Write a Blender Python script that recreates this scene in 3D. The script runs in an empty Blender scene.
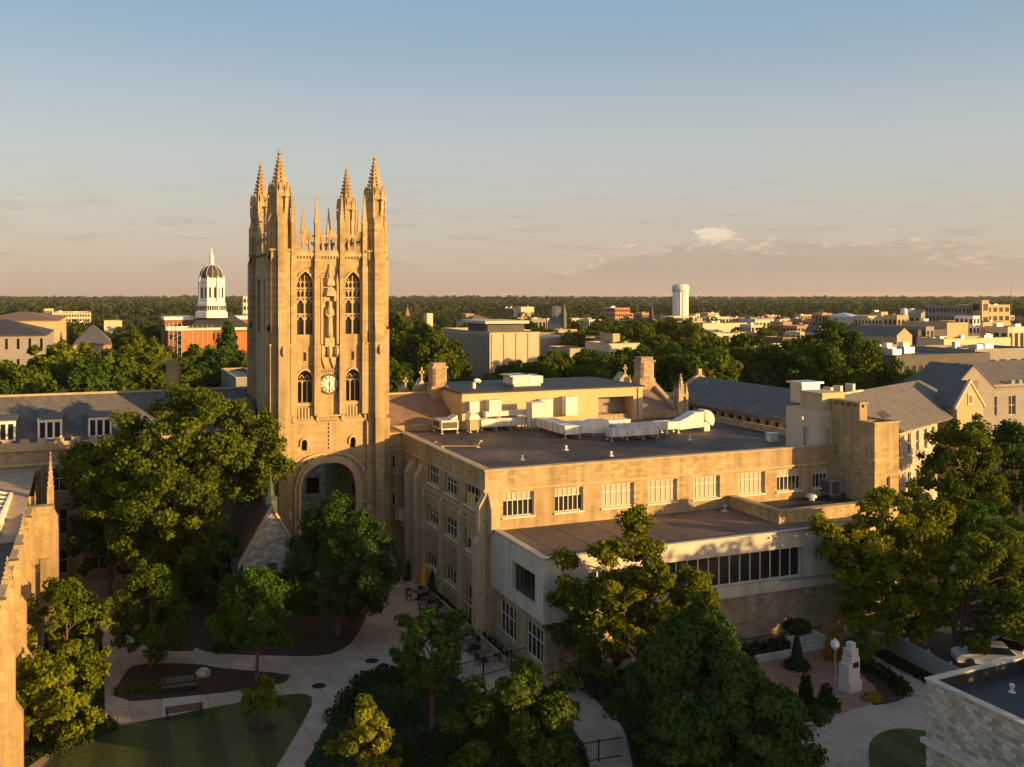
import bpy, bmesh, math, random
import numpy as np
from mathutils import Vector
rnd = random.Random(7)
S = bpy.context.scene
COL = S.collection
R = math.radians

# ------------------------------------------------------------------ camera
F, CX, HY, TH, H = 980.0, 512.0, 295.0, R(22.7), 27.0
RX, RY = math.cos(TH), -math.sin(TH)
FX, FY = math.sin(TH), math.cos(TH)
CAMX, CAMY = -27.758, -71.854
cd = bpy.data.cameras.new('camera')
cam = bpy.data.objects.new('camera', cd)
COL.objects.link(cam)
cam.location = (CAMX, CAMY, H)
cam.rotation_euler = (R(90), 0, -TH)
cd.sensor_width = 36.0
cd.lens = F / 1024 * 36.0
cd.shift_y = -(383.5 - HY) / 1024
cd.clip_end = 40000
cd.clip_start = 0.5
S.camera = cam

# ------------------------------------------------------------------ light
SUN_EL = R(8.2)
SU, SV = 0.70, -0.714                      # towards the sun, in plan
W = bpy.data.worlds.new('World')
S.world = W
W.use_nodes = True
wn, wl = W.node_tree.nodes, W.node_tree.links
wn.clear()
def WN(t, **k):
    n = wn.new(t)
    for a, b in k.items():
        setattr(n, a, b)
    return n
def wmath(op, a, b=None, c=None):
    n = WN('ShaderNodeMath', operation=op)
    for i, v in enumerate((a, b, c)):
        if v is None: continue
        if isinstance(v, (int, float)): n.inputs[i].default_value = v
        else: wl.new(v, n.inputs[i])
    return n.outputs[0]
def wmap(v, a, b, c=0.0, d=1.0, smooth=True):
    n = WN('ShaderNodeMapRange', interpolation_type='SMOOTHSTEP' if smooth else 'LINEAR')
    wl.new(v, n.inputs[0])
    for i, x in enumerate((a, b, c, d)): n.inputs[i + 1].default_value = x
    return n.outputs[0]
def wmix(f, a, b):
    n = WN('ShaderNodeMix', data_type='RGBA')
    for i, v in ((0, f), (6, a), (7, b)):
        if isinstance(v, (int, float)): n.inputs[i].default_value = v
        elif isinstance(v, tuple): n.inputs[i].default_value = (*v, 1)
        else: wl.new(v, n.inputs[i])
    return n.outputs[2]
sky = WN('ShaderNodeTexSky', sky_type='NISHITA')
sky.sun_disc = False
sky.sun_elevation = SUN_EL
sky.sun_rotation = math.atan2(SU, SV)
sky.altitude = 200
sky.air_density = 1.0
sky.dust_density = 2.0
sky.ozone_density = 1.5
tc = WN('ShaderNodeTexCoord')
sx = WN('ShaderNodeSeparateXYZ'); wl.new(tc.outputs['Generated'], sx.inputs[0])
dX, dY, dZ = sx.outputs
elev = wmath('ARCSINE', dZ)
az = wmath('ARCTAN2', wmath('ADD', wmath('MULTIPLY', dX, RX), wmath('MULTIPLY', dY, RY)),
           wmath('ADD', wmath('MULTIPLY', dX, FX), wmath('MULTIPLY', dY, FY)))
# dusty evening air: a warm band low in the sky opposite the sun, slate blue above
HZ = 3.6
low = wmap(elev, R(0), R(15), 1, 0)
warm = wmix(wmap(elev, R(0), R(4.0)), (0.53, 0.378, 0.285), (0.50, 0.405, 0.338))
warm = wmix(wmap(elev, R(2.5), R(9)), warm, (0.44, 0.44, 0.415))
warm = wmix(wmap(elev, R(7), R(17)), warm, (0.225, 0.335, 0.44))
warm = wmix(wmap(elev, R(17), R(60)), warm, (0.13, 0.205, 0.31))
sundot = wmath('ADD', wmath('MULTIPLY', dX, SU), wmath('MULTIPLY', dY, SV))
glow = wmath('MULTIPLY', wmap(sundot, 0.35, 1.0), wmap(elev, R(2), R(40), 1, 0))
warm = wmix(glow, warm, (1.9, 1.05, 0.50))
cmb = WN('ShaderNodeCombineXYZ'); wl.new(az, cmb.inputs[0]); wl.new(wmath('MULTIPLY', elev, 3.2), cmb.inputs[1])
nz = WN('ShaderNodeTexNoise', noise_dimensions='3D'); wl.new(cmb.outputs[0], nz.inputs['Vector'])
nz.inputs['Scale'].default_value = 17; nz.inputs['Detail'].default_value = 9; nz.inputs['Roughness'].default_value = 0.62
nz2 = WN('ShaderNodeTexNoise'); wl.new(cmb.outputs[0], nz2.inputs['Vector'])
nz2.inputs['Scale'].default_value = 60; nz2.inputs['Detail'].default_value = 6; nz2.inputs['Roughness'].default_value = 0.6
# a long low bank of cumulus
env = wmath('MULTIPLY', wmap(az, R(-5), R(10)), wmap(az, R(17), R(30), 1, 0.62))
topline = wmath('ADD', wmath('MULTIPLY', env, R(3.2)), wmath('MULTIPLY', wmath('SUBTRACT', nz.outputs[0], 0.5), R(4.5)))
bank = wmap(wmath('SUBTRACT', topline, elev), R(-0.12), R(0.35))
bank = wmath('MULTIPLY', bank, wmap(elev, R(0.5), R(1.7)))
rim = wmath('MULTIPLY', bank, wmap(wmath('SUBTRACT', topline, elev), R(0.0), R(0.9), 1, 0))
rim = wmath('MULTIPLY', rim, wmap(nz2.outputs[0], 0.4, 0.7))
# thin streaks
cmb3 = WN('ShaderNodeCombineXYZ'); wl.new(az, cmb3.inputs[0]); wl.new(wmath('MULTIPLY', elev, 9.0), cmb3.inputs[1])
nz3 = WN('ShaderNodeTexNoise'); wl.new(cmb3.outputs[0], nz3.inputs['Vector'])
nz3.inputs['Scale'].default_value = 13; nz3.inputs['Detail'].default_value = 7; nz3.inputs['Roughness'].default_value = 0.55
streak = wmath('MULTIPLY', wmap(nz3.outputs[0], 0.50, 0.66), wmath('MULTIPLY', wmap(elev, R(0.6), R(2)), wmap(elev, R(3.5), R(8.5), 1, 0)))
skyc = wmix(wmath('MULTIPLY', streak, 0.42), warm, (0.38, 0.29, 0.25))
pr = wmath('ADD', wmath('POWER', wmath('MULTIPLY', wmath('SUBTRACT', az, 0.204), 46.0), 2.0), wmath('POWER', wmath('MULTIPLY', wmath('SUBTRACT', elev, 0.060), 125.0), 2.0))
puff = wmap(wmath('ADD', pr, wmath('MULTIPLY', wmath('SUBTRACT', nz2.outputs[0], 0.5), 5.0)), 0.1, 1.3, 1, 0)
skyc = wmix(wmath('MULTIPLY', bank, 0.55), skyc, (0.40, 0.30, 0.255))
skyc = wmix(wmath('MULTIPLY', rim, 0.95), skyc, (0.80, 0.58, 0.42))
skyc = wmix(wmath('MULTIPLY', puff, 0.7), skyc, (0.92, 0.70, 0.53))
sc10 = WN('ShaderNodeVectorMath', operation='SCALE'); wl.new(skyc, sc10.inputs[0]); sc10.inputs['Scale'].default_value = HZ
fin = wmix(0.85, sky.outputs[0], sc10.outputs[0])
bg = WN('ShaderNodeBackground'); wl.new(fin, bg.inputs[0]); bg.inputs[1].default_value = 0.15
wo = WN('ShaderNodeOutputWorld'); wl.new(bg.outputs[0], wo.inputs[0])

sd = bpy.data.lights.new('sun', 'SUN')
sun = bpy.data.objects.new('sun', sd)
COL.objects.link(sun)
sd.energy = 4.5
sd.angle = R(0.6)
sd.color = (1.0, 0.61, 0.22)
sun.rotation_euler = Vector((SU * math.cos(SUN_EL), SV * math.cos(SUN_EL), math.sin(SUN_EL))).to_track_quat('Z', 'Y').to_euler()

S.view_settings.view_transform = 'Standard'
S.view_settings.look = 'None'
S.view_settings.exposure = 1.12
S.view_settings.gamma = 1.0
S.cycles.max_bounces = 5
S.cycles.diffuse_bounces = 3
S.cycles.glossy_bounces = 2
S.cycles.transparent_max_bounces = 4
S.cycles.use_denoising = True

# ------------------------------------------------------------------ survey helpers (photo sight lines to world points)
def ray(px, py):
    a, b = (px - CX) / F, -(py - HY) / F
    return a * RX + FX, a * RY + FY, b
def g(px, py, z=0.0):
    d = ray(px, py); t = (z - H) / d[2]
    return CAMX + t * d[0], CAMY + t * d[1]
def at(px, py, D):
    d = ray(px, py)
    return CAMX + D * d[0], CAMY + D * d[1], H + D * d[2]
def on_y(px, py, y):
    d = ray(px, py); t = (y - CAMY) / d[1]
    return CAMX + t * d[0], y, H + t * d[2]
def on_x(px, py, x):
    d = ray(px, py); t = (x - CAMX) / d[0]
    return x, CAMY + t * d[1], H + t * d[2]

# ------------------------------------------------------------------ materials
def mat(name, col, rough=0.85, var=0.12, scale=1.5, brick=None, metal=0.0, spec=0.25, bump=0.0, stain=0.0, col2=None, bands=None):
    m = bpy.data.materials.new(name); m.use_nodes = True
    n, l = m.node_tree.nodes, m.node_tree.links
    b = n['Principled BSDF']
    b.inputs['Roughness'].default_value = rough
    b.inputs['Metallic'].default_value = metal
    b.inputs['Specular IOR Level'].default_value = spec
    geo = n.new('ShaderNodeNewGeometry')
    no = n.new('ShaderNodeTexNoise'); l.new(geo.outputs['Position'], no.inputs['Vector'])
    no.inputs['Scale'].default_value = scale; no.inputs['Detail'].default_value = 6; no.inputs['Roughness'].default_value = 0.6
    mr = n.new('ShaderNodeMapRange'); l.new(no.outputs[0], mr.inputs[0])
    mr.inputs[1].default_value = 0.25; mr.inputs[2].default_value = 0.75
    mr.inputs[3].default_value = 1 - var; mr.inputs[4].default_value = 1 + var
    cur = None
    if brick:
        sp = n.new('ShaderNodeSeparateXYZ'); l.new(geo.outputs['Position'], sp.inputs[0])
        ad = n.new('ShaderNodeMath'); ad.operation = 'ADD'; l.new(sp.outputs[0], ad.inputs[0]); l.new(sp.outputs[1], ad.inputs[1])
        cb = n.new('ShaderNodeCombineXYZ'); l.new(ad.outputs[0], cb.inputs[0]); l.new(sp.outputs[2], cb.inputs[1])
        bt = n.new('ShaderNodeTexBrick'); l.new(cb.outputs[0], bt.inputs['Vector'])
        bw, bh, dv, mo = brick
        bt.inputs['Scale'].default_value = 1.0
        bt.inputs['Brick Width'].default_value = bw; bt.inputs['Row Height'].default_value = bh
        bt.inputs['Mortar Size'].default_value = bh * 0.05; bt.inputs['Mortar Smooth'].default_value = 0.3
        bt.inputs['Color1'].default_value = (*[c * (1 - dv) for c in col], 1)
        bt.inputs['Color2'].default_value = (*[min(1, c * (1 + dv)) for c in col], 1)
        bt.inputs['Mortar'].default_value = (*[c * mo for c in col], 1)
        cur = bt.outputs['Color']
    else:
        rgb = n.new('ShaderNodeRGB'); rgb.outputs[0].default_value = (*col, 1); cur = rgb.outputs[0]
    if col2:
        n2 = n.new('ShaderNodeTexNoise'); l.new(geo.outputs['Position'], n2.inputs['Vector'])
        n2.inputs['Scale'].default_value = scale * 0.23; n2.inputs['Detail'].default_value = 5
        m2 = n.new('ShaderNodeMapRange'); l.new(n2.outputs[0], m2.inputs[0]); m2.inputs[1].default_value = 0.42; m2.inputs[2].default_value = 0.62
        mx = n.new('ShaderNodeMix'); mx.data_type = 'RGBA'; l.new(m2.outputs[0], mx.inputs[0]); l.new(cur, mx.inputs[6]); mx.inputs[7].default_value = (*col2, 1)
        cur = mx.outputs[2]
    if bands:                                   # mown stripes
        sp = n.new('ShaderNodeSeparateXYZ'); l.new(geo.outputs['Position'], sp.inputs[0])
        ma = n.new('ShaderNodeMath'); ma.operation = 'MULTIPLY'; l.new(sp.outputs[0], ma.inputs[0]); ma.inputs[1].default_value = bands
        si = n.new('ShaderNodeMath'); si.operation = 'SINE'; l.new(ma.outputs[0], si.inputs[0])
        mb_ = n.new('ShaderNodeMapRange'); l.new(si.outputs[0], mb_.inputs[0]); mb_.inputs[1].default_value = -0.4; mb_.inputs[2].default_value = 0.4; mb_.inputs[3].default_value = 0.78; mb_.inputs[4].default_value = 1.15
        vm0 = n.new('ShaderNodeVectorMath'); vm0.operation = 'SCALE'; l.new(cur, vm0.inputs[0]); l.new(mb_.outputs[0], vm0.inputs['Scale'])
        cur = vm0.outputs[0]
    vm = n.new('ShaderNodeVectorMath'); vm.operation = 'SCALE'; l.new(cur, vm.inputs[0]); l.new(mr.outputs[0], vm.inputs['Scale'])
    cur = vm.outputs[0]
    if stain:                                   # rain streaks and weathering
        mp = n.new('ShaderNodeMapping'); l.new(geo.outputs['Position'], mp.inputs[0]); mp.inputs['Scale'].default_value = (1.3, 1.3, 0.12)
        n3 = n.new('ShaderNodeTexNoise'); l.new(mp.outputs[0], n3.inputs['Vector']); n3.inputs['Scale'].default_value = 1.1; n3.inputs['Detail'].default_value = 8
        m3 = n.new('ShaderNodeMapRange'); l.new(n3.outputs[0], m3.inputs[0]); m3.inputs[1].default_value = 0.45; m3.inputs[2].default_value = 0.75; m3.inputs[3].default_value = 1.0; m3.inputs[4].default_value = 1 - stain
        v3 = n.new('ShaderNodeVectorMath'); v3.operation = 'SCALE'; l.new(cur, v3.inputs[0]); l.new(m3.outputs[0], v3.inputs['Scale'])
        cur = v3.outputs[0]
    l.new(cur, b.inputs['Base Color'])
    if bump:
        bp = n.new('ShaderNodeBump'); bp.inputs['Strength'].default_value = bump; bp.inputs['Distance'].default_value = 0.05
        l.new(no.outputs[0], bp.inputs['Height']); l.new(bp.outputs[0], b.inputs['Normal'])
    return m

def leafmat(name, c1, c2, trans=0.35):
    m = bpy.data.materials.new(name); m.use_nodes = True
    n, l = m.node_tree.nodes, m.node_tree.links
    n.clear()
    a = n.new('ShaderNodeAttribute'); a.attribute_name = 'tint'
    oi = n.new('ShaderNodeObjectInfo')
    ad = n.new('ShaderNodeMath'); ad.operation = 'MULTIPLY_ADD'; l.new(oi.outputs['Random'], ad.inputs[0]); ad.inputs[1].default_value = 0.5; l.new(a.outputs['Fac'], ad.inputs[2])
    sb = n.new('ShaderNodeMath'); sb.operation = 'SUBTRACT'; sb.use_clamp = True; l.new(ad.outputs[0], sb.inputs[0]); sb.inputs[1].default_value = 0.25
    mx = n.new('ShaderNodeMix'); mx.data_type = 'RGBA'; l.new(sb.outputs[0], mx.inputs[0])
    mx.inputs[6].default_value = (*c1, 1); mx.inputs[7].default_value = (*c2, 1)
    d = n.new('ShaderNodeBsdfDiffuse'); t = n.new('ShaderNodeBsdfTranslucent')
    l.new(mx.outputs[2], d.inputs[0]); l.new(mx.outputs[2], t.inputs[0])
    ms = n.new('ShaderNodeMixShader'); ms.inputs[0].default_value = trans
    l.new(d.outputs[0], ms.inputs[1]); l.new(t.outputs[0], ms.inputs[2])
    o = n.new('ShaderNodeOutputMaterial'); l.new(ms.outputs[0], o.inputs[0])
    return m

M = {}
M['stone'] = mat('pale limestone', (0.43, 0.315, 0.165), brick=(0.62, 0.27, 0.2, 0.62), var=0.2, scale=0.5, stain=0.42, col2=(0.36, 0.265, 0.145), bump=0.25)
M['trim'] = mat('dressed limestone', (0.46, 0.355, 0.21), var=0.18, scale=1.2, stain=0.25)
M['rubble'] = mat('coursed rubble stone', (0.36, 0.27, 0.17), brick=(0.6, 0.26, 0.22, 0.75), var=0.2, scale=1.0, stain=0.2, bump=0.3)
M['rubblegray'] = mat('grey split stone', (0.44, 0.375, 0.30), brick=(0.52, 0.23, 0.32, 0.65), var=0.28, scale=2.2, bump=0.4)
M['render'] = mat('cream render', (0.52, 0.41, 0.23), var=0.06, scale=0.5, stain=0.12)
M['white'] = mat('white painted metal', (0.74, 0.70, 0.64), rough=0.55, var=0.12, scale=1.6, stain=0.4)
M['paintwhite'] = mat('white paint', (0.80, 0.76, 0.68), rough=0.55, var=0.05)
M['annex'] = mat('pale painted concrete', (0.56, 0.50, 0.41), var=0.09, scale=0.6, stain=0.3)
M['membrane'] = mat('dark roof membrane', (0.055, 0.040, 0.036), rough=0.6, var=0.4, scale=0.5, col2=(0.145, 0.10, 0.082), spec=0.15)
M['gravel'] = mat('brown gravel roof', (0.16, 0.11, 0.088), rough=0.8, var=0.25, scale=0.6, col2=(0.10, 0.072, 0.06))
M['tangravel'] = mat('tan gravel roof', (0.40, 0.30, 0.21), rough=0.9, var=0.15, scale=0.6)
M['blackroof'] = mat('black roof membrane', (0.03, 0.033, 0.04), rough=0.6, var=0.3, scale=0.5)
M['slate'] = mat('grey slate', (0.135, 0.128, 0.125), brick=(0.5, 0.22, 0.14, 0.7), var=0.14, scale=0.8, rough=0.7, stain=0.2)
M['slatebrown'] = mat('brown roof slate', (0.25, 0.165, 0.11), brick=(0.5, 0.22, 0.15, 0.75), var=0.15, scale=0.8, stain=0.2)
M['cliproof'] = mat('red brown tiles', (0.14, 0.075, 0.05), brick=(0.4, 0.2, 0.2, 0.7), var=0.2)
M['darkroof'] = mat('charcoal shingle', (0.06, 0.06, 0.065), rough=0.8, var=0.2)
M['copper'] = mat('weathered copper', (0.045, 0.065, 0.052), rough=0.6, var=0.3, scale=3)
M['glass'] = mat('dark window glass', (0.018, 0.02, 0.022), rough=0.12, var=0.2, spec=0.5)
M['blind'] = mat('pale blind behind glass', (0.40, 0.37, 0.30), rough=0.3, var=0.15, scale=2, spec=0.5)
M['amberblind'] = mat('yellow blind behind glass', (0.62, 0.42, 0.10), rough=0.3, var=0.08)
M['frame'] = mat('cream window frame', (0.62, 0.57, 0.46), rough=0.6, var=0.05)
M['darkframe'] = mat('bronze window frame', (0.10, 0.085, 0.07), rough=0.5, var=0.1)
M['metal'] = mat('galvanised steel', (0.42, 0.42, 0.42), rough=0.4, metal=0.6, var=0.12)
M['iron'] = mat('black iron', (0.018, 0.018, 0.02), rough=0.5, var=0.1)
M['bark'] = mat('tree bark', (0.10, 0.075, 0.055), var=0.3, scale=5)
M['concrete'] = mat('pale path concrete', (0.45, 0.335, 0.250), var=0.16, scale=0.8, brick=None, col2=(0.36, 0.265, 0.20), bump=0.1)
M['joint'] = mat('darker path joint', (0.24, 0.20, 0.175), var=0.1)
M['paver'] = mat('light paver', (0.46, 0.40, 0.35), var=0.08)
M['lawn'] = mat('mown lawn', (0.062, 0.072, 0.018), var=0.4, scale=3.0, bands=2.1, bump=0.6, rough=0.95)
M['mulch'] = mat('bark mulch', (0.050, 0.031, 0.022), var=0.4, scale=4.0, bump=0.6)
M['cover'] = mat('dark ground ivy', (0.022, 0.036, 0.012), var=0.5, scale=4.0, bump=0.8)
M['brickpave'] = mat('red brick paving', (0.33, 0.17, 0.11), brick=(0.4, 0.2, 0.15, 0.8), var=0.22, scale=0.8)
M['land'] = mat('far ground', (0.050, 0.062, 0.026), var=0.35, scale=0.05, col2=(0.085, 0.08, 0.05))
M['asphalt'] = mat('asphalt', (0.055, 0.053, 0.052), var=0.2, scale=0.8)
M['redbrick'] = mat('red brick', (0.25, 0.105, 0.062), brick=(0.45, 0.16, 0.14, 0.9), var=0.12)
M['orangesheet'] = mat('orange debris netting', (0.50, 0.17, 0.05), var=0.2, scale=0.5)
M['tan'] = mat('tan masonry', (0.46, 0.34, 0.20), var=0.1, scale=0.4)
M['creamwall'] = mat('cream masonry', (0.58, 0.49, 0.35), var=0.08, scale=0.3)
M['graywall'] = mat('grey masonry', (0.26, 0.24, 0.23), var=0.1, scale=0.4, brick=(1.2, 0.5, 0.06, 0.9))
M['darkwall'] = mat('dark cladding', (0.10, 0.095, 0.095), var=0.15, scale=0.3)
M['conc2'] = mat('ribbed precast concrete', (0.50, 0.41, 0.29), var=0.07, scale=0.3)
M['pinkroof'] = mat('weathered flat roof', (0.30, 0.27, 0.25), var=0.2, scale=0.2)
M['greenroof'] = mat('green metal roof', (0.13, 0.19, 0.16), rough=0.5, var=0.1)
M['terracotta'] = mat('orange brick', (0.40, 0.21, 0.125), var=0.14, scale=0.4)
M['yellowcloth'] = mat('yellow canvas', (0.75, 0.42, 0.02), var=0.06)
M['blackcloth'] = mat('black canvas', (0.015, 0.015, 0.018), var=0.1)
M['carwhite'] = mat('white car paint', (0.72, 0.72, 0.70), rough=0.25, var=0.03, spec=0.5)
M['carred'] = mat('dark car paint', (0.05, 0.05, 0.06), rough=0.25, var=0.03, spec=0.5)
M['rubber'] = mat('tyre rubber', (0.02, 0.02, 0.02), var=0.1)
M['globe'] = mat('lamp globe', (0.72, 0.70, 0.64), rough=0.3, var=0.02)
M['monument'] = mat('white monument stone', (0.62, 0.58, 0.52), var=0.08)
M['fencewhite'] = mat('pale board fence', (0.40, 0.385, 0.37), var=0.06, brick=(0.18, 4.0, 0.05, 0.75))
M['clockface'] = mat('clock face', (0.78, 0.74, 0.62), rough=0.5, var=0.03)
M['leaf_oak'] = leafmat('oak leaves', (0.042, 0.074, 0.010), (0.130, 0.165, 0.018))
M['leaf_dark'] = leafmat('dark maple leaves', (0.030, 0.066, 0.014), (0.078, 0.130, 0.024))
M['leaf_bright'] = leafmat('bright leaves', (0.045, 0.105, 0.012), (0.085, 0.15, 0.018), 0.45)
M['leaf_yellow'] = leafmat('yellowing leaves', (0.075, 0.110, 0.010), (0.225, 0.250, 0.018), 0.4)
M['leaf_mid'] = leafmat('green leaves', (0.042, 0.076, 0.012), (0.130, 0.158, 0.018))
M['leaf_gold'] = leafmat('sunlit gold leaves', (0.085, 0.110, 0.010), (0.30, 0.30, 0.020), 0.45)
M['leaf_far'] = leafmat('far foliage', (0.024, 0.042, 0.018), (0.072, 0.086, 0.026), 0.25)
M['leaf_orange'] = leafmat('orange shrub leaves', (0.30, 0.16, 0.015), (0.42, 0.22, 0.02), 0.3)
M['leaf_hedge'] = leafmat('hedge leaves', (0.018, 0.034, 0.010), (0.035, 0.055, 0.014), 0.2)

# ------------------------------------------------------------------ objects
def tag(o, label=None, cat=None, group=None, kind=None):
    if label: o['label'] = label
    if cat: o['category'] = cat
    if group: o['group'] = group
    if kind: o['kind'] = kind
    return o
def thing(name, label, cat, loc=(0, 0, 0), rz=0.0, group=None):
    o = bpy.data.objects.new(name, None)
    COL.objects.link(o)
    o.location = loc; o.rotation_euler = (0, 0, rz); o.empty_display_size = 0.3
    return tag(o, label, cat, group)
def wloc(o):
    v = Vector((0, 0, 0))
    while o is not None:
        v += o.location; o = o.parent
    return v
class MB:
    def __init__(s): s.v = []; s.f = []; s.m = []; s.marks = []
    def mark(s): s.marks.append((len(s.v), len(s.f)))
    def build_each(s, name, mats, parent):
        """one object per marked piece"""
        a = (0, 0)
        for m_ in s.marks + [(len(s.v), len(s.f))]:
            if m_[1] > a[1]:
                q = MB(); q.v = s.v[a[0]:m_[0]]; q.f = [tuple(i - a[0] for i in f) for f in s.f[a[1]:m_[1]]]; q.m = s.m[a[1]:m_[1]]
                q.build(name, mats, parent)
            a = m_
    def face(s, pts, m=0):
        i = len(s.v); s.v.extend([tuple(p) for p in pts]); s.f.append(tuple(range(i, i + len(pts)))); s.m.append(m); return s
    def box(s, x0, x1, y0, y1, z0, z1, m=0):
        i = len(s.v)
        s.v += [(x0, y0, z0), (x1, y0, z0), (x1, y1, z0), (x0, y1, z0), (x0, y0, z1), (x1, y0, z1), (x1, y1, z1), (x0, y1, z1)]
        for q in ((3, 2, 1, 0), (4, 5, 6, 7), (0, 1, 5, 4), (1, 2, 6, 5), (2, 3, 7, 6), (3, 0, 4, 7)):
            s.f.append(tuple(i + k for k in q)); s.m.append(m)
        return s
    def prism(s, poly, z0, z1, m=0, top=None):
        """vertical extrusion; z1 may be a list of heights"""
        n = len(poly); i = len(s.v)
        zz = z1 if isinstance(z1, (list, tuple)) else [z1] * n
        s.v += [(p[0], p[1], z0) for p in poly] + [(p[0], p[1], zz[k]) for k, p in enumerate(poly)]
        s.f.append(tuple(i + k for k in range(n - 1, -1, -1))); s.m.append(m)
        s.f.append(tuple(i + n + k for k in range(n))); s.m.append(m if top is None else top)
        for k in range(n):
            k2 = (k + 1) % n
            s.f.append((i + k, i + k2, i + n + k2, i + n + k)); s.m.append(m)
        return s
    def extrude(s, pts, vec, m=0):
        """any planar polygon pushed along vec"""
        n = len(pts); i = len(s.v)
        s.v += [tuple(p) for p in pts] + [(p[0] + vec[0], p[1] + vec[1], p[2] + vec[2]) for p in pts]
        s.f.append(tuple(i + k for k in range(n - 1, -1, -1))); s.f.append(tuple(i + n + k for k in range(n))); s.m += [m, m]
        for k in range(n):
            k2 = (k + 1) % n
            s.f.append((i + k, i + k2, i + n + k2, i + n + k)); s.m.append(m)
        return s
    def lathe(s, cx, cy, prof, n=8, m=0, ph=0.0):
        i = len(s.v)
        for r, z in prof:
            for k in range(n):
                a = ph + 2 * math.pi * k / n
                s.v.append((cx + r * math.cos(a), cy + r * math.sin(a), z))
        for j in range(len(prof) - 1):
            for k in range(n):
                k2 = (k + 1) % n
                s.f.append((i + j * n + k, i + j * n + k2, i + (j + 1) * n + k2, i + (j + 1) * n + k)); s.m.append(m)
        s.f.append(tuple(i + k for k in range(n - 1, -1, -1))); s.m.append(m)
        s.f.append(tuple(i + (len(prof) - 1) * n + k for k in range(n))); s.m.append(m)
        return s
    def tube(s, pts, rad, n=6, m=0):
        pts = [Vector(p) for p in pts]
        if not isinstance(rad, (list, tuple)): rad = [rad] * len(pts)
        i = len(s.v)
        for k, p in enumerate(pts):
            d = (pts[min(k + 1, len(pts) - 1)] - pts[max(k - 1, 0)]).normalized()
            u = d.cross(Vector((0.31, 0.17, 0.93)) if abs(d.z) < 0.9 else Vector((1, 0, 0))).normalized(); w = d.cross(u)
            for q in range(n):
                a = 2 * math.pi * q / n
                s.v.append(tuple(p + u * (rad[k] * math.cos(a)) + w * (rad[k] * math.sin(a))))
        for k in range(len(pts) - 1):
            for q in range(n):
                q2 = (q + 1) % n
                s.f.append((i + k * n + q, i + k * n + q2, i + (k + 1) * n + q2, i + (k + 1) * n + q)); s.m.append(m)
        s.f.append(tuple(i + q for q in range(n - 1, -1, -1))); s.f.append(tuple(i + (len(pts) - 1) * n + q for q in range(n))); s.m += [m, m]
        return s
    def build(s, name, mats, parent=None, local=False, smooth=False):
        me = bpy.data.meshes.new(name)
        me.from_pydata(s.v, [], s.f)
        if not isinstance(mats, (list, tuple)): mats = [mats]
        for x in mats: me.materials.append(M[x] if isinstance(x, str) else x)
        if len(mats) > 1: me.polygons.foreach_set('material_index', s.m)
        if smooth: me.polygons.foreach_set('use_smooth', [True] * len(s.f))
        if parent is not None and not local:
            w = wloc(parent)
            me.transform(__import__('mathutils').Matrix.Translation(-w))
        o = bpy.data.objects.new(name, me)
        COL.objects.link(o)
        o.parent = parent
        me.update()
        return o
def copy_tree(o, parent=None):
    c = o.copy(); COL.objects.link(c)
    if parent is not None: c.parent = parent
    for ch in list(o.children): copy_tree(ch, c)
    return c

def facade(mb, O, d, n, L, z0, z1, holes=(), depth=0.25, m=0):
    """a wall with true openings; holes are (s0, s1, z0, z1) along the wall"""
    P = lambda s, z, o=0.0: (O[0] + d[0] * s + n[0] * o, O[1] + d[1] * s + n[1] * o, z)
    xs = sorted({0, L, *[h[0] for h in holes], *[h[1] for h in holes]})
    zs = sorted({z0, z1, *[h[2] for h in holes], *[h[3] for h in holes]})
    for a, b in zip(xs, xs[1:]):
        for c, e in zip(zs, zs[1:]):
            mx, mz = (a + b) / 2, (c + e) / 2
            if any(h[0] < mx < h[1] and h[2] < mz < h[3] for h in holes): continue
            mb.face([P(a, c), P(b, c), P(b, e), P(a, e)], m)
    for a, b, c, e in holes:
        mb.face([P(a, c), P(a, c, -depth), P(a, e, -depth), P(a, e)], m)
        mb.face([P(b, c), P(b, e), P(b, e, -depth), P(b, c, -depth)], m)
        mb.face([P(a, c), P(b, c), P(b, c, -depth), P(a, c, -depth)], m)
        mb.face([P(a, e), P(a, e, -depth), P(b, e, -depth), P(b, e)], m)

def obox(mb, O, d, n, s0, s1, o0, o1, z0, z1, m=0):
    """box in wall coordinates: along, outward, up"""
    P = lambda s, o: (O[0] + d[0] * s + n[0] * o, O[1] + d[1] * s + n[1] * o)
    mb.prism([P(s0, o0), P(s1, o0), P(s1, o1), P(s0, o1)], z0, z1, m)

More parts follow.
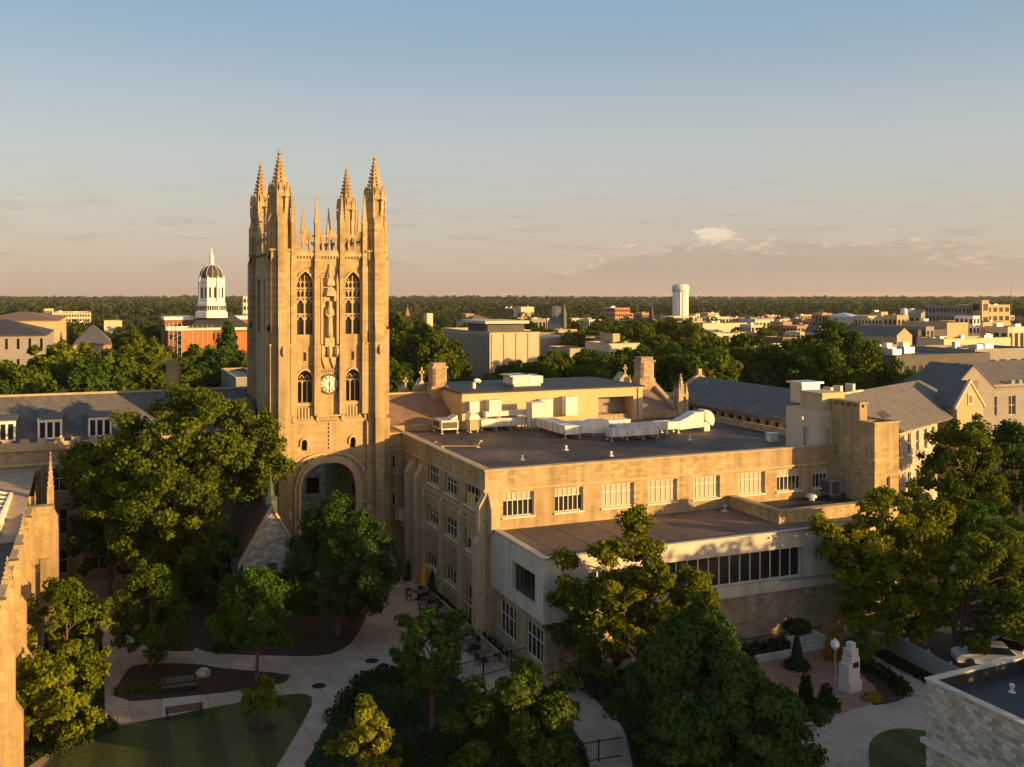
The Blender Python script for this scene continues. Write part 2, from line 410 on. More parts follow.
def window(parent, O, d, n, h, cols, rows=(), depth=0.2, fm='frame', gm='glass', bar=0.07, upper=None, label=None, local=False, sill=None):
    """frame with mullions set into an opening, its glass as a sub-part"""
    a, b, c, e = h
    f = MB(); e2 = 0.004
    back, front = -depth + 0.0, -depth + 0.09
    obox(f, O, d, n, a + e2, a + bar, back, front, c + e2, e - e2); obox(f, O, d, n, b - bar, b - e2, back, front, c + e2, e - e2)
    obox(f, O, d, n, a + bar, b - bar, back, front, c + e2, c + bar); obox(f, O, d, n, a + bar, b - bar, back, front, e - bar, e - e2)
    for k in range(1, cols):
        x = a + (b - a) * k / cols
        obox(f, O, d, n, x - bar * 0.45, x + bar * 0.45, back, front - 0.01, c + bar, e - bar)
    for r in rows:
        z = c + (e - c) * r
        obox(f, O, d, n, a + bar, b - bar, back, front - 0.02, z - bar * 0.45, z + bar * 0.45)
    if sill: obox(f, O, d, n, a - 0.1, b + 0.1, -depth + 0.1, 0.12, c - 0.14, c - 0.003)
    fo = f.build('window', fm, parent, local=local)
    if label: fo['label'] = label
    q = MB()
    P = lambda s, z, o: (O[0] + d[0] * s + n[0] * o, O[1] + d[1] * s + n[1] * o, z)
    ms = [gm]
    zt = e
    if upper:
        zt = c + (e - c) * upper[0]; ms.append(upper[1])
        q.face([P(a, zt, back + 0.03), P(b, zt, back + 0.03), P(b, e, back + 0.03), P(a, e, back + 0.03)], 1)
    q.face([P(a, c, back + 0.03), P(b, c, back + 0.03), P(b, zt, back + 0.03), P(a, zt, back + 0.03)], 0)
    q.build('pane', ms, fo, local=local)
    return fo

def gable_roof(mb, x0, x1, y0, y1, ze, zr, axis='x', over=0.25, th=0.18, m=0, hip=0.0):
    if axis == 'x':
        ym = (y0 + y1) / 2
        k = (zr - ze) / (ym - y0)
        a = [(x0, y0 - over, ze - over * k), (x1, y0 - over, ze - over * k), (x1 - hip, ym, zr), (x0 + hip, ym, zr)]
        b = [(x1, y1 + over, ze - over * k), (x0, y1 + over, ze - over * k), (x0 + hip, ym, zr), (x1 - hip, ym, zr)]
        ends = [[(x0, y1 + over, ze - over * k), (x0, y0 - over, ze - over * k), (x0 + hip, ym, zr)], [(x1, y0 - over, ze - over * k), (x1, y1 + over, ze - over * k), (x1 - hip, ym, zr)]]
    else:
        xm = (x0 + x1) / 2
        k = (zr - ze) / (xm - x0)
        a = [(x1 + over, y0, ze - over * k), (x1 + over, y1, ze - over * k), (xm, y1 - hip, zr), (xm, y0 + hip, zr)]
        b = [(x0 - over, y1, ze - over * k), (x0 - over, y0, ze - over * k), (xm, y0 + hip, zr), (xm, y1 - hip, zr)]
        ends = [[(x0 - over, y0, ze - over * k), (x1 + over, y0, ze - over * k), (xm, y0 + hip, zr)], [(x1 + over, y1, ze - over * k), (x0 - over, y1, ze - over * k), (xm, y1 - hip, zr)]]
    for q in (a, b): mb.extrude(q, (0, 0, -th), m)
    if hip:
        for q in ends: mb.extrude(q, (0, 0, -th), m)

NEG_Y = ((1, 0), (0, -1))            # (along, outward) of walls facing the camera side
NEG_X = ((0, 1), (-1, 0))
POS_X = ((0, -1), (1, 0))

# ================================================================== GROUND
def smooth_poly(pts, it=2):
    for _ in range(it):
        q = []
        for i, p in enumerate(pts):
            b = pts[(i + 1) % len(pts)]
            q += [(p[0] * 0.75 + b[0] * 0.25, p[1] * 0.75 + b[1] * 0.25), (p[0] * 0.25 + b[0] * 0.75, p[1] * 0.25 + b[1] * 0.75)]
        pts = q
    return pts
def sheet(name, pts, z, m, it=0, th=0.0):
    mb = MB()
    if it: pts = smooth_poly(pts, it)
    if th: mb.prism(pts, z - th, z)
    else: mb.face([(x, y, z) for x, y in pts])
    o = mb.build(name, m)
    o['kind'] = 'structure'
    return o
mb = MB(); mb.face([(-9000, -900, -0.03), (9000, -900, -0.03), (14000, 16000, -0.03), (-9000, 16000, -0.03)])
o = mb.build('ground', 'land'); o['kind'] = 'structure'
sheet('path', [(-33, -45), (0, -45), (34, -45), (34, -5), (0.5, -5), (0.5, 23), (-33, 30)], 0.0, 'concrete')
mb = MB()                                                            # saw-cut joints of the paved paths
for k in range(26):
    a = (-31 + k * 2.4, -45); b = (-31 + k * 2.4 - 4, 28)
    if b[0] < 34: mb.face([(a[0], a[1], 0.004), (a[0] + 0.06, a[1], 0.004), (b[0] + 0.06, b[1], 0.004), (b[0], b[1], 0.004)])
for k in range(24):
    y = -44 + k * 3
    mb.face([(-33, y, 0.005), (0.5, y - 2, 0.005), (0.5, y - 1.94, 0.005), (-33, y + 0.06, 0.005)])
o = mb.build('path_joints', 'joint'); o['kind'] = 'structure'
gp = lambda L: [g(*p) for p in L]
sheet('lawn', gp([(103, 729), (164, 718), (200, 710), (281, 696), (304, 693.5), (315, 699), (300, 728), (276, 767), (250, 810), (0, 830), (40, 767)]), 0.05, 'lawn', 1, 0.1)
sheet('mulch_bed', gp([(109, 703), (124, 674), (135, 664), (198, 664), (216, 668), (247, 671), (286, 674), (289, 680), (281, 684), (198, 696)]), 0.05, 'mulch', 1, 0.1)
sheet('mulch_bed', gp([(196, 650), (225, 654), (280, 656), (327, 656), (349, 646), (360, 630), (374, 600), (330, 566), (250, 590), (150, 596), (130, 610)]), 0.05, 'mulch', 1, 0.1)
sheet('mulch_bed', gp([(122, 640), (190, 655), (200, 640), (150, 600), (128, 604)]), 0.044, 'mulch', 1, 0.1)
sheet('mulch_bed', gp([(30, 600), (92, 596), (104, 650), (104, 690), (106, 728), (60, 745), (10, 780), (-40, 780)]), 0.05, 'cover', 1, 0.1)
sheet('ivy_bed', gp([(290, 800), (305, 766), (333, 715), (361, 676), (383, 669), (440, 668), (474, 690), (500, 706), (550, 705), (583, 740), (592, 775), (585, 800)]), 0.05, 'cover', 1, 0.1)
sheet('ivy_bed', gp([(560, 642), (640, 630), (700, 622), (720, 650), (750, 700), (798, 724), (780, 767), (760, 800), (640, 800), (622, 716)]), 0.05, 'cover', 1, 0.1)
sheet('brick_plaza', gp([(730, 622), (776, 622), (806, 634), (838, 660), (884, 683), (868, 705), (839, 714), (806, 722), (770, 700), (740, 660)]), 0.012, 'brickpave')
sheet('mulch_bed', gp([(852, 660), (866, 664), (892, 680), (905, 688), (907, 697), (893, 703), (868, 706), (880, 690), (862, 676)]), 0.05, 'mulch', 1, 0.1)
sheet('mulch_bed', gp([(792, 702), (834, 700), (842, 712), (806, 722), (792, 722)]), 0.05, 'mulch', 0, 0.1)
sheet('lawn', gp([(868, 748), (873, 738), (885, 731), (905, 728), (945, 735), (945, 790), (890, 800), (870, 775)]), 0.05, 'lawn', 2, 0.1)
sheet('car_park', [(29.5, -40), (95, -40), (95, 14), (41, 14), (38.5, -4), (29.5, -10)], 0.008, 'asphalt')
sheet('street', [(-60, 48), (40, 48), (40, 57), (-60, 57)], 0.008, 'asphalt')
sheet('street', [(-300, 118), (420, 118), (420, 128), (-300, 128)], 0.008, 'asphalt')
sheet('street', [(128, 130), (138, 130), (138, 900), (128, 900)], 0.012, 'asphalt')
sheet('street', [(120, 262), (900, 262), (900, 274), (120, 274)], 0.016, 'asphalt')
for k in range(5):                                                   # light paver slab under the benches
    pass
sheet('paver_slab', gp([(162, 722), (200, 718), (199, 685), (163, 690)]), 0.02, 'paver')

# ================================================================== CLOCK TOWER
TX0, TX1, TY0, TY1 = -13.1, -1.9, 22.0, 36.0
TC = -7.5
tower = thing('clock_tower', 'tall pale limestone gothic clock tower with four spired corner pinnacles above an arched gateway', 'tower', (TC, 29, 0))
def arch_pts(cx, hw, zs, rise, n=9):
    """pointed arch outline from left springing to right springing"""
    Rr = (hw * hw + rise * rise) / (2 * hw)          # circle through springing and apex
    L = []
    for k in range(n + 1):
        t = k / n
        x = -hw + hw * t
        z = math.sqrt(max(0, Rr * Rr - (x - (Rr - hw)) ** 2))
        L.append((cx + x, zs + z))
    Rt = [(2 * cx - x, z) for x, z in L[::-1][1:]]
    return L + Rt
def arch_panel(mb, x0, x1, z0, z1, cx, hw, zb, zs, rise, y, dep, m=0):
    A = arch_pts(cx, hw, zs, rise)
    q = lambda x, z, o=0: (x, y + o, z)
    mb.face([q(x0, z0), q(cx - hw, z0), q(cx - hw, z1), q(x0, z1)], m)
    mb.face([q(cx + hw, z0), q(x1, z0), q(x1, z1), q(cx + hw, z1)], m)
    if zb > z0: mb.face([q(cx - hw, z0), q(cx + hw, z0), q(cx + hw, zb), q(cx - hw, zb)], m)
    for (xa, za), (xb, zb2) in zip(A, A[1:]):
        mb.face([q(xa, za), q(xb, zb2), q(xb, z1), q(xa, z1)], m)
        mb.face([q(xa, za), q(xa, za, dep), q(xb, zb2, dep), q(xb, zb2)], m)
    mb.face([q(cx - hw, zb), q(cx - hw, zb, dep), q(cx - hw, zs, dep), q(cx - hw, zs)], m)
    mb.face([q(cx + hw, zb), q(cx + hw, zs), q(cx + hw, zs, dep), q(cx + hw, zb, dep)], m)
    if zb > z0 - 1: mb.face([q(cx - hw, zb), q(cx + hw, zb), q(cx + hw, zb, dep), q(cx - hw, zb, dep)], m)
def arch_band(mb, cx, hw, zs, rise, w, y0, y1, zb=None, m=0):
    A = arch_pts(cx, hw, zs, rise); B = arch_pts(cx, hw + w, zs, rise + w * 1.15)
    if zb is not None:
        A = [(cx - hw, zb)] + A + [(cx + hw, zb)]; B = [(cx - hw - w, zb)] + B + [(cx + hw + w, zb)]
    for (a, b, c, d) in zip(A, A[1:], B, B[1:]):
        mb.extrude([(a[0], y0, a[1]), (b[0], y0, b[1]), (d[0], y0, d[1]), (c[0], y0, c[1])], (0, y1 - y0, 0), m)

# shaft: front wall panels with true arched openings
PIL = [-10.95, -8.72, -6.28, -4.05]
WC = [-9.83, -5.17]
sh = MB()
YF = TY0 + 0.35
for wc in WC:
    xa, xb = (TX0 + 1.9, TC - 1.1) if wc < TC else (TC + 1.1, TX1 - 1.9)
    arch_panel(sh, xa, xb, 21.9, 31.0, wc, 0.78, 23.2, 27.9, 1.35, YF, 0.55)
    arch_panel(sh, xa, xb, 14.9, 21.9, wc, 0.72, 16.7, 18.9, 0.9, YF, 0.5)
    sh.extrude([(wc - 0.95, YF, 22.6), (wc + 0.95, YF, 22.6), (wc + 0.78, YF + 0.5, 23.2), (wc - 0.78, YF + 0.5, 23.2)], (0, 0, -0.02))
sh.face([(TC - 1.1, YF, 14.9), (TC + 1.1, YF, 14.9), (TC + 1.1, YF, 31), (TC - 1.1, YF, 31)])
# gateway level
arch_panel(sh, TX0 + 1.9, TX1 - 1.9, 0, 12.0, TC - 0.15, 2.62, -0.5, 8.6, 2.25, YF - 0.25, 1.2)
for cx in (TC - 2.55, TC + 2.25): pass
arch_panel(sh, TX0 + 1.9, TC, 12.0, 14.9, TC - 2.45, 0.27, 12.15, 12.9, 0.3, YF - 0.25, 0.5)
arch_panel(sh, TC, TX1 - 1.9, 12.0, 14.9, TC + 2.25, 0.27, 12.15, 12.9, 0.3, YF - 0.25, 0.5)
sh.extrude([(TX0 + 1.9, YF - 0.25, 14.9), (TX1 - 1.9, YF - 0.25, 14.9), (TX1 - 1.9, YF, 15.25), (TX0 + 1.9, YF, 15.25)], (0, 0, -0.03))
# sides, back, passage
PX0, PX1 = TC - 0.15 - 2.62, TC - 0.15 + 2.62
for y0, y1, z0, z1 in ((YF + 0.9, TY1, 0, 31),):
    facade(sh, (TX0 + 0.3, YF), (0, 1), (-1, 0), TY1 - YF, 0, 31, [(3.3, 3.75, 27.3, 28.4), (3.3, 3.75, 21.2, 22.3), (3.3, 3.75, 16.2, 17.3), (8.6, 10.2, 23.2, 28.6), (4.4, 6, 23.2, 28.6)], 0.5)
    facade(sh, (TX1 - 0.3, TY1), (0, -1), (1, 0), TY1 - YF, 0, 31, [(4.2, 5.8, 23.2, 28.6), (8.2, 9.8, 23.2, 28.6)], 0.5)
sh.face([(TX1, TY1, 11.5), (TX0, TY1, 11.5), (TX0, TY1, 31), (TX1, TY1, 31)])
sh.face([(PX0, TY1, 0), (TX0, TY1, 0), (TX0, TY1, 11.5), (PX0, TY1, 11.5)]); sh.face([(TX1, TY1, 0), (PX1, TY1, 0), (PX1, TY1, 11.5), (TX1, TY1, 11.5)])
sh.face([(PX0, YF, 0), (PX0, TY1, 0), (PX0, TY1, 11.5), (PX0, YF, 11.5)]); sh.face([(PX1, YF, 0), (PX1, YF, 11.5), (PX1, TY1, 11.5), (PX1, TY1, 0)])
sh.face([(PX0, YF + 0.96, 11.0), (PX1, YF + 0.96, 11.0), (PX1, TY1, 11.0), (PX0, TY1, 11.0)])
sh.face([(TX0, YF, 31), (TX1, YF, 31), (TX1, TY1, 31), (TX0, TY1, 31)])
# dark blocking behind the windows
for z0, z1 in ((15.5, 20.6), (22.5, 30)):
    sh.box(TX0 + 1.2, TX1 - 1.2, YF + 1.3, YF + 1.5, z0, z1)
sh.build('shaft', 'stone', tower)
# gateway mouldings
ms = MB()
arch_band(ms, TC - 0.15, 2.62, 8.6, 2.25, 0.34, YF - 0.62, YF - 0.25, zb=0)
arch_band(ms, TC - 0.15, 3.0, 8.6, 2.55, 0.3, YF - 0.48, YF - 0.25, zb=0)
arch_band(ms, TC - 0.15, 3.75, 8.5, 3.0, 0.24, YF - 0.5, YF - 0.25)
ms.box(TX0 + 1.9, PX0 - 0.7, YF - 0.42, YF - 0.25, 6.8, 7.0); ms.box(PX1 + 0.7, TX1 - 1.9, YF - 0.42, YF - 0.25, 6.8, 7.0)
for k in range(11):                                                  # carved blocks round the arch
    A = arch_pts(TC - 0.15, 3.55, 8.6, 2.85, 11)
    x, z = A[2 * k + 1] if 2 * k + 1 < len(A) else A[-1]
    ms.box(x - 0.13, x + 0.13, YF - 0.5, YF - 0.25, z - 0.13, z + 0.13)
for x in (PX0 - 1.15, PX1 + 1.35):
    ms.lathe(x, YF - 0.5, [(0.05, 5.4), (0.32, 5.7), (0.36, 6.1), (0.22, 6.5), (0.05, 6.6)], 8)
ms.build('gateway_arch', 'trim', tower)
# string courses and stepped sill band
sc = MB()
sc.box(TX0 + 1.85, TX1 - 1.85, YF - 0.22, YF + 0.0, 30.75, 31.05)
for k in range(26): sc.box(TX0 + 2.05 + k * 0.29, TX0 + 2.2 + k * 0.29, YF - 0.2, YF, 30.55, 30.75)
sc.mark()
for a, b, z in ((TX0 + 1.9, -11.0, 15.3), (-11.0, -8.7, 14.75), (-8.7, -6.3, 15.3), (-6.3, -4.0, 14.75), (-4.0, TX1 - 1.9, 15.3)):
    sc.box(a, b, YF - 0.33, YF - 0.02, z, z + 0.16)
for x in (-11.0, -8.7, -6.3, -4.0): sc.box(x - 0.08, x + 0.08, YF - 0.33, YF - 0.02, 14.75, 15.46)
for wc in WC:
    sc.mark(); sc.box(wc - 0.9, wc + 0.9, YF - 0.12, YF, 16.4, 16.62)
    for k in range(5): sc.box(wc - 0.66 + k * 0.3, wc - 0.5 + k * 0.3, YF - 0.12, YF, 15.0, 16.2)
    arch_band(sc, wc, 0.78, 27.9, 1.35, 0.16, YF - 0.14, YF, zb=23.2)
    arch_band(sc, wc, 0.72, 18.9, 0.9, 0.16, YF - 0.14, YF, zb=16.7)
    sc.box(wc - 0.1, wc + 0.1, YF - 0.06, YF, 20.6, 21.6)
for cx in (TC - 2.45, TC + 2.25): sc.mark(); arch_band(sc, cx, 0.27, 12.9, 0.3, 0.14, YF - 0.42, YF - 0.25, zb=12.6)
sc.build_each('string_course', 'trim', tower)
# pilasters with small crocketed pinnacles
def crocket_spire(mb, x, y, z0, z1, r, n=4, k=7, m=0):
    ph = math.pi / n
    mb.lathe(x, y, [(r, z0), (r * 0.12, z1 - 0.1), (r * 0.3, z1 - 0.06), (r * 0.1, z1 + 0.12)], n, m, ph)
    for i in range(k):
        t = (i + 0.4) / (k + 0.3); rr = r * (1 - t * 0.9) + 0.015; z = z0 + (z1 - z0) * t; s = max(0.035, r * 0.17 * (1 - t * 0.5))
        for q in range(n):
            a = ph + 2 * math.pi * q / n
            cx, cy = x + rr * math.cos(a), y + rr * math.sin(a)
            mb.box(cx - s, cx + s, cy - s, cy + s, z - s, z + s * 1.3, m)
for x in PIL:
    pb = MB()
    pb.box(x - 0.27, x + 0.27, YF - 0.42, YF + 0.0, 22.0, 29.8); pb.box(x - 0.22, x + 0.22, YF - 0.34, YF + 0.2, 29.8, 33.9)
    pb.box(x - 0.31, x + 0.31, YF - 0.5, YF + 0.0, 15.46, 22.0)
    pb.extrude([(x - 0.31, YF - 0.5, 22.0), (x + 0.31, YF - 0.5, 22.0), (x + 0.27, YF - 0.42, 22.4), (x - 0.27, YF - 0.42, 22.4)], (0, 0.3, 0))
    pb.build('pilaster', 'stone', tower)
def mini(x, y, zt):
    pb = MB(); pb.box(x - 0.24, x + 0.24, y - 0.24, y + 0.24, 33.2, 33.95)
    crocket_spire(pb, x, y, 33.9, zt, 0.3, 4, 8)
    pb.build('small_pinnacle', 'trim', tower)
for x in PIL: mini(x, YF - 0.05, 36.7)
for x in (-10.4, -7.5, -4.7): mini(x, TY1 - 0.3, 36.5)
for y in (26.5, 31.5): mini(TX1 - 0.4, y, 36.4); mini(TX0 + 0.4, y, 36.2)
# parapet: pierced screen on all four sides
pp = MB()
def screen(a, b, fixed, axis, zb):
    n = int(round((b - a) / 0.62))
    w = lambda s0, s1, z0, z1, t=0.16: (pp.box(s0, s1, fixed - t, fixed + t, z0, z1) if axis == 'x' else pp.box(fixed - t, fixed + t, s0, s1, z0, z1))
    w(a, b, zb, zb + 0.28, 0.18); w(a, b, zb + 1.55, zb + 1.75)
    for k in range(n + 1):
        s = a + (b - a) * k / n
        w(s - 0.09, s + 0.09, zb + 0.28, zb + 1.55, 0.12)
        if k < n:
            m_ = s + (b - a) / n / 2
            w(s + 0.09, m_ - 0.12, zb + 1.3, zb + 1.55, 0.1); w(m_ + 0.12, s + (b - a) / n - 0.09, zb + 1.3, zb + 1.55, 0.1)
    for k in range(0, n, 2):
        s = a + (b - a) * k / n
        w(s, s + (b - a) / n, zb + 1.75, zb + 2.2)
screen(TX0 + 1.8, TX1 - 1.8, YF + 0.02, 'x', 31.02)
screen(TX0 + 1.8, TX1 - 1.8, TY1 - 0.3, 'x', 31.02)
screen(TY0 + 1.8, TY1 - 1.8, TX0 + 0.5, 'y', 31.02)
screen(TY0 + 1.8, TY1 - 1.8, TX1 - 0.5, 'y', 31.02)
pp.build('parapet', 'stone', tower)
# belfry and chamber windows: tracery with glass behind
for wc in WC:
    t = MB(); y0, y1 = YF + 0.22, YF + 0.42
    t.box(wc - 0.07, wc + 0.07, y0, y1, 23.2, 27.9)
    for x in (-0.39, 0.39): t.box(wc + x - 0.04, wc + x + 0.04, y0 + .03, y1, 26.7, 28.6)
    t.box(wc - 0.04, wc + 0.04, y0 + .03, y1, 27.9, 29.1)
    for z in (25.15, 26.75, 27.65): t.box(wc - 0.77, wc + 0.77, y0 + 0.01, y1 - 0.01, z - 0.07, z + 0.07)
    for z in (24.6, 26.2):
        for x in (-0.39, 0.39): arch_band(t, wc + x, 0.22, z, 0.34, 0.12, y0 + 0.02, y1 - 0.02)
    for x in (-0.58, -0.2, 0.2, 0.58):
        for z in (27.25, 28.1): arch_band(t, wc + x, 0.1, z, 0.2, 0.07, y0 + 0.04, y1 - 0.02)
    f = t.build('belfry_window', 'trim', tower)
    q = MB(); q.box(wc - 0.78, wc + 0.78, YF + 0.5, YF + 0.53, 23.2, 29.2); q.build('pane', 'glass', f)
    t = MB()
    for x in (-0.24, 0.24): t.box(wc + x - 0.045, wc + x + 0.045, y0, y1, 16.7, 18.9)
    for x in (-0.48, 0, 0.48): arch_band(t, wc + x, 0.17, 18.5, 0.26, 0.08, y0 + 0.02, y1 - 0.02)
    for x in (-0.26, 0.26): arch_band(t, wc + x, 0.14, 19.0, 0.26, 0.07, y0 + 0.03, y1 - 0.03)
    f = t.build('window', 'trim', tower)
    q = MB(); q.box(wc - 0.72, wc + 0.72, YF + 0.46, YF + 0.49, 16.7, 19.8); q.build('pane', 'glass', f)
q = MB()
for wc in WC: q.box(wc - 0.1, wc + 0.1, YF - 0.065, YF - 0.058, 20.68, 21.52)
for z in (27.3, 21.2, 16.2): q.box(TX0 + 0.75, TX0 + 0.78, YF + 3.3, YF + 3.75, z, z + 1.1)
for y in (4.4, 8.6): q.box(TX0 + 0.75, TX0 + 0.78, YF + y, YF + y + 1.6, 23.2, 28.6)
for y in (4.2, 8.2): q.box(TX1 - 0.78, TX1 - 0.75, TY1 - y - 1.6, TY1 - y, 23.2, 28.6)
for cx in (TC - 2.45, TC + 2.25): q.box(cx - 0.27, cx + 0.27, YF + 0.15, YF + 0.17, 12.15, 13.3)
q.build('slit_pane', 'glass', tower)
# niche with canopy, standing figure and carved shields
ni = MB()
ni.box(TC - 0.86, TC - 0.66, YF - 0.36, YF, 22.3, 28.2); ni.box(TC + 0.66, TC + 0.86, YF - 0.36, YF, 22.3, 28.2)
ni.box(TC - 0.45, TC + 0.45, YF - 0.3, YF, 22.0, 22.9)
for k, z in ((0, 26.9), (1, 27.9)):
    ni.lathe(TC, YF - 0.12, [(0.74 - 0.16 * k, z), (0.72 - 0.16 * k, z + 0.35), (0.42 - 0.16 * k, z + 0.8)], 6)
crocket_spire(ni, TC, YF - 0.1, 28.3, 29.9, 0.36, 6, 6)
for x in (-0.76, 0.76): crocket_spire(ni, TC + x, YF - 0.2, 28.2, 29.0, 0.16, 4, 4)
for x in (-0.5, 0.5): ni.lathe(TC + x, YF - 0.2, [(0.16, 26.4), (0.2, 26.7), (0.2, 27.0)], 6)
ni.build('niche', 'trim', tower)
st = MB()
st.lathe(TC, YF - 0.2, [(0.34, 22.9), (0.30, 23.6), (0.25, 24.6), (0.32, 25.4), (0.30, 25.75), (0.11, 25.95), (0.16, 26.1), (0.17, 26.3), (0.06, 26.48)], 10)
st.tube([(TC - 0.3, YF - 0.22, 25.6), (TC - 0.36, YF - 0.32, 25.1), (TC - 0.12, YF - 0.48, 24.9)], [0.1, 0.09, 0.07])
st.tube([(TC + 0.3, YF - 0.22, 25.6), (TC + 0.36, YF - 0.32, 25.1), (TC + 0.12, YF - 0.48, 24.9)], [0.1, 0.09, 0.07])
st.build('statue', 'trim', tower, smooth=True)
cv = MB()
for x in (-0.72, 0, 0.72):
    cv.mark(); cv.lathe(TC + x, YF - 0.2, [(0.06, 20.9), (0.26, 21.3), (0.3, 21.7), (0.2, 22.1), (0.06, 22.2)], 7)
cv.build_each('carved_head', 'trim', tower); cv = MB()
for x in (-0.42, 0.42):
    cv.mark()
    cv.extrude([(TC + x - 0.28, YF - 0.18, 20.7), (TC + x, YF - 0.18, 19.9), (TC + x + 0.28, YF - 0.18, 20.7), (TC + x + 0.28, YF - 0.18, 21.0), (TC + x - 0.28, YF - 0.18, 21.0)], (0, 0.18, 0))
cv.build_each('carved_shield', 'trim', tower); cv = MB()
for k in range(9): cv.box(TC - 0.9 + k * 0.21, TC - 0.8 + k * 0.21, YF - 0.14, YF, 19.6, 19.78)
cv.build('dentil', 'trim', tower); cv = MB()
for k in range(7): cv.box(TC - 0.08, TC + 0.08, YF - 0.38, YF - 0.25, 12.2 + k * 0.38, 12.42 + k * 0.38)
cv.build('carving', 'trim', tower)
# clock
def ring(mb, cx, cz, r0, r1, y0, y1, n=40, m=0):
    for k in range(n):
        a, b = 2 * math.pi * k / n, 2 * math.pi * (k + 1) / n
        P = lambda r, t, y: (cx + r * math.sin(t), y, cz + r * math.cos(t))
        mb.extrude([P(r0, a, y0), P(r0, b, y0), P(r1, b, y0), P(r1, a, y0)], (0, y1 - y0, 0), m)
CZ = 18.4
ck = MB(); ring(ck, TC, CZ, 0.84, 0.98, YF - 0.16, YF); dialo = ck.build('clock', 'darkframe', tower)
ck = MB(); ring(ck, TC, CZ, 0.0, 0.84, YF - 0.09, YF - 0.0); dial = ck.build('clock_dial', 'clockface', dialo)
ck = MB()
ring(ck, TC, CZ, 0.50, 0.53, YF - 0.11, YF - 0.09); ring(ck, TC, CZ, 0.79, 0.82, YF - 0.11, YF - 0.09)
for k in range(12):                                                  # roman numeral strokes
    n = (2, 1, 2, 3, 3, 2, 3, 3, 4, 2, 2, 3)[k]
    for j in range(n):
        t = 2 * math.pi * k / 12 + (j - (n - 1) / 2) * 0.085
        u = (math.sin(t), math.cos(t)); w = (math.cos(t) * 0.018, -math.sin(t) * 0.018)
        ck.extrude([(TC + u[0] * 0.56 - w[0], YF - 0.11, CZ + u[1] * 0.56 - w[1]), (TC + u[0] * 0.56 + w[0], YF - 0.11, CZ + u[1] * 0.56 + w[1]),
                    (TC + u[0] * 0.76 + w[0], YF - 0.11, CZ + u[1] * 0.76 + w[1]), (TC + u[0] * 0.76 - w[0], YF - 0.11, CZ + u[1] * 0.76 - w[1])], (0, 0.02, 0))
ck.build('clock_numerals', 'iron', dialo)
ck = MB()
for t, L, w in ((R(183), 0.46, 0.05), (R(178), 0.70, 0.035), (R(3), 0.40, 0.06)):
    u = (math.sin(t), math.cos(t)); p = (math.cos(t) * w, -math.sin(t) * w)
    ck.extrude([(TC - p[0], YF - 0.14, CZ - p[1]), (TC + p[0], YF - 0.14, CZ + p[1]), (TC + u[0] * L, YF - 0.14, CZ + u[1] * L)], (0, 0.02, 0))
ck.build('clock_hands', 'iron', dialo)
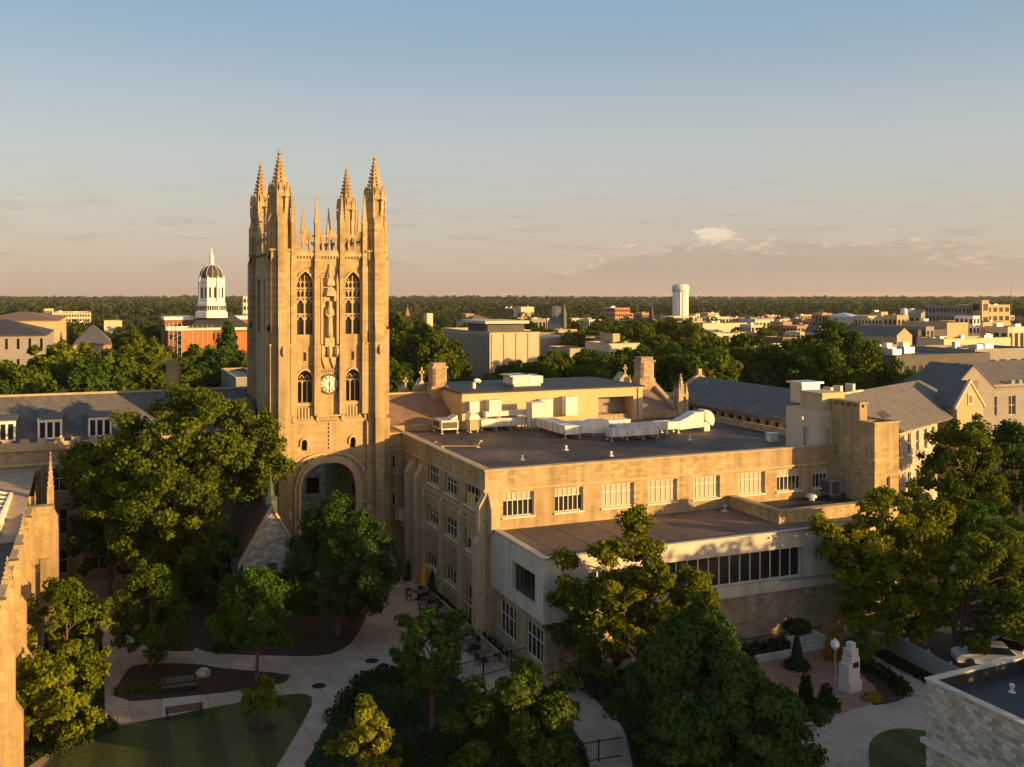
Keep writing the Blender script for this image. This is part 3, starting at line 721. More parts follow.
# corner turrets and their spires
def turret(cx, cy, fx, fy, zt):
    b = MB()
    for hw, z0, z1 in ((1.2, 0, 14.6), (1.05, 14.6, 22.2), (0.95, 22.2, 31.4)):
        b.prism([(cx - hw * (1 if fx < 0 else 0.9), cy - hw * (1 if fy < 0 else 0.9)), (cx + hw * (1 if fx > 0 else 0.9), cy - hw * (1 if fy < 0 else 0.9)),
                 (cx + hw * (1 if fx > 0 else 0.9), cy + hw * (1 if fy > 0 else 0.9)), (cx - hw * (1 if fx < 0 else 0.9), cy + hw * (1 if fy > 0 else 0.9))], z0, z1)
    # twin buttress fins on the outer faces
    for dep, z0, z1 in ((0.85, 0, 14.9), (0.72, 14.9, 23.6), (0.58, 23.6, 30.4), (0.36, 30.4, 34.0)):
        hw = 0.95
        for (ax, ay) in ((0, fy), (fx, 0)):
            if ay:
                s0, s1 = cx - 0.36, cx + 0.52
                yb = cy + ay * hw * 0.9; yo = cy + ay * (hw + dep)
                b.box(s0, s1, min(yb, yo), max(yb, yo), z0, z1)
                b.extrude([(s0, yo, z1), (s0, yb, z1), (s0, yb, z1 + 0.9)], (s1 - s0, 0, 0))
            else:
                s0, s1 = cy - 0.5, cy + 0.5
                xb = cx + ax * hw * 0.9; xo = cx + ax * (hw + dep * 0.55)
                b.box(min(xb, xo), max(xb, xo), s0, s1, z0, z1)
                b.extrude([(xo, s0, z1), (xb, s0, z1), (xb, s0, z1 + 0.9)], (0, s1 - s0, 0))
    for z in (14.6, 22.2, 31.2): b.box(cx - 1.0 if False else cx - 1.12, cx + 1.12, cy - 1.12, cy + 1.12, z, z + 0.16)
    if fy < 0: b.lathe(cx + 0.1, cy - 1.75, [(0.06, 21.2), (0.2, 21.5), (0.16, 22.0), (0.05, 22.2)], 6)
    b.build('corner_turret', 'stone', tower)
    p = MB(); a0 = math.pi / 8
    p.lathe(cx, cy, [(1.0, 31.3), (0.98, 33.6), (0.92, 33.8), (0.92, 36.3), (1.06, 36.4), (1.06, 36.55), (0.86, 36.6), (0.72, 37.2)], 8, 0, a0)
    for k in range(8):                                               # panelled faces and gablets
        a = k * math.pi / 4; ux, uy = math.cos(a), math.sin(a); vx, vy = -uy, ux
        ap = 0.87
        P = lambda s, o, z: (cx + ux * (ap + o) + vx * s, cy + uy * (ap + o) + vy * s, z)
        p.extrude([P(-0.34, 0.0, 36.5), P(0.34, 0.0, 36.5), P(0, 0.0, 37.7)], (ux * 0.1, uy * 0.1, 0))
        for s in (-0.36, 0.36): p.extrude([P(s - 0.05, -0.05, 31.6), P(s + 0.05, -0.05, 31.6), P(s + 0.05, -0.05, 36.3), P(s - 0.05, -0.05, 36.3)], (ux * 0.14, uy * 0.14, 0))
        b_ = a + a0
        qx, qy = cx + 1.02 * math.cos(b_), cy + 1.02 * math.sin(b_)
        p.lathe(qx, qy, [(0.1, 35.3), (0.1, 36.7), (0.02, 37.5)], 4, 0)
        if k % 2 == 0: p.box(qx + math.cos(b_) * .2 - 0.07, qx + math.cos(b_) * .2 + 0.07, qy + math.sin(b_) * .2 - 0.07, qy + math.sin(b_) * .2 + 0.07, 36.2, 36.4)
    crocket_spire(p, cx, cy, 36.9, zt - 0.55, 0.76, 8, 9)
    p.lathe(cx, cy, [(0.06, zt - 0.7), (0.2, zt - 0.5), (0.06, zt - 0.38), (0.05, zt)], 6); p.box(cx - 0.24, cx + 0.24, cy - 0.05, cy + 0.05, zt - 0.3, zt - 0.18)
    p.build('pinnacle', 'stone', tower)
turret(TX0 + 0.95, TY0 + 0.95, -1, -1, 41.0); turret(TX1 - 0.95, TY0 + 0.95, 1, -1, 41.0)
turret(TX0 + 0.95, TY1 - 0.95, -1, 1, 41.2); turret(TX1 - 0.95, TY1 - 0.95, 1, 1, 41.2)

# ================================================================== MAIN HALL
hall = thing('campus_hall', 'long flat-roofed three-storey limestone hall with dark membrane roof joined to the clock tower', 'building', (17, 10, 0))
w = MB()
FW = [(1.53, 4.21), (6.07, 8.61), (10.36, 13.39), (14.74, 17.59), (19.2, 21.96), (23.85, 26.73), (28.04, 30.7), (32.05, 33.77)]
FH = [(a, b, 9.38, 11.3) for a, b in FW]
facade(w, (0, 0), *NEG_Y, 37.2, 0, 13.15, FH, 0.28)
LW = [(1.1, 4.6), (6.33, 9.74), (11.39, 14.6)]
LH = [(a, b, 9.75, 11.5) for a, b in LW] + [(a, b, 6.1, 7.75) for a, b in LW] + [(6.58, 9.74, 2.1, 3.4), (11.96, 15.2, 2.1, 3.4), (2.7, 4.3, 0.2, 3.3), (17.6, 18.5, 9.7, 11.4), (17.6, 18.5, 5.6, 7.6)]
facade(w, (0, 0), *NEG_X, 23.0, 0, 13.15, LH, 0.28)
BH = [(0.9, 1.3, 9.7, 11.0), (0.9, 1.3, 5.9, 7.2)]
facade(w, (-1.95, 23.0), *NEG_Y, 1.95, 0, 13.15, BH, 0.25)
w.box(-1.95, 0, 23.3, 29, 0, 13.15); w.box(37.2, 37.5, 0.3, 29, 0, 13.15)
w.box(0.3, 37.2, 28.7, 29, 0, 13.15)
w.box(0.32, 0.6, 0.32, 28.7, 12.4, 13.15); w.box(0.6, 37.2, 0.32, 0.6, 12.4, 13.15)
for z in (9.2, 5.6, 1.9, ): w.box(0.9, 1.2, 0.9, 22.9, z - 0.4, z)       # floor edges behind the glass
w.build('wall', 'stone', hall)
t = MB()
t.box(-0.09, 37.2, -0.09, 0.62, 13.15, 13.25); t.box(-0.09, 0.62, 0.62, 23.1, 13.15, 13.25); t.box(-1.95, -0.09, 22.9, 23.3, 13.15, 13.25)
t.mark(); t.box(-0.14, 33.5, -0.14, 0, 11.52, 11.7); t.box(-0.07, 0, 0.0, 23, 11.52, 11.66); t.box(-1.95, -0.07, 22.93, 23, 11.52, 11.66)
t.mark(); t.box(-0.12, 0, 0.0, 23, 9.1, 9.3); t.mark(); t.box(-0.07, 0, 0, 16.5, 8.55, 8.7); t.mark(); t.box(-0.12, 0, 0.0, 16.5, 5.5, 5.72); t.mark(); t.box(-0.1, 0, 0, 23, 1.55, 1.75)
t.mark(); t.box(-1.95, -0.12, 22.88, 23, 5.1, 5.4); t.mark(); t.box(-1.95, -0.12, 22.8, 23, 9.1, 9.3)
t.build_each('string_course', 'trim', hall)
t = MB(); t.box(0.6, 37.2, 0.6, 28.7, 12.35, 12.45); t.build('roof', 'membrane', hall)
# buttresses
t = MB()
def butt_y(x0, x1, y, d, z0, z1):                                    # on a wall facing -y
    t.box(x0, x1, y - d, y, z0, z1 - d); t.extrude([(x0, y - d, z1 - d), (x0, y, z1 - d), (x0, y, z1 + d * 0.6)], (x1 - x0, 0, 0)); t.mark()
def butt_x(y0, y1, x, d, z0, z1):
    t.box(x - d, x, y0, y1, z0, z1 - d); t.extrude([(x - d, y0, z1 - d), (x, y0, z1 - d), (x, y0, z1 + d * 0.6)], (0, y1 - y0, 0)); t.mark()
butt_y(0.25, 0.95, 0, 0.75, 8.3, 11.0); butt_x(-0.0, 0.8, 0, 0.5, 0, 10.9); butt_x(-0.06, 0.86, 0, 0.8, 0, 8.3)
for y in (5.1, 10.2, 15.2): butt_x(y, y + 0.55, 0, 0.28, 0, 9.0)
butt_x(16.2, 17.1, 0, 0.65, 0, 10.6); butt_x(19.2, 20.1, 0, 0.65, 0, 10.6)
t.build_each('buttress', 'trim', hall)
t = MB(); t.prism([(-0.02, 20.4), (-0.9, 20.9), (-1.1, 21.7), (-0.9, 22.5), (-0.02, 22.9)], 4.9, 5.9); t.prism([(-0.02, 20.8), (-0.55, 21.2), (-0.6, 21.7), (-0.55, 22.3), (-0.02, 22.6)], 4.2, 4.9)
t.build('oriel_base', 'trim', hall)
for i, h in enumerate(FH):
    window(hall, (0, 0), *NEG_Y, h, 6 if h[1] - h[0] > 2 else 4, (0.66,), 0.28, sill=True, upper=(0.66, 'blind'), gm='blind' if i in (2, 3, 4, 5) else 'glass')
for i, h in enumerate(LH):
    wide = h[1] - h[0] > 2.5
    o = window(hall, (0, 0), *NEG_X, h, 4 if wide else 2, (0.55,) if h[3] - h[2] > 1.5 else (), 0.28, sill=h[2] > 1, upper=(rnd.choice((0.55, 0.75, 0.4)), 'blind') if i in (1, 3, 5) else None)
    if i == 0:
        q = MB(); q.box(0.235, 0.242, 2.9, 4.5, 9.85, 10.75); b = q.build('lit_blind', 'amberblind', o); b['label'] = 'yellow blind drawn behind the lower panes'
for h in BH: window(hall, (-1.95, 23.0), *NEG_Y, h, 1, (), 0.22)

# penthouse on the hall roof
ph = MB(); facade(ph, (8.15, 28), *NEG_Y, 22.45, 12.3, 16.3, [(16.6, 21.2, 12.5, 15.25)], 2.2); ph.box(8.15, 30.6, 30.21, 41, 12.3, 16.3); ph.face([(8.15, 28, 12.3), (8.15, 30.21, 12.3), (8.15, 30.21, 16.3), (8.15, 28, 16.3)]); ph.face([(30.6, 28, 12.3), (30.6, 30.21, 12.3), (30.6, 30.21, 16.3), (30.6, 28, 16.3)]); ph.build('penthouse', 'render', hall)
ph = MB(); ph.box(7.95, 30.8, 27.8, 41.2, 16.3, 16.45); ph.build('penthouse_roof', 'blackroof', hall)
ph = MB(); ph.box(24.8, 29.3, 30.1, 30.19, 12.5, 15.2); ph.tube([(29.9, 27.93, 12.5), (29.9, 27.93, 16.2)], 0.05); ph.build('penthouse_door', 'graywall', hall)

# ------------------------------------------------------------------ older gabled block behind
old = thing('gabled_block', 'old gothic block with brown slate gable roof and two tall stone chimneys behind the penthouse', 'building', (17, 36, 0))
w = MB(); w.box(0.2, 36.5, 29.4, 42.5, 0, 13.0)
w.extrude([(36.2, 29.0, 13), (36.2, 42.9, 13), (36.2, 36, 16.2)], (0.5, 0, 0)); w.build('wall', 'stone', old)
w = MB(); gable_roof(w, -1.9, 36.2, 29.4, 42.6, 12.95, 15.75, 'x', 0.2, m=0); w.build('roof', 'slatebrown', old)
w = MB()
for ys in (-1, 1):
    w.extrude([(36.15, 36, 15.85), (36.15, 36, 16.35), (36.15, 36 + ys * 7.0, 12.95), (36.15, 36 + ys * 7.0, 12.5)], (0.6, 0, 0))
w.box(-1.9, 36.2, 35.9, 36.1, 15.72, 15.9); w.build('coping', 'trim', old)
for x0, x1, y in ((7.0, 8.7, 34.6), (34.2, 36.1, 34.6)):
    c = MB(); c.prism([(x0 - 0.15, y), (x1 + 0.15, y), (x1 + 0.15, y + 1.9), (x0 - 0.15, y + 1.9)], 13, 16.6)
    c.prism([(x0, y + .1), (x0 + .3, y - .1), (x1 - .3, y - .1), (x1, y + .1), (x1, y + 1.7), (x1 - .3, y + 1.9), (x0 + .3, y + 1.9), (x0, y + 1.7)], 16.6, 18.6)
    c.box(x0 - 0.1, x1 + 0.1, y - 0.18, y + 1.98, 18.6, 18.85); c.box(x0 + 0.1, x1 - 0.1, y + 0.1, y + 1.7, 18.85, 19.25)
    c.build('chimney', 'rubble', old)
c = MB()
cx, cy = 36.6, 29.3
for dx in (-0.5, 0.5):
    for dy in (-0.5, 0.5): c.box(cx + dx - 0.16, cx + dx + 0.16, cy + dy - 0.16, cy + dy + 0.16, 12.9, 15.2); crocket_spire(c, cx + dx, cy + dy, 15.2, 16.3, 0.2, 4, 3)
c.box(cx - 0.7, cx + 0.7, cy - 0.7, cy + 0.7, 10, 13.0); c.box(cx - 0.42, cx + 0.42, cy - 0.42, cy + 0.42, 13, 15.0); c.box(cx - 0.62, cx + 0.62, cy - 0.62, cy + 0.62, 14.8, 15.1)
crocket_spire(c, cx, cy, 15.1, 17.4, 0.5, 8, 5)
c.build('pinnacle', 'trim', old)
for px, py, D, hh, r_ in ((622, 386, 135, 2.4, 0.95), (420, 398, 118, 3.0, 0.75), (404, 398, 118, 2.0, 0.7)):
    x, y, z = at(px, py, D); c = MB(); c.box(x - r_, x + r_, y - r_, y + r_, z - 3, z + hh * 0.35)
    if px != 404:
        for dx in (-1, 1): crocket_spire(c, x + dx * r_ * 0.85, y - r_ * 0.8, z + hh * 0.3, z + hh * 0.6, 0.16, 4, 2)
    c.extrude([(x - r_, y - r_ - 0.02, z + hh * 0.35), (x + r_, y - r_ - 0.02, z + hh * 0.35), (x, y - r_ - 0.02, z + hh * 0.8)], (0, r_ * 2, 0))
    c.box(x - 0.09, x + 0.09, y - r_, y - r_ + 0.2, z + hh * 0.75, z + hh * 1.25); c.box(x - 0.3, x + 0.3, y - r_, y - r_ + 0.2, z + hh * 1.0, z + hh * 1.1)
    c.build('finial', 'trim', old)

# ------------------------------------------------------------------ stair block and chimney at the hall's end
sb = thing('stair_block', 'stepped stone stair block with square tower and flue at the long hall\'s end', 'building', (35, 0, 0))
w = MB()
facade(w, (33.25, 0.65), *NEG_X, 4.7, 12.4, 16.3, [(1.3, 2.2, 12.6, 14.6), (2.0, 2.35, 15.2, 15.6)], 0.2)
facade(w, (33.25, 0.65), *NEG_Y, 2.0, 12.4, 16.3, [(0.75, 1.3, 12.6, 14.6)], 0.2)
w.face([(33.25, 5.35, 12.4), (33.25, 5.35, 16.3), (38, 5.35, 16.3), (38, 5.35, 12.4)]); w.face([(38, 0.65, 0), (38, 5.35, 0), (38, 5.35, 16.3), (38, 0.65, 16.3)])
w.face([(33.27, 0.67, 16.0), (38, 0.67, 16.0), (38, 5.3, 16.0), (33.27, 5.3, 16.0)])
w.build('wall', 'creamwall', sb)
w = MB(); w.box(33.5, 33.55, 1.95, 2.85, 12.6, 14.6); w.mark(); w.box(34.0, 34.55, 0.87, 0.92, 12.6, 14.6); w.build_each('door', 'annex', sb)
w = MB(); w.box(33.8, 36.4, 0.8, 3.9, 16.0, 17.75); w.box(33.7, 36.5, 0.7, 4.0, 17.75, 17.9); w.build('roof_room', 'render', sb)
w = MB(); w.box(34.75, 35.6, -3.0, 0.6, 0, 16.9)
for k in range(5): w.box(34.78, 35.0, -2.98 + k * 0.82, -2.6 + k * 0.82, 16.9, 17.2); w.box(35.3, 35.57, -2.98 + k * 0.82, -2.6 + k * 0.82, 16.9, 17.2)
w.box(34.65, 35.7, -3.12, 0.75, 17.2, 17.4)
w.build('flue', 'stone', sb)
w = MB()
facade(w, (34.6, -5.0), *NEG_Y, 2.75, 0, 15.75, [(1.35, 1.75, 9.3, 11.0)], 0.25)
facade(w, (34.6, -5.0), *NEG_X, 2.0, 0, 15.75, [], 0.2)
w.face([(37.35, -5, 0), (37.35, 0.6, 0), (37.35, 0.6, 15.75), (37.35, -5, 15.75)]); w.box(35.62, 37.33, -3, 0.6, 0, 15.7); w.face([(34.62, -4.98, 15.4), (37.33, -4.98, 15.4), (37.33, -3, 15.4), (34.62, -3, 15.4)])
w.build('stair_tower', 'stone', sb)
w = MB(); w.box(34.5, 37.45, -5.1, -4.9, 15.75, 15.85); w.box(34.5, 34.7, -4.9, -3.02, 15.75, 15.85); w.box(37.25, 37.45, -4.9, 0.6, 15.75, 15.85); w.build('coping', 'trim', sb)
window(sb, (34.6, -5.0), *NEG_Y, (1.35, 1.75, 9.3, 11.0), 1, (0.5,), 0.22)

# ------------------------------------------------------------------ front annex
ax = thing('flat_annex', 'low flat-roofed annex of pale concrete with a long strip window in front of the hall', 'building', (15, -5, 0))
w = MB()
AH = [(1.4, 5.6, 5.0, 7.2)]
facade(w, (0.5, -9.9), *NEG_X, 9.9, 4.1, 8.62, AH, 0.45)
facade(w, (0.5, -9.9), *NEG_Y, 30.5, 4.1, 8.62, [(3.5, 22.35, 4.95, 7.33)], 0.6)
w.face([(31, -9.9, 0), (31, 0, 0), (31, 0, 8.62), (31, -9.9, 8.62)])
w.box(0.8, 30.7, -9.6, -9.3, 8.2, 8.62); w.box(0.8, 1.1, -9.3, -0.02, 8.2, 8.62)
w.face([(0.5, -9.9, 4.1), (31, -9.9, 4.1), (31, -9.5, 4.1), (0.5, -9.5, 4.1)]); w.face([(0.5, -9.9, 4.1), (0.9, -9.9, 4.1), (0.9, 0, 4.1), (0.5, 0, 4.1)])
w.build('upper_wall', 'annex', ax)
w = MB()
AL = [(0.3, 3.3, 1.0, 3.45), (5.2, 8.4, 1.0, 3.45)]
facade(w, (0.72, -9.7), *NEG_X, 9.7, 0, 4.098, AL, 0.25)
facade(w, (0.72, -9.7), *NEG_Y, 30.2, 0, 4.098, [], 0.25)
w.build('lower_wall', 'rubble', ax)
w = MB(); w.box(1.1, 30.7, -9.3, -0.02, 8.3, 8.4); w.build('roof', 'gravel', ax)
w = MB(); w.box(0.42, 31.05, -9.98, -9.55, 8.62, 8.70); w.box(0.42, 0.85, -9.55, -0.02, 8.62, 8.70); w.box(20.6, 31.05, -9.99, -9.9, 4.85, 4.95); w.build('coping', 'metal', ax)
window(ax, (0.5, -9.9), *NEG_X, AH[0], 3, (), 0.4, fm='darkframe', bar=0.09)
window(ax, (0.5, -9.9), *NEG_Y, (3.5, 22.35, 4.95, 7.33), 20, (), 0.5, bar=0.12, fm='annex')
for h in AL: window(ax, (0.72, -9.7), *NEG_X, h, 4, (0.6,), 0.22)
# raised terrace roof with stone parapet
w = MB()
w.box(22.9, 34.55, -6.9, -6.4, 8.0, 9.35); w.box(22.9, 23.4, -6.4, -0.02, 8.0, 9.35); w.box(22.8, 34.55, -7.0, -6.3, 9.35, 9.47); w.box(22.8, 23.5, -6.3, -0.02, 9.35, 9.47)
w.box(31.02, 34.5, -6.9, -0.1, 0, 8.0)
w.build('raised_parapet', 'stone', ax)
w = MB(); w.box(23.4, 34.5, -6.4, -0.02, 8.45, 8.6); w.build('raised_roof', 'blackroof', ax)

# ================================================================== PLANT ON THE ROOFS
def roofbox(name, label, cat, x0, x1, y0, y1, z0, z1, m='white', legs=0.0, group=None, ribs=0):
    t = thing(name, label, cat, ((x0 + x1) / 2, (y0 + y1) / 2, z0 - legs), group=group)
    b = MB(); b.box(x0, x1, y0, y1, z0, z1)
    b.build('casing', m, t)
    r = MB()
    nx, ny = max(1, int((x1 - x0) / 1.4)), max(1, int((y1 - y0) / 1.4))
    for k in range(nx + 1):
        x = x0 + (x1 - x0) * k / nx
        r.box(x - 0.03, x + 0.03, y0 - 0.03, y0, z0, z1); r.box(x - 0.03, x + 0.03, y0 - 0.03, y1 + 0.03, z1, z1 + 0.03)
    for k in range(ny + 1):
        y = y0 + (y1 - y0) * k / ny
        r.box(x0 - 0.03, x0, y - 0.03, y + 0.03, z0, z1); r.box(x0 - 0.03, x1 + 0.03, y - 0.03, y + 0.03, z1 + 0.031, z1 + 0.05)
    r.build('flange', 'metal', t)
    if legs:
        for k in range(nx + 1):
            x = min(max(x0 + (x1 - x0) * k / nx, x0 + .1), x1 - .1)
            for y in (y0 + 0.1, y1 - 0.1):
                b = MB(); b.box(x - 0.05, x + 0.05, y - 0.05, y + 0.05, z0 - legs, z0); b.box(x - 0.15, x + 0.15, y - 0.15, y + 0.15, z0 - legs, z0 - legs + 0.06); b.build('leg', 'metal', t)
    return t
ZR = 12.45
t = roofbox('air_handler', 'boxy white air handler on a low stand at the tower end of the roof', 'air handler', 5.0, 6.9, 25.6, 28.6, ZR + 0.4, ZR + 1.35, legs=0.4)
b = MB(); b.extrude([(6.1, 25.9, ZR + 1.4), (6.9, 25.9, ZR + 1.4), (6.9, 25.9, ZR + 1.85)], (0, 1.6, 0)); b.build('hood', 'white', t)
b = MB(); b.box(5.15, 6.75, 25.54, 25.57, ZR + 0.55, ZR + 1.2); b.build('grille', 'darkframe', t)
b = MB(); b.box(4.94, 4.97, 26.2, 28.2, ZR + 0.6, ZR + 1.2); b.build('grille', 'darkframe', t)
t = roofbox('exhaust_fan', 'tan cabinet fan with tilted white cowl beside the air handler', 'fan', 8.1, 9.1, 25.4, 26.6, ZR + 0.25, ZR + 1.3, 'tan', legs=0.25)
b = MB(); b.extrude([(8.0, 25.3, ZR + 1.36), (9.3, 25.3, ZR + 1.36), (9.0, 25.3, ZR + 1.95), (8.2, 25.3, ZR + 2.1)], (0, 1.4, 0)); b.build('cowl', 'white', t)
roofbox('roof_duct', 'lower white duct running along the foot of the penthouse wall', 'duct', 9.7, 14.9, 26.2, 27.2, ZR + 0.4, ZR + 1.2, legs=0.4)
roofbox('roof_duct', 'upper white duct stacked above the lower one by the penthouse wall', 'duct', 10.3, 15.3, 26.5, 27.3, ZR + 1.45, ZR + 1.95, legs=0.2)
for nm, a, z0, z1, dp in (('small white wall box nearest the left corner of the penthouse', (8.8, 9.9), 14.3, 15.5, 0.7),
                          ('larger white wall box over the stacked ducts on the penthouse', (10.9, 12.3), 14.2, 15.6, 1.1),
                          ('white wall box halfway along the penthouse wall', (17.1, 18.5), 13.4, 15.4, 1.0),
                          ('tall white wall box between the middle box and the shaded door', (20.1, 21.5), 13.5, 15.6, 1.1)):
    t = thing('wall_vent', nm, 'vent box', (a[0], 28 - dp / 2, z0), group='white vent boxes on the penthouse wall')
    b = MB(); b.box(a[0], a[1], 28 - dp, 27.99, z0, z1); b.build('casing', 'white', t)
    b = MB()
    for k in range(5): b.box(a[0] - 0.025, a[0], 28 - dp + 0.1, 27.9, z0 + 0.2 + k * (z1 - z0 - 0.4) / 5, z0 + 0.26 + k * (z1 - z0 - 0.4) / 5)
    b.box(a[0] + 0.1, a[1] - 0.1, 28 - dp - 0.02, 28 - dp, z0 + 0.1, z0 + 0.16); b.build('louvre', 'metal', t)
roofbox('roof_duct', 'tall upright white duct box where the roof ducts meet', 'duct', 14.9, 16.6, 24.6, 26.0, ZR + 0.3, ZR + 2.9, legs=0.3)
roofbox('roof_duct', 'white duct running from the upright box towards the roof front', 'duct', 15.3, 17.1, 17.3, 24.4, ZR + 0.45, ZR + 1.3, legs=0.45)
t = thing('roof_duct', 'humped white duct elbow bridging two straight duct runs', 'duct', (18.2, 18.2, ZR))
b = MB(); b.extrude([(17.2, 17.5, ZR + 0.5), (20.6, 17.5, ZR + 0.3), (20.6, 17.5, ZR + 1.2), (20.3, 17.5, ZR + 1.7), (18.6, 17.5, ZR + 1.75), (17.2, 17.5, ZR + 1.25)], (0, 1.2, 0)); b.build('casing', 'white', t)
b = MB(); b.box(18.6, 18.75, 17.6, 18.6, ZR, ZR + 0.42); b.build('leg', 'metal', t)
roofbox('roof_duct', 'long flat white duct nearest the roof edge', 'duct', 19.0, 24.5, 14.3, 15.5, ZR + 0.4, ZR + 1.1, legs=0.4)
roofbox('roof_duct', 'white duct crossing behind the nearest one towards the right end', 'duct', 20.8, 28.4, 16.6, 17.8, ZR + 0.45, ZR + 1.2, legs=0.45)
roofbox('roof_duct', 'long white cross duct passing in front of the penthouse', 'duct', 17.4, 24.6, 20.4, 21.6, ZR + 0.5, ZR + 1.2, legs=0.5)
t = thing('exhaust_hood', 'big sloping white exhaust hood with curved cowl at the duct end', 'exhaust hood', (30, 17, ZR))
b = MB(); b.extrude([(28.45, 16.6, ZR + 0.35), (31.4, 16.6, ZR + 0.5), (31.4, 16.6, ZR + 2.1), (30.3, 16.6, ZR + 2.05), (29.4, 16.6, ZR + 1.6), (28.45, 16.6, ZR + 1.25)], (0, 1.5, 0)); b.build('casing', 'white', t)
b = MB()
for k in range(6):
    a, c = R(95 - k * 22), R(95 - (k + 1) * 22)
    b.extrude([(31.45 + 0.2, 16.7, ZR + 1.2), (31.65 + 1.2 * math.cos(a), 16.7, ZR + 1.2 + 1.1 * math.sin(a)), (31.65 + 1.2 * math.cos(c), 16.7, ZR + 1.2 + 1.1 * math.sin(c))], (0, 1.3, 0))
b.box(31.6, 32.3, 16.8, 17.9, ZR, ZR + 1.0); b.build('cowl', 'white', t)
x, y, _ = *g(772, 442, ZR), 0
t = thing('roof_vent', 'small white cube vent alone on the dark roof by the stair block', 'vent', (x, y, ZR)); b = MB(); b.box(x - 0.42, x + 0.42, y - 0.42, y + 0.42, ZR + 0.12, ZR + 0.85); b.box(x - 0.3, x + 0.3, y - 0.3, y + 0.3, ZR, ZR + 0.12); b.box(x - 0.5, x + 0.5, y - 0.5, y + 0.5, ZR + 0.85, ZR + 0.92); b.build('casing', 'white', t)
t = thing('air_handler', 'white rooftop unit standing on top of the penthouse roof', 'air handler', (17.8, 33, 16.45)); b = MB(); b.box(15.8, 19.6, 32, 35, 16.75, 17.6); b.build('casing', 'white', t); b = MB(); b.box(15.4, 18, 31.8, 35.2, 17.6, 17.75); b.box(16, 19.4, 32.2, 34.8, 16.45, 16.75); b.build('cover', 'metal', t)
t = thing('roof_vent', 'white goose-neck vent pipe on the penthouse roof', 'vent', (11.4, 32, 16.45)); b = MB(); b.tube([(11, 32, 16.4), (11, 32, 17.0), (11.15, 32, 17.3), (11.5, 32, 17.35), (11.75, 32, 17.15)], 0.24, 8); b.build('pipe', 'white', t)
for px, py, lab in ((805, 493, 'low white dome vent beside the grey cooler, the one further off'), (812, 497, 'low white dome vent beside the grey cooler, the nearer one')):
    x, y = g(px, py + 3, 8.6); t = thing('roof_vent', lab, 'vent', (x, y, 8.6), group='white dome vents on the raised roof'); b = MB(); b.lathe(x, y, [(0.3, 8.6), (0.3, 8.85), (0.5, 8.87), (0.42, 9.1), (0.1, 9.2)], 10); b.build('cap', 'white', t, smooth=False)
x, y = g(836, 496, 8.6)
t = thing('air_conditioner', 'grey steel cooling unit with sloped top beside the stone flue', 'air conditioner', (x, y, 8.6))
b = MB(); b.box(x - 1.2, x - 0.1, y - 0.7, y + 0.8, 8.85, 10.2); b.extrude([(x - 0.1, y - 0.6, 8.85), (x + 1.3, y - 0.6, 9.4), (x + 1.3, y - 0.6, 9.9), (x - 0.1, y - 0.6, 10.15)], (0, 1.3, 0)); b.build('casing', 'metal', t)
b = MB(); b.box(x - 1.06, x - 0.24, y - 0.73, y - 0.7, 9.0, 10.05); b.build('grille', 'darkframe', t)
b = MB(); b.box(x - 1.23, x - 1.2, y - 0.55, y + 0.65, 9.0, 10.05); b.build('grille', 'darkframe', t)
b = MB(); b.box(x - 1.3, x + 1.2, y - 0.8, y - 0.6, 8.6, 8.85); b.box(x - 1.3, x + 1.2, y + 0.6, y + 0.8, 8.6, 8.85); b.build('skid', 'darkframe', t)
for px, py, lab in ((725, 511, 'small grey pipe vent on the brown annex roof'),):
    x, y = g(px, py, 8.4); t = thing('roof_vent', lab, 'vent', (x, y, 8.4)); b = MB(); b.lathe(x, y, [(0.35, 8.4), (0.2, 8.5), (0.12, 8.55), (0.12, 8.8), (0.2, 8.82), (0.2, 8.9)], 8); b.build('pipe', 'metal', t)
rp = random.Random(3)
for k, (px, py) in enumerate(((566, 450), (611, 456), (690, 440), (522, 460))):
    x, y = g(px, py, ZR)
    t = thing('roof_drain' if k % 2 else 'roof_vent', 'small pipe stub standing alone on the open hall roof', 'vent', (x, y, ZR), group='pipe stubs on the open hall roof')
    b = MB(); b.lathe(x, y, [(0.28, ZR), (0.2, ZR + 0.06), (0.1, ZR + 0.08), (0.1, ZR + 0.2 + 0.15 * rp.random()), (0.15, ZR + 0.38), (0.12, ZR + 0.43)], 8); b.build('pipe', rp.choice(('metal', 'tan', 'white')), t)
b = MB()
for k in range(12): x = 1.5 + k * 3.0; b.box(x - 0.04, x + 0.04, 0.7, 27.8, ZR, ZR + 0.012)
for k in range(5): y = 4 + k * 5.2; b.box(0.7, 32.4, y - 0.04, y + 0.04, ZR + 0.001, ZR + 0.015)
b.build('roof_seam', 'blackroof', hall)
b = MB()
for k in range(9): x = 2.6 + k * 3.1; b.box(x - 0.014, x + 0.014, -9.2, -0.1 if x < 22.8 else -7.0, 8.4, 8.412)
b.build('roof_seam', 'membrane', ax)
# loose pipe run
t = thing('gas_pipe', 'thin pale gas pipe running low along the roof edge', 'pipe', (*g(450, 446, ZR), ZR)); b = MB()
pts = [(*g(a, b_, ZR + .15), ZR + .15) for a, b_ in ((436, 441), (442, 446), (478, 446), (481, 440))]
b.tube(pts, 0.05); b.build('pipe', 'trim', t); b = MB()
for p in pts: b.box(p[0] - 0.18, p[0] + 0.18, p[1] - 0.1, p[1] + 0.1, ZR, ZR + 0.1)
b.build('block', 'trim', t)

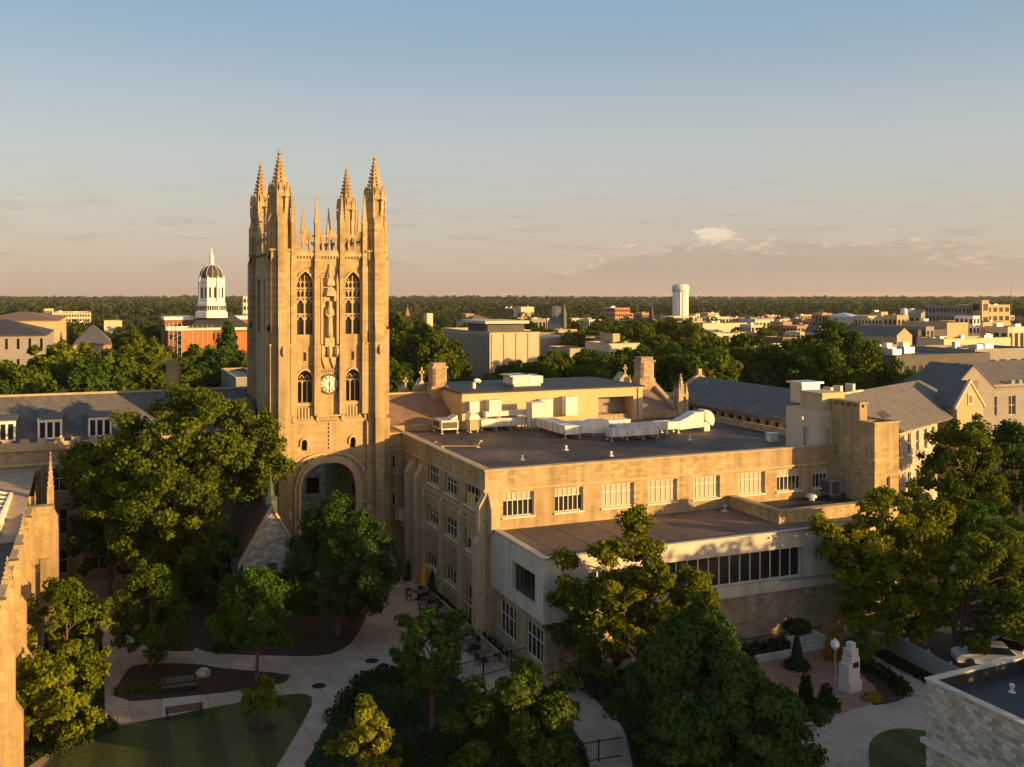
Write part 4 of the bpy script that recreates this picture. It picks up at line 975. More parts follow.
# ================================================================== LEFT WING
wing = thing('slate_wing', 'stone wing with grey slate roof and white dormers between tower and frame edge', 'building', (-36, 34, 0))
w = MB()
WH = []
for k in range(12):
    s = 1.4 + k * 3.4
    WH += [(s, s + 1.5, 8.6, 10.8), (s, s + 1.5, 4.6, 7.0), (s, s + 1.5, 0.9, 3.2)]
facade(w, (-54, 29), *NEG_Y, 41, 0, 12.6, WH, 0.3)
w.face([(-13, 42, 0), (-54, 42, 0), (-54, 42, 13), (-13, 42, 13)]); w.face([(-54, 29.02, 0), (-54, 42, 0), (-54, 42, 13), (-54, 29.02, 13)])
w.build('wall', 'rubble', wing)
w = MB(); w.box(-54, -13.1, 28.75, 29.0, 12.6, 13.35); w.box(-54, -13.1, 28.85, 29.0, 11.2, 11.45)
for k in range(28): w.box(-53.6 + k * 1.45, -52.8 + k * 1.45, 28.78, 29.02, 13.352, 13.7)
for k in range(13): w.box(-53.9 + k * 3.4, -53.2 + k * 3.4, 28.4, 28.99, 0, 11.0)
w.build('parapet', 'trim', wing)
w = MB(); w.extrude([(-54, 29.3, 13.1), (-13.1, 29.3, 13.1), (-13.1, 35.5, 17.1), (-54, 35.5, 17.1)], (0, 0, -0.2)); w.extrude([(-13.1, 42, 13.1), (-54, 42, 13.1), (-54, 35.5, 17.1), (-13.1, 35.5, 17.1)], (0, 0, -0.2)); w.build('roof', 'slate', wing)
w = MB(); w.box(-54, -13.1, 35.35, 35.65, 17.05, 17.25); w.box(-54, -13.1, 29.0, 29.3, 13.0, 13.2); w.build('ridge', 'trim', wing)
for i, h in enumerate(WH): window(wing, (-54, 29), *NEG_Y, h, 2, (0.55,), 0.25)
for px in (3, 50, 100):
    x, y, z = on_y(px, 440, 29.9)
    dm = MB(); dm.box(x - 1.0, x + 1.0, 29.95, 32.4, 13.4, 15.1); d_ = dm.build('dormer', 'slate', wing)
    f = MB()
    f.box(x - 1.05, x + 1.05, 29.86, 29.94, 15.05, 15.32); f.box(x - 1.05, x + 1.05, 29.86, 29.94, 13.4, 13.6)
    for k in range(4): f.box(x - 1.05 + k * 0.635, x - 0.86 + k * 0.635, 29.86, 29.94, 13.6, 15.05)
    f.build('window_frame', 'paintwhite', d_)
    f = MB(); f.box(x - 0.95, x + 0.95, 29.92, 29.945, 13.6, 15.05); f.build('pane', 'glass', d_)
    f = MB(); f.extrude([(x - 1.12, 29.78, 15.32), (x + 1.12, 29.78, 15.32), (x + 1.12, 32.9, 15.5), (x - 1.12, 32.9, 15.5)], (0, 0, 0.12)); f.build('dormer_roof', 'slate', d_)
c = MB(); c.box(-21.6, -20.35, 34.8, 36.2, 16, 19.8); c.box(-21.7, -20.25, 34.7, 36.3, 17.3, 17.5); c.box(-21.72, -20.23, 34.68, 36.32, 19.8, 20.0); c.box(-21.4, -20.5, 35, 36, 20, 20.3); c.build('chimney', 'stone', wing)

# ------------------------------------------------------------------ near-left building
nl = thing('buttressed_hall', 'sunlit stone building with stepped buttresses, flat roof and skylight strip cut by the frame edge', 'building', (-40, 0, 0))
w = MB()
BY = [-19.5 + k * 4.4 for k in range(9)]
NH = []
for y in BY[:-1]:
    s = 19 - (y + 4.4)
    NH += [(s + 1.5, s + 2.9, 6.3, 8.4), (s + 1.5, s + 2.9, 2.0, 4.6)]
facade(w, (-33, 19), *POS_X, 41, 0, 9.6, NH, 0.35)
w.box(-33.35, -33.02, -22, 17.0, 9.0, 9.6)
facade(w, (-46, -22), *NEG_Y, 13, 0, 9.6, [], 0.2)
w.face([(-33, 19, 0), (-33, 28.7, 0), (-33, 28.7, 11.1), (-33, 19, 10.2)]); w.face([(-33.0, 19.0, 9.0), (-33.4, 19, 9.0), (-33.4, 19, 10.2), (-33, 19, 10.2)])
w.build('wall', 'stone', nl)
b = MB()
def butt_px(y0, y1, x, d, z0, z1):
    b.box(x, x + d, y0, y1, z0, z1 - d); b.extrude([(x + d, y0, z1 - d), (x, y0, z1 - d), (x, y0, z1 + d * 0.7)], (0, y1 - y0, 0))
for y in BY[:-1]:
    butt_px(y, y + 0.85, -33, 1.15, 0, 4.6); butt_px(y + .08, y + 0.77, -33, 0.75, 3.4, 7.8); butt_px(y + .14, y + 0.71, -33, 0.4, 7, 9.6)
    b.box(-33.3, -32.7, y + 0.1, y + 0.75, 9.6, 10.0)
    if y in (BY[3], BY[6]): crocket_spire(b, -33.0, y + 0.4, 10.0, 11.2, 0.3, 4, 4)
    b.mark()
b.box(-33, -31.1, 16.7, 18.4, 0, 8.6); b.extrude([(-31.1, 16.7, 8.6), (-33, 16.7, 8.6), (-33, 16.7, 9.4), (-31.5, 16.7, 9.4)], (0, 1.7, 0)); b.box(-33.6, -31.4, 16.6, 17.6, 9.4, 9.75); b.box(-32.4, -31.7, 16.45, 16.7, 0, 5.5)
b.box(-31.95, -31.45, 17.7, 18.2, 8.2, 10.9); crocket_spire(b, -31.7, 17.95, 10.9, 13.9, 0.3, 4, 7)
b.build_each('buttress', 'stone', nl)
w = MB(); w.box(-33.4, -32.92, -22.05, 16.6, 9.6, 9.72); w.build('coping', 'trim', nl)
w = MB(); w.box(-46, -33.35, -21.7, 17.0, 8.75, 8.9); w.build('roof', 'gravel', nl)
w = MB(); w.extrude([(-46, 8.0, 9.0), (-33.4, 8.0, 9.0), (-33.4, 28.7, 11.0), (-46, 28.7, 11.0)], (0, 0, -0.06)); w.build('upper_roof', 'tangravel', nl)
for k, h in enumerate(NH): window(nl, (-33, 19), *POS_X, h, 2, (0.6,), 0.3)
sk = MB(); x0, x1, y0, y1 = -37.1, -34.7, 9.5, 20.5
sk.box(x0, x1, y0, y1, 8.9, 10.0)
n = 6
for k in range(n + 1):
    y = y0 + (y1 - y0 - 0.3) * k / n
    sk.extrude([(x0, y, 9.2), (x1, y, 9.2), (x1, y, 10.3), (x0, y, 11.0)], (0, 0.3, 0))
sk.extrude([(x1 - 0.2, y0, 10.0), (x1 + 0.01, y0, 10.0), (x1 + 0.01, y0, 10.36), (x1 - 0.2, y0, 10.42)], (0, y1 - y0, 0))
so = sk.build('skylight', 'paintwhite', nl)
sk = MB(); sk.face([(x0, y0, 10.9), (x1, y0, 10.2), (x1, y1, 10.2), (x0, y1, 10.9)]); sk.build('pane', 'glass', so)

# ------------------------------------------------------------------ gabled chapel bay
ch = thing('gabled_bay', 'small steep-gabled stone bay with brown tile roof and green copper spirelet below the tower', 'building', (-14.7, 16, 0))
X0, X1, XM, Y0, Y1, ZE, ZA = -17.0, -12.3, -14.65, 11.5, 24, 4.9, 9.0
w = MB(); w.extrude([(X0, Y0, 0), (X1, Y0, 0), (X1, Y0, ZE), (XM, Y0, ZA), (X0, Y0, ZE)], (0, Y1 - Y0, 0)); w.build('wall', 'rubblegray', ch)
w = MB()
for s, xe in ((-1, X0), (1, X1)):
    w.extrude([(xe + s * 0.3, Y0 + 0.35, ZE - 0.45), (XM, Y0 + 0.35, ZA + 0.08), (XM, Y0 + 0.35, ZA + 0.28), (xe + s * 0.3, Y0 + 0.35, ZE - 0.25)], (0, Y1 - Y0 - 0.4, 0))
w.build('roof', 'cliproof', ch)
w = MB()
for s, xe in ((-1, X0), (1, X1)):
    w.extrude([(xe + s * 0.4, Y0 - 0.15, ZE - 0.65), (XM, Y0 - 0.15, ZA + 0.1), (XM, Y0 - 0.15, ZA + 0.5), (xe + s * 0.4, Y0 - 0.15, ZE - 0.2)], (0, 0.5, 0))
w.box(XM - 0.1, XM + 0.1, Y0 + .4, Y1, ZA + 0.28, ZA + 0.42); w.build('coping', 'trim', ch)
w = MB(); w.box(X0 - 0.75, X0 + 0.1, Y0 + 0.3, Y0 + 2.6, ZE - 1.0, ZE + 0.1); w.box(X0 - 0.8, X0 + 0.15, Y0 + 0.25, Y0 + 2.65, ZE + 0.1, ZE + 0.18); w.build('gutter_box', 'copper', ch)
w = MB(); w.lathe(XM, Y0 + 0.9, [(0.62, ZA - 0.6), (0.62, ZA + 0.75), (0.7, ZA + 0.8), (0.35, ZA + 1.1), (0.25, ZA + 1.9), (0.1, ZA + 2.4), (0.03, ZA + 3.3)], 8); w.build('spirelet', 'copper', ch)
w = MB(); w.box(XM - 0.4, XM + 0.4, Y0 - 0.06, Y0 + 0.0, 2.2, 4.6); w.build('window', 'darkframe', ch)

# ------------------------------------------------------------------ lower-right building
lr = thing('split_stone_block', 'grey split-stone building with black flat roof in the lower right corner', 'building', (16, -42, 0))
XA, YA, ZT = 10.8, -34.1, 7.5
w = MB()
LRH = [(3.4, 6.2, 1.9, 4.0), (8.0, 10.8, 1.9, 4.0)]
facade(w, (XA, YA), (0, -1), (-1, 0), 22, 0, ZT, LRH, 0.3)
w.face([(XA, YA, 0), (XA + 7.3, YA + 0.4, 0), (XA + 7.3, YA + 0.4, ZT), (XA, YA, ZT)]); w.face([(XA + 7.3, YA + 0.4, 0), (XA + 7.3, YA - 22, 0), (XA + 7.3, YA - 22, ZT), (XA + 7.3, YA + 0.4, ZT)])
w.build('wall', 'rubblegray', lr)
w = MB(); w.prism([(XA - 0.06, YA - 22), (XA + 0.34, YA - 22), (XA + 0.34, YA - 0.3), (XA + 7.0, YA + 0.08), (XA + 7.36, YA - 22), (XA + 7.4, YA + 0.46), (XA - 0.06, YA + 0.06)][:4] + [(XA + 7.4, YA + 0.10), (XA + 7.4, YA + 0.46), (XA - 0.06, YA + 0.06)], ZT, ZT + 0.09)
w.box(XA + 7.0, XA + 7.38, YA - 22, YA + 0.06, ZT, ZT + 0.085); w.build('coping', 'annex', lr)
w = MB(); w.prism([(XA + 0.3, YA - 22), (XA + 7.05, YA - 22), (XA + 7.05, YA + 0.1), (XA + 0.3, YA - 0.28)], 6.7, 6.9); w.prism([(XA + 0.3, YA - 22), (XA + 0.345, YA - 22), (XA + 0.345, YA - 0.3), (XA + 0.3, YA - 0.3)], 6.9, ZT - 0.004); w.prism([(XA + 0.34, YA - 0.32), (XA + 7.0, YA + 0.06), (XA + 7.0, YA + 0.11), (XA + 0.34, YA - 0.28)], 6.9, ZT - 0.004); w.build('roof', 'blackroof', lr)
w = MB(); w.box(XA - 0.3, XA, YA - 22, YA + 0.1, 4.35, 4.6); w.build('ledge', 'annex', lr)
for h in LRH: window(lr, (XA, YA), (0, -1), (-1, 0), h, 3, (), 0.25)
x, y = g(1012, 692, 6.9); b = MB(); b.lathe(x, y, [(0.2, 6.9), (0.1, 6.95), (0.07, 7.15), (0.13, 7.17), (0.13, 7.3)], 8); b.build('vent_pipe', 'white', lr)

# ================================================================== RIGHT: GREY-ROOFED RANGE
rr = thing('grey_roofed_range', 'long stone range with grey slate gable roof stretching away beside the flat hall', 'building', (43, 30, 0))
x0, x1, y0, y1 = 41, 50, 12, 38.5
w = MB()
RH = [(1 + k * 1.7, 1.9 + k * 1.7, 11.0, 12.9) for k in range(15)]
facade(w, (x0, y0), *NEG_X, y1 - y0, 0, 13.6, RH, 0.3)
w.box(x0 + 0.6, x1, y0, y1, 0, 13.5); w.extrude([(x0, y1, 13.4), (x1, y1, 13.4), (x1 / 2 + x0 / 2, y1, 16.4)], (0, 0.4, 0)); w.build('wall', 'rubble', rr)
w = MB(); gable_roof(w, x0, x1, y0, y1, 13.5, 16.2, 'y', 0.3); w.build('roof', 'slate', rr)
w = MB()
for s, xe in ((-1, x0 - .35), (1, x1 + .35)):
    w.extrude([(xe, y1 + 0.05, 13.3), (45.5, y1 + 0.05, 16.2), (45.5, y1 + 0.05, 16.6), (xe, y1 + 0.05, 13.75)], (0, 0.5, 0))
w.box(45.25, 45.75, y1, y1 + 0.5, 16.5, 17.2); w.box(x0 - 0.6, x0 + 0.1, y1, y1 + 0.6, 13, 14.2); w.build('coping', 'trim', rr)
w = MB(); w.box(x0 + 0.4, x0 + 0.55, y0 + .2, y1 - .2, 10.8, 13.2); w.build('pane', 'glass', rr)
px = at(805, 382, 108); b = MB(); b.box(px[0] - 1.2, px[0] + 1.2, px[1] - 1, px[1] + 1, 15.2, 17.3); b.box(px[0] - 1.5, px[0] + 1.5, px[1] - 1.3, px[1] + 1.3, 17.3, 17.5); b.build('vent_box', 'metal', rr)

r2 = thing('gabled_residence', 'two-storey stone residence with grey hipped roof and sunlit cream gable', 'building', at(865, 437, 111)[:2] + (0,), R(90) - R(65.2))
LB = 23.0
w = MB(); RH2 = []
for s in (1.6, 4.2, 8.0, 9.3, 12.8, 15.6, 18.4, 21.0): RH2 += [(s, s + 1.0, 7.4, 10.0), (s, s + 1.0, 2.4, 5.2)]
facade(w, (0, 0), *NEG_Y, LB, 0, 10.9, RH2, 0.3); facade(w, (0, 0), (0, 1), (-1, 0), 11, 0, 10.9, [], 0.3)
w.box(0.4, LB, 0.4, 11, 0, 10.8)
w.build('wall', 'rubblegray', r2, local=True)
w = MB(); gable_roof(w, -0.2, LB + 15, -0.1, 11.2, 10.9, 15.0, 'x', 0.4, hip=6.0); w.build('roof', 'slate', r2, local=True)
w = MB(); w.extrude([(9.0, 1.4, 12.0), (11.2, 1.4, 12.0), (11.2, 4.4, 13.7), (9.0, 4.4, 13.7)], (0, 0, 0.15)); w.box(9.2, 11, 1.5, 1.6, 11.5, 12.0); w.box(9.2, 11, 1.6, 4, 11.5, 12.0); w.build('dormer', 'darkroof', r2, local=True)
for h in RH2: window(r2, (0, 0), *NEG_Y, h, 1, (0.5,), 0.22, fm='paintwhite', sill=True, local=True)
w = MB(); w.box(3, 12, 5.2, 5.6, 14.9, 15.1)
for s in (2.5, 5.2, 8.8): w.box(s, s + 0.7, 5.2, 6.2, 14.9, 16.0)
w.build('ridge_vent', 'creamwall', r2, local=True)

r3 = thing('cream_gable_wing', 'gabled cross wing whose cream gable with white window catches the sun', 'building', (*at(973, 407, 133)[:2], 0))
gx0, gx1 = at(957, 407, 131)[0], at(957, 407, 131)[0] + 4.75; gy = at(957, 407, 131)[1]
w = MB(); w.extrude([(gx0, gy, 0), (gx1, gy, 0), (gx1, gy, 12.0), ((gx0 + gx1) / 2, gy, 15.2), (gx0, gy, 12.0)], (0, 4.5, 0)); w.build('wall', 'tan', r3)
w = MB()
xm = (gx0 + gx1) / 2
for s, xe in ((-1, gx0), (1, gx1)): w.extrude([(xe + s * 0.3, gy + 0.3, 11.7), (xm, gy + 0.3, 15.25), (xm, gy + 0.3, 15.45), (xe + s * 0.3, gy + 0.3, 11.9)], (0, 4.1, 0))
w.build('roof', 'slate', r3)
w = MB()
for s, xe in ((-1, gx0), (1, gx1)): w.extrude([(xe + s * 0.35, gy - 0.12, 11.65), (xm, gy - 0.12, 15.25), (xm, gy - 0.12, 15.65), (xe + s * 0.35, gy - 0.12, 12.05)], (0, 0.42, 0))
w.box(xm - 0.08, xm + 0.08, gy, gy + 0.2, 15.6, 15.2); w.box(xm - 0.45, xm + 0.45, gy - 0.1, gy - 0.0, 12.2, 13.8); w.build('coping', 'creamwall', r3)
w = MB(); w.box(xm - 0.25, xm + 0.25, gy - 0.13, gy - 0.1, 12.5, 13.5)
for s in (-0.6, 0.5): w.mark(); w.box(xm + 0.9 + s, xm + 1.6 + s, gy - 0.03, gy - 0.0, 8.8, 10.9)
w.build_each('window', 'darkframe', r3)

r4 = thing('hip_roofed_residence', 'stone residence, shade painted into its walls, with crossing grey gables beyond the cream gable', 'building', (*at(985, 400, 150)[:2], 0))
X, Y, _ = at(962, 400, 156)
w = MB(); RH4 = [(6 + k * 4.2, 7.6 + k * 4.2, 7.4, 10.6) for k in range(8)] + [(3.0, 4.6, 12.4, 14)]
facade(w, (X, Y), *NEG_Y, 45, 0, 12.3, [h for h in RH4 if h[3] < 12.2], 0.3); facade(w, (X, Y), *NEG_X, 14, 0, 12.3, [], 0.2); w.box(X + 0.5, X + 45, Y + 0.5, Y + 14, 0, 12.1)
w.build('wall', 'graywall', r4)  # darker grey wall colour stands in for shade here
w = MB(); gable_roof(w, X - 0.2, X + 60, Y, Y + 14, 12.3, 15.7, 'x', 0.4, hip=7); gable_roof(w, X - 3, X + 6, Y - 1, Y + 8, 12.3, 15.9, 'y', 0.3); w.build('roof', 'slate', r4)
w = MB(); w.extrude([(X - 3, Y - 0.9, 0), (X + 6, Y - 0.9, 0), (X + 6, Y - 0.9, 12.2), (X + 1.5, Y - 0.9, 15.6), (X - 3, Y - 0.9, 12.2)], (0, 0.8, 0)); w.build('gable_wall', 'graywall', r4)
w = MB(); w.box(X - 0.3, X + 45, Y - 0.35, Y + 0, 11.7, 12.5)
for k in range(20): w.box(X + 10.5 + k * 1.7, X + 11.3 + k * 1.7, Y - 0.3, Y - 0.05, 12.5, 13.1)
w.build('parapet', 'graywall', r4)
for h in RH4[:8]: window(r4, (X, Y), *NEG_Y, h, 2, (0.5,), 0.22, fm='frame')
b = MB(); b.box(X + 0.6, X + 2.4, Y - 0.96, Y - 0.9, 11.4, 13.4); b.build('window', 'darkframe', r4)

# ================================================================== DISTANT BUILDINGS
FOOT = []
def block(name, label, px0, px1, pyt, D, dep=None, pxl=None, wall='tan', roof='pinkroof', rows=0, cols=0, gap=0.35, roofshape='flat', rise=3.0, wm='glass', group=None, parapet=0.5, base=0.0, cat='building', bands=False):
    x, y, z = at(px0, pyt, D)
    x1 = on_y(px1, pyt, y)[0]
    if pxl is not None: y1 = on_x(pxl, pyt, x)[1]
    else: y1 = y + (dep or 0.6 * (x1 - x))
    y1 = max(y + 4, min(y1, y + 140))
    t = thing(name, label, cat, ((x + x1) / 2, (y + y1) / 2, base), group=group)
    L, Dp = x1 - x, y1 - y
    FOOT.append((x - 5, x1 + 5, y - 7, y1 + 5))
    wall_, glass, fr = MB(), MB(), MB()
    hs, hl = [], []
    zz = z - (parapet if roofshape == 'flat' else 0)
    if rows and cols:
        rh = (zz - base - 0.8) / rows
        cw = L / cols
        for r in range(rows):
            for c in range(cols): hs.append((c * cw + cw * gap * 0.5, (c + 1) * cw - cw * gap * 0.5, base + 0.8 + r * rh + rh * 0.3, base + 0.8 + r * rh + rh * 0.82))
        nl_ = max(1, int(Dp / max(cw, 2.0)))
        nl_ = min(nl_, 14)
        for r in range(rows):
            for c in range(nl_): hl.append((c * Dp / nl_ + Dp / nl_ * gap * 0.5, (c + 1) * Dp / nl_ - Dp / nl_ * gap * 0.5, base + 0.8 + r * rh + rh * 0.3, base + 0.8 + r * rh + rh * 0.82))
    facade(wall_, (x, y), *NEG_Y, L, base, z, hs, 0.3)
    facade(wall_, (x, y), *NEG_X, Dp, base, z, hl, 0.3)
    facade(wall_, (x1, y1), *POS_X, Dp, base, z, hl, 0.3)
    wall_.face([(x1, y1, base), (x, y1, base), (x, y1, z), (x1, y1, z)])
    wall_.build('wall', wall, t)
    k = 0
    for h in hs:
        k += 1
        if k > 90: break
        q = MB()
        obox(q, (x, y), *NEG_Y, h[0], h[1], -0.28, -0.2, h[2], h[3]); q.build('window', wm, t)
    if hl:
        q = MB(); q.box(x + 0.28, x + 0.34, y + 0.4, y1 - 0.4, base + 0.5, z - 0.6); q.mark(); q.box(x1 - 0.34, x1 - 0.28, y + 0.4, y1 - 0.4, base + 0.5, z - 0.6); q.build_each('side_pane', wm, t)
    r = MB()
    if roofshape == 'flat':
        r.box(x + 0.3, x1 - 0.3, y + 0.3, y1 - 0.3, z - parapet - 0.2, z - parapet); r.build('roof', roof, t)
        r = MB(); r.box(x - .1, x1 + .1, y - .1, y + .3, z, z + .15); r.box(x - .1, x + .3, y + .3, y1, z, z + .15); r.box(x1 - .3, x1 + .1, y + .3, y1, z, z + .15); r.box(x + .3, x1 - .3, y1 - .3, y1, z, z + .15); r.build('coping', 'trim' if wall != 'darkwall' else 'darkwall', t)
        nv = min(6, int(L / 6))
        if nv:
            r = MB()
            for q_ in range(nv):
                a = x + L * (0.15 + 0.7 * rnd.random()); b_ = y + Dp * (0.2 + 0.6 * rnd.random()); s = 0.6 + rnd.random() * 1.0
                r.box(a - s, a + s, b_ - s * .8, b_ + s * .8, z - parapet, z - parapet + 0.8 + rnd.random() * 1.2); r.mark()
            r.build_each('roof_unit', rnd.choice(('white', 'metal', 'graywall')), t)
    else:
        gable_roof(r, x, x1, y, y1, z, z + rise, roofshape[0], 0.4, m=0, hip=(min(L, Dp) * 0.45 if roofshape.endswith('h') else 0))
        r.build('roof', roof, t)
        if not roofshape.endswith('h'):
            r = MB()
            if roofshape[0] == 'y': r.extrude([(x, y, z), (x1, y, z), ((x + x1) / 2, y, z + rise)], (0, 0.3, 0))
            else: r.extrude([(x, y, z), (x, y1, z), (x, (y + y1) / 2, z + rise)], (0.3, 0, 0)); r.extrude([(x1 - 0.3, y, z), (x1 - .3, y1, z), (x1 - .3, (y + y1) / 2, z + rise)], (0.3, 0, 0))
            r.build('gable_wall', wall, t)
    return t, (x, x1, y, y1, z)

# left of the tower
block('office_block', 'masonry block, its grey painted-in shade, with dark hipped roof at the far left edge', -60, 47, 336, 205, 34, wall='graywall', roof='darkroof', roofshape='xh', rise=3.0, rows=4, cols=9, gap=0.75)  # cool grey wall colour carries the shade of this face
block('office_block', 'sunlit tan block with brown flat roof rising behind the dark-roofed grey one', -30, 59, 321, 262, 60, wall='tan', roof='slatebrown', roofshape='xh', rise=2.0)
block('brick_house', 'orange brick house with grey hipped roof and white-framed windows among trees', 73, 112, 344, 265, 30, wall='terracotta', roof='slate', roofshape='xh', rise=4.6, rows=3, cols=8, wm='blind')
block('apartment_block', 'long pale apartment block with stepped roofline far beyond the brick house', 52, 90, 313, 620, 60, wall='creamwall', rows=5, cols=14)
block('apartment_block', 'tall pale stair tower end of the far apartments', 44, 52, 309, 640, 20, wall='creamwall', rows=5, cols=3)
block('low_shed', 'small low pale shed between trees beyond the brick house', 104, 122, 321, 560, 14, wall='creamwall')
# domed hall
t, (x0, x1, y0, y1, z) = block('domed_hall', 'red brick hall with white cornice, scaffolding, orange netting and a white domed drum', 168, 262, 330, 335, 22, wall='redbrick', roof='darkroof', rows=3, cols=18, gap=0.5)
b = MB(); b.box(x0 - 0.6, x1 + 0.6, y0 - 0.6, y0 - 0.1, z - 0.2, z + 1.2); b.box(x0 - 0.6, x0 - 0.1, y0 - .1, y1, z - 0.2, z + 1.2); b.box(x0 - .8, x0 + 9, y0 + 9, y1 + 8, z + 3.2, z + 4.3); b.box(x1 - 12, x1 + 8, y0 + 9, y1 + 8, z + 3.2, z + 4.3); b.build('cornice', 'paintwhite', t); b = MB(); b.box(x0 - .6, x0 + 8.8, y0 + 9.2, y1 + 7.8, z - 6, z + 3.2); b.box(x1 - 11.8, x1 + 7.8, y0 + 9.2, y1 + 7.8, z - 6, z + 3.2); b.build('rear_wing', 'redbrick', t)
b = MB(); gable_roof(b, x0 + 7, x1 - 4, y0 - 1, y0 + 20, z + 1.2, z + 5.0, 'x', 0.6, hip=5); b.build('pitched_roof', 'darkroof', t)
b = MB(); b.box(x0 + 4.6, x0 + 14.5, y0 - 2.0, y0 - 1.8, 4, z - 0.5); b.mark(); b.box(x1 - 9, x1, y0 - 2.0, y0 - 1.8, 4, z - 1); b.build_each('netting', 'orangesheet', t)
b = MB()
for k in range(4):
    for j in range(7): b.box(x0 + 0.2, x0 + 4.2, y0 - 2.4 + 0.0, y0 - 1.4, 1.5 + j * 2.0, 1.56 + j * 2.0) if k == 0 else None
    b.tube([(x0 + 0.2 + k * 1.33, y0 - 2.4, 0), (x0 + 0.2 + k * 1.33, y0 - 2.4, z + 2.5)], 0.09)
for j in range(6): b.tube([(x0 + (0.2 if j % 2 else 4.2), y0 - 2.4, 1.5 + j * 2), (x0 + (4.2 if j % 2 else 0.2), y0 - 2.4, 3.5 + j * 2)], 0.12)
for k in range(7): b.tube([(x0 + 4.6 + k * 1.6, y0 - 2.1, 0), (x0 + 4.6 + k * 1.6, y0 - 2.1, z + 1.6)], 0.07)
for z_ in (z - 0.4, z + 0.8, z - 3): b.tube([(x0 + 4.6, y0 - 2.12, z_), (x0 + 14.4, y0 - 2.12, z_)], 0.07)
b.build('scaffold', 'metal', t)
dx, dy, _ = at(211.5, 316, 347)
px2 = 347 / F
b = MB(); A8 = math.pi / 8
b.lathe(dx, dy, [(5.6, 19), (5.6, 21), (5.2, 21.2), (5.0, 24.2), (4.6, 24.6)], 8, 0, A8)
b.lathe(dx, dy, [(4.25, 24.6), (4.25, 31.4), (4.5, 31.6), (4.5, 32.3), (4.2, 32.6), (4.0, 33.2)], 8, 0, A8)
for k in range(8):
    a = A8 + k * math.pi / 4
    b.lathe(dx + 4.3 * math.cos(a), dy + 4.3 * math.sin(a), [(0.5, 21.5), (0.42, 24.6), (0.42, 31.4), (0.55, 31.6), (0.3, 32.8), (0.1, 33.8)], 8)
b.build('drum', 'paintwhite', t)
b = MB()
for k in range(8):
    a = k * math.pi / 4; u = (math.cos(a), math.sin(a)); v = (-u[1], u[0])
    for s in (-0.95, 0.95):
        P = lambda q, z_: (dx + u[0] * 3.97 + v[0] * q, dy + u[1] * 3.97 + v[1] * q, z_)
        b.extrude([P(s - 0.42, 26), P(s + 0.42, 26), P(s + 0.42, 29.3), P(s, 29.9), P(s - 0.42, 29.3)], (u[0] * 0.08, u[1] * 0.08, 0))
    for s in (-1.5, -0.75, 0, 0.75, 1.5):
        P = lambda q, z_: (dx + u[0] * 4.78 + v[0] * q, dy + u[1] * 4.78 + v[1] * q, z_)
        b.extrude([P(s - 0.22, 21.6), P(s + 0.22, 21.6), P(s + 0.22, 23.2), P(s - 0.22, 23.2)], (u[0] * 0.1, u[1] * 0.1, 0))
b.build('window', 'glass', t)
b = MB(); b.lathe(dx, dy, [(4.1 * math.cos(R(q)), 33.1 + 4.6 * math.sin(R(q))) for q in range(0, 84, 9)], 24); b.build('dome', 'darkroof', t, smooth=True)
b = MB()
for k in range(12):
    a = k * math.pi / 6
    b.tube([(dx + math.cos(a) * 4.17 * math.cos(R(q)), dy + math.sin(a) * 4.17 * math.cos(R(q)), 33.1 + 4.68 * math.sin(R(q))) for q in range(0, 84, 12)], 0.07, 4)
b.build('dome_rib', 'paintwhite', t)
b = MB(); b.lathe(dx, dy, [(1.0, 37.4), (1.0, 38.2), (0.75, 38.3), (0.75, 40.3), (0.95, 40.4), (0.6, 41.2), (0.22, 42.0), (0.14, 43.6)], 10); b.build('lantern', 'paintwhite', t)
block('grey_house', 'grey stone house half hidden at the tower\'s foot', 236, 262, 378, 165, 22, wall='graywall', roof='pinkroof')
block('white_tower_block', 'slim pale tower block just left of the clock tower', 243, 250, 296.5, 420, 6, wall='creamwall', rows=8, cols=2)
# between tower and ribbed block
block('ribbed_block', 'large windowless ribbed concrete block, lit on one side, beyond the hall', 491, 540, 333, 300, pxl=442, wall='conc2', roof='pinkroof', parapet=0.9)
_t = bpy.data.objects['ribbed_block']
x0, x1, y0, y1 = [FOOT[-1][0] + 5, FOOT[-1][1] - 5, FOOT[-1][2] + 7, FOOT[-1][3] - 5]
zt = at(491, 333, 300)[2]
b = MB()
nn = 26
for k in range(nn + 1): b.box(x0 - 0.45, x0, y0 + (y1 - y0 - .5) * k / nn, y0 + (y1 - y0 - .5) * k / nn + 0.5, 1, zt)
b.build('rib', 'conc2', _t)
b = MB()
for k in range(nn):
    yy = y0 + (y1 - y0 - .5) * k / nn; b.box(x0 - 0.08, x0, yy + 0.55, yy + (y1 - y0 - .5) / nn - 0.05, 1, zt - 1.0)
b.build('rib_shade', 'darkwall', _t)  # dark strips that paint in the shade between the ribs
b = MB()
for k in range(5): b.box(x0 + (x1 - x0 - .25) * k / 4, x0 + (x1 - x0 - .25) * k / 4 + 0.25, y0 - 0.06, y0, 1, zt - 0.3)
b.build('panel_joint', 'darkwall', _t)
b = MB(); b.box(x0 + 2, x1 - 2, y0 + 8, y0 + 26, zt - 0.5, zt + 2.6); b.build('roof_house', 'darkwall', _t)
b = MB(); b.box(x0 + 0.5, x1 - 1, y0 + 6, y0 + 28, zt + 2.6, zt + 3.5); b.build('roof_slab', 'creamwall', _t)
block('brick_pavilion', 'orange brick pavilion with white upper storey beside the ribbed block', 422, 434, 329, 345, 9, wall='terracotta', rows=2, cols=3, wm='blind')
block('pale_stack', 'pair of pale chimney stacks rising over trees near the ribbed block', 427, 433, 313.5, 470, 5, wall='creamwall')
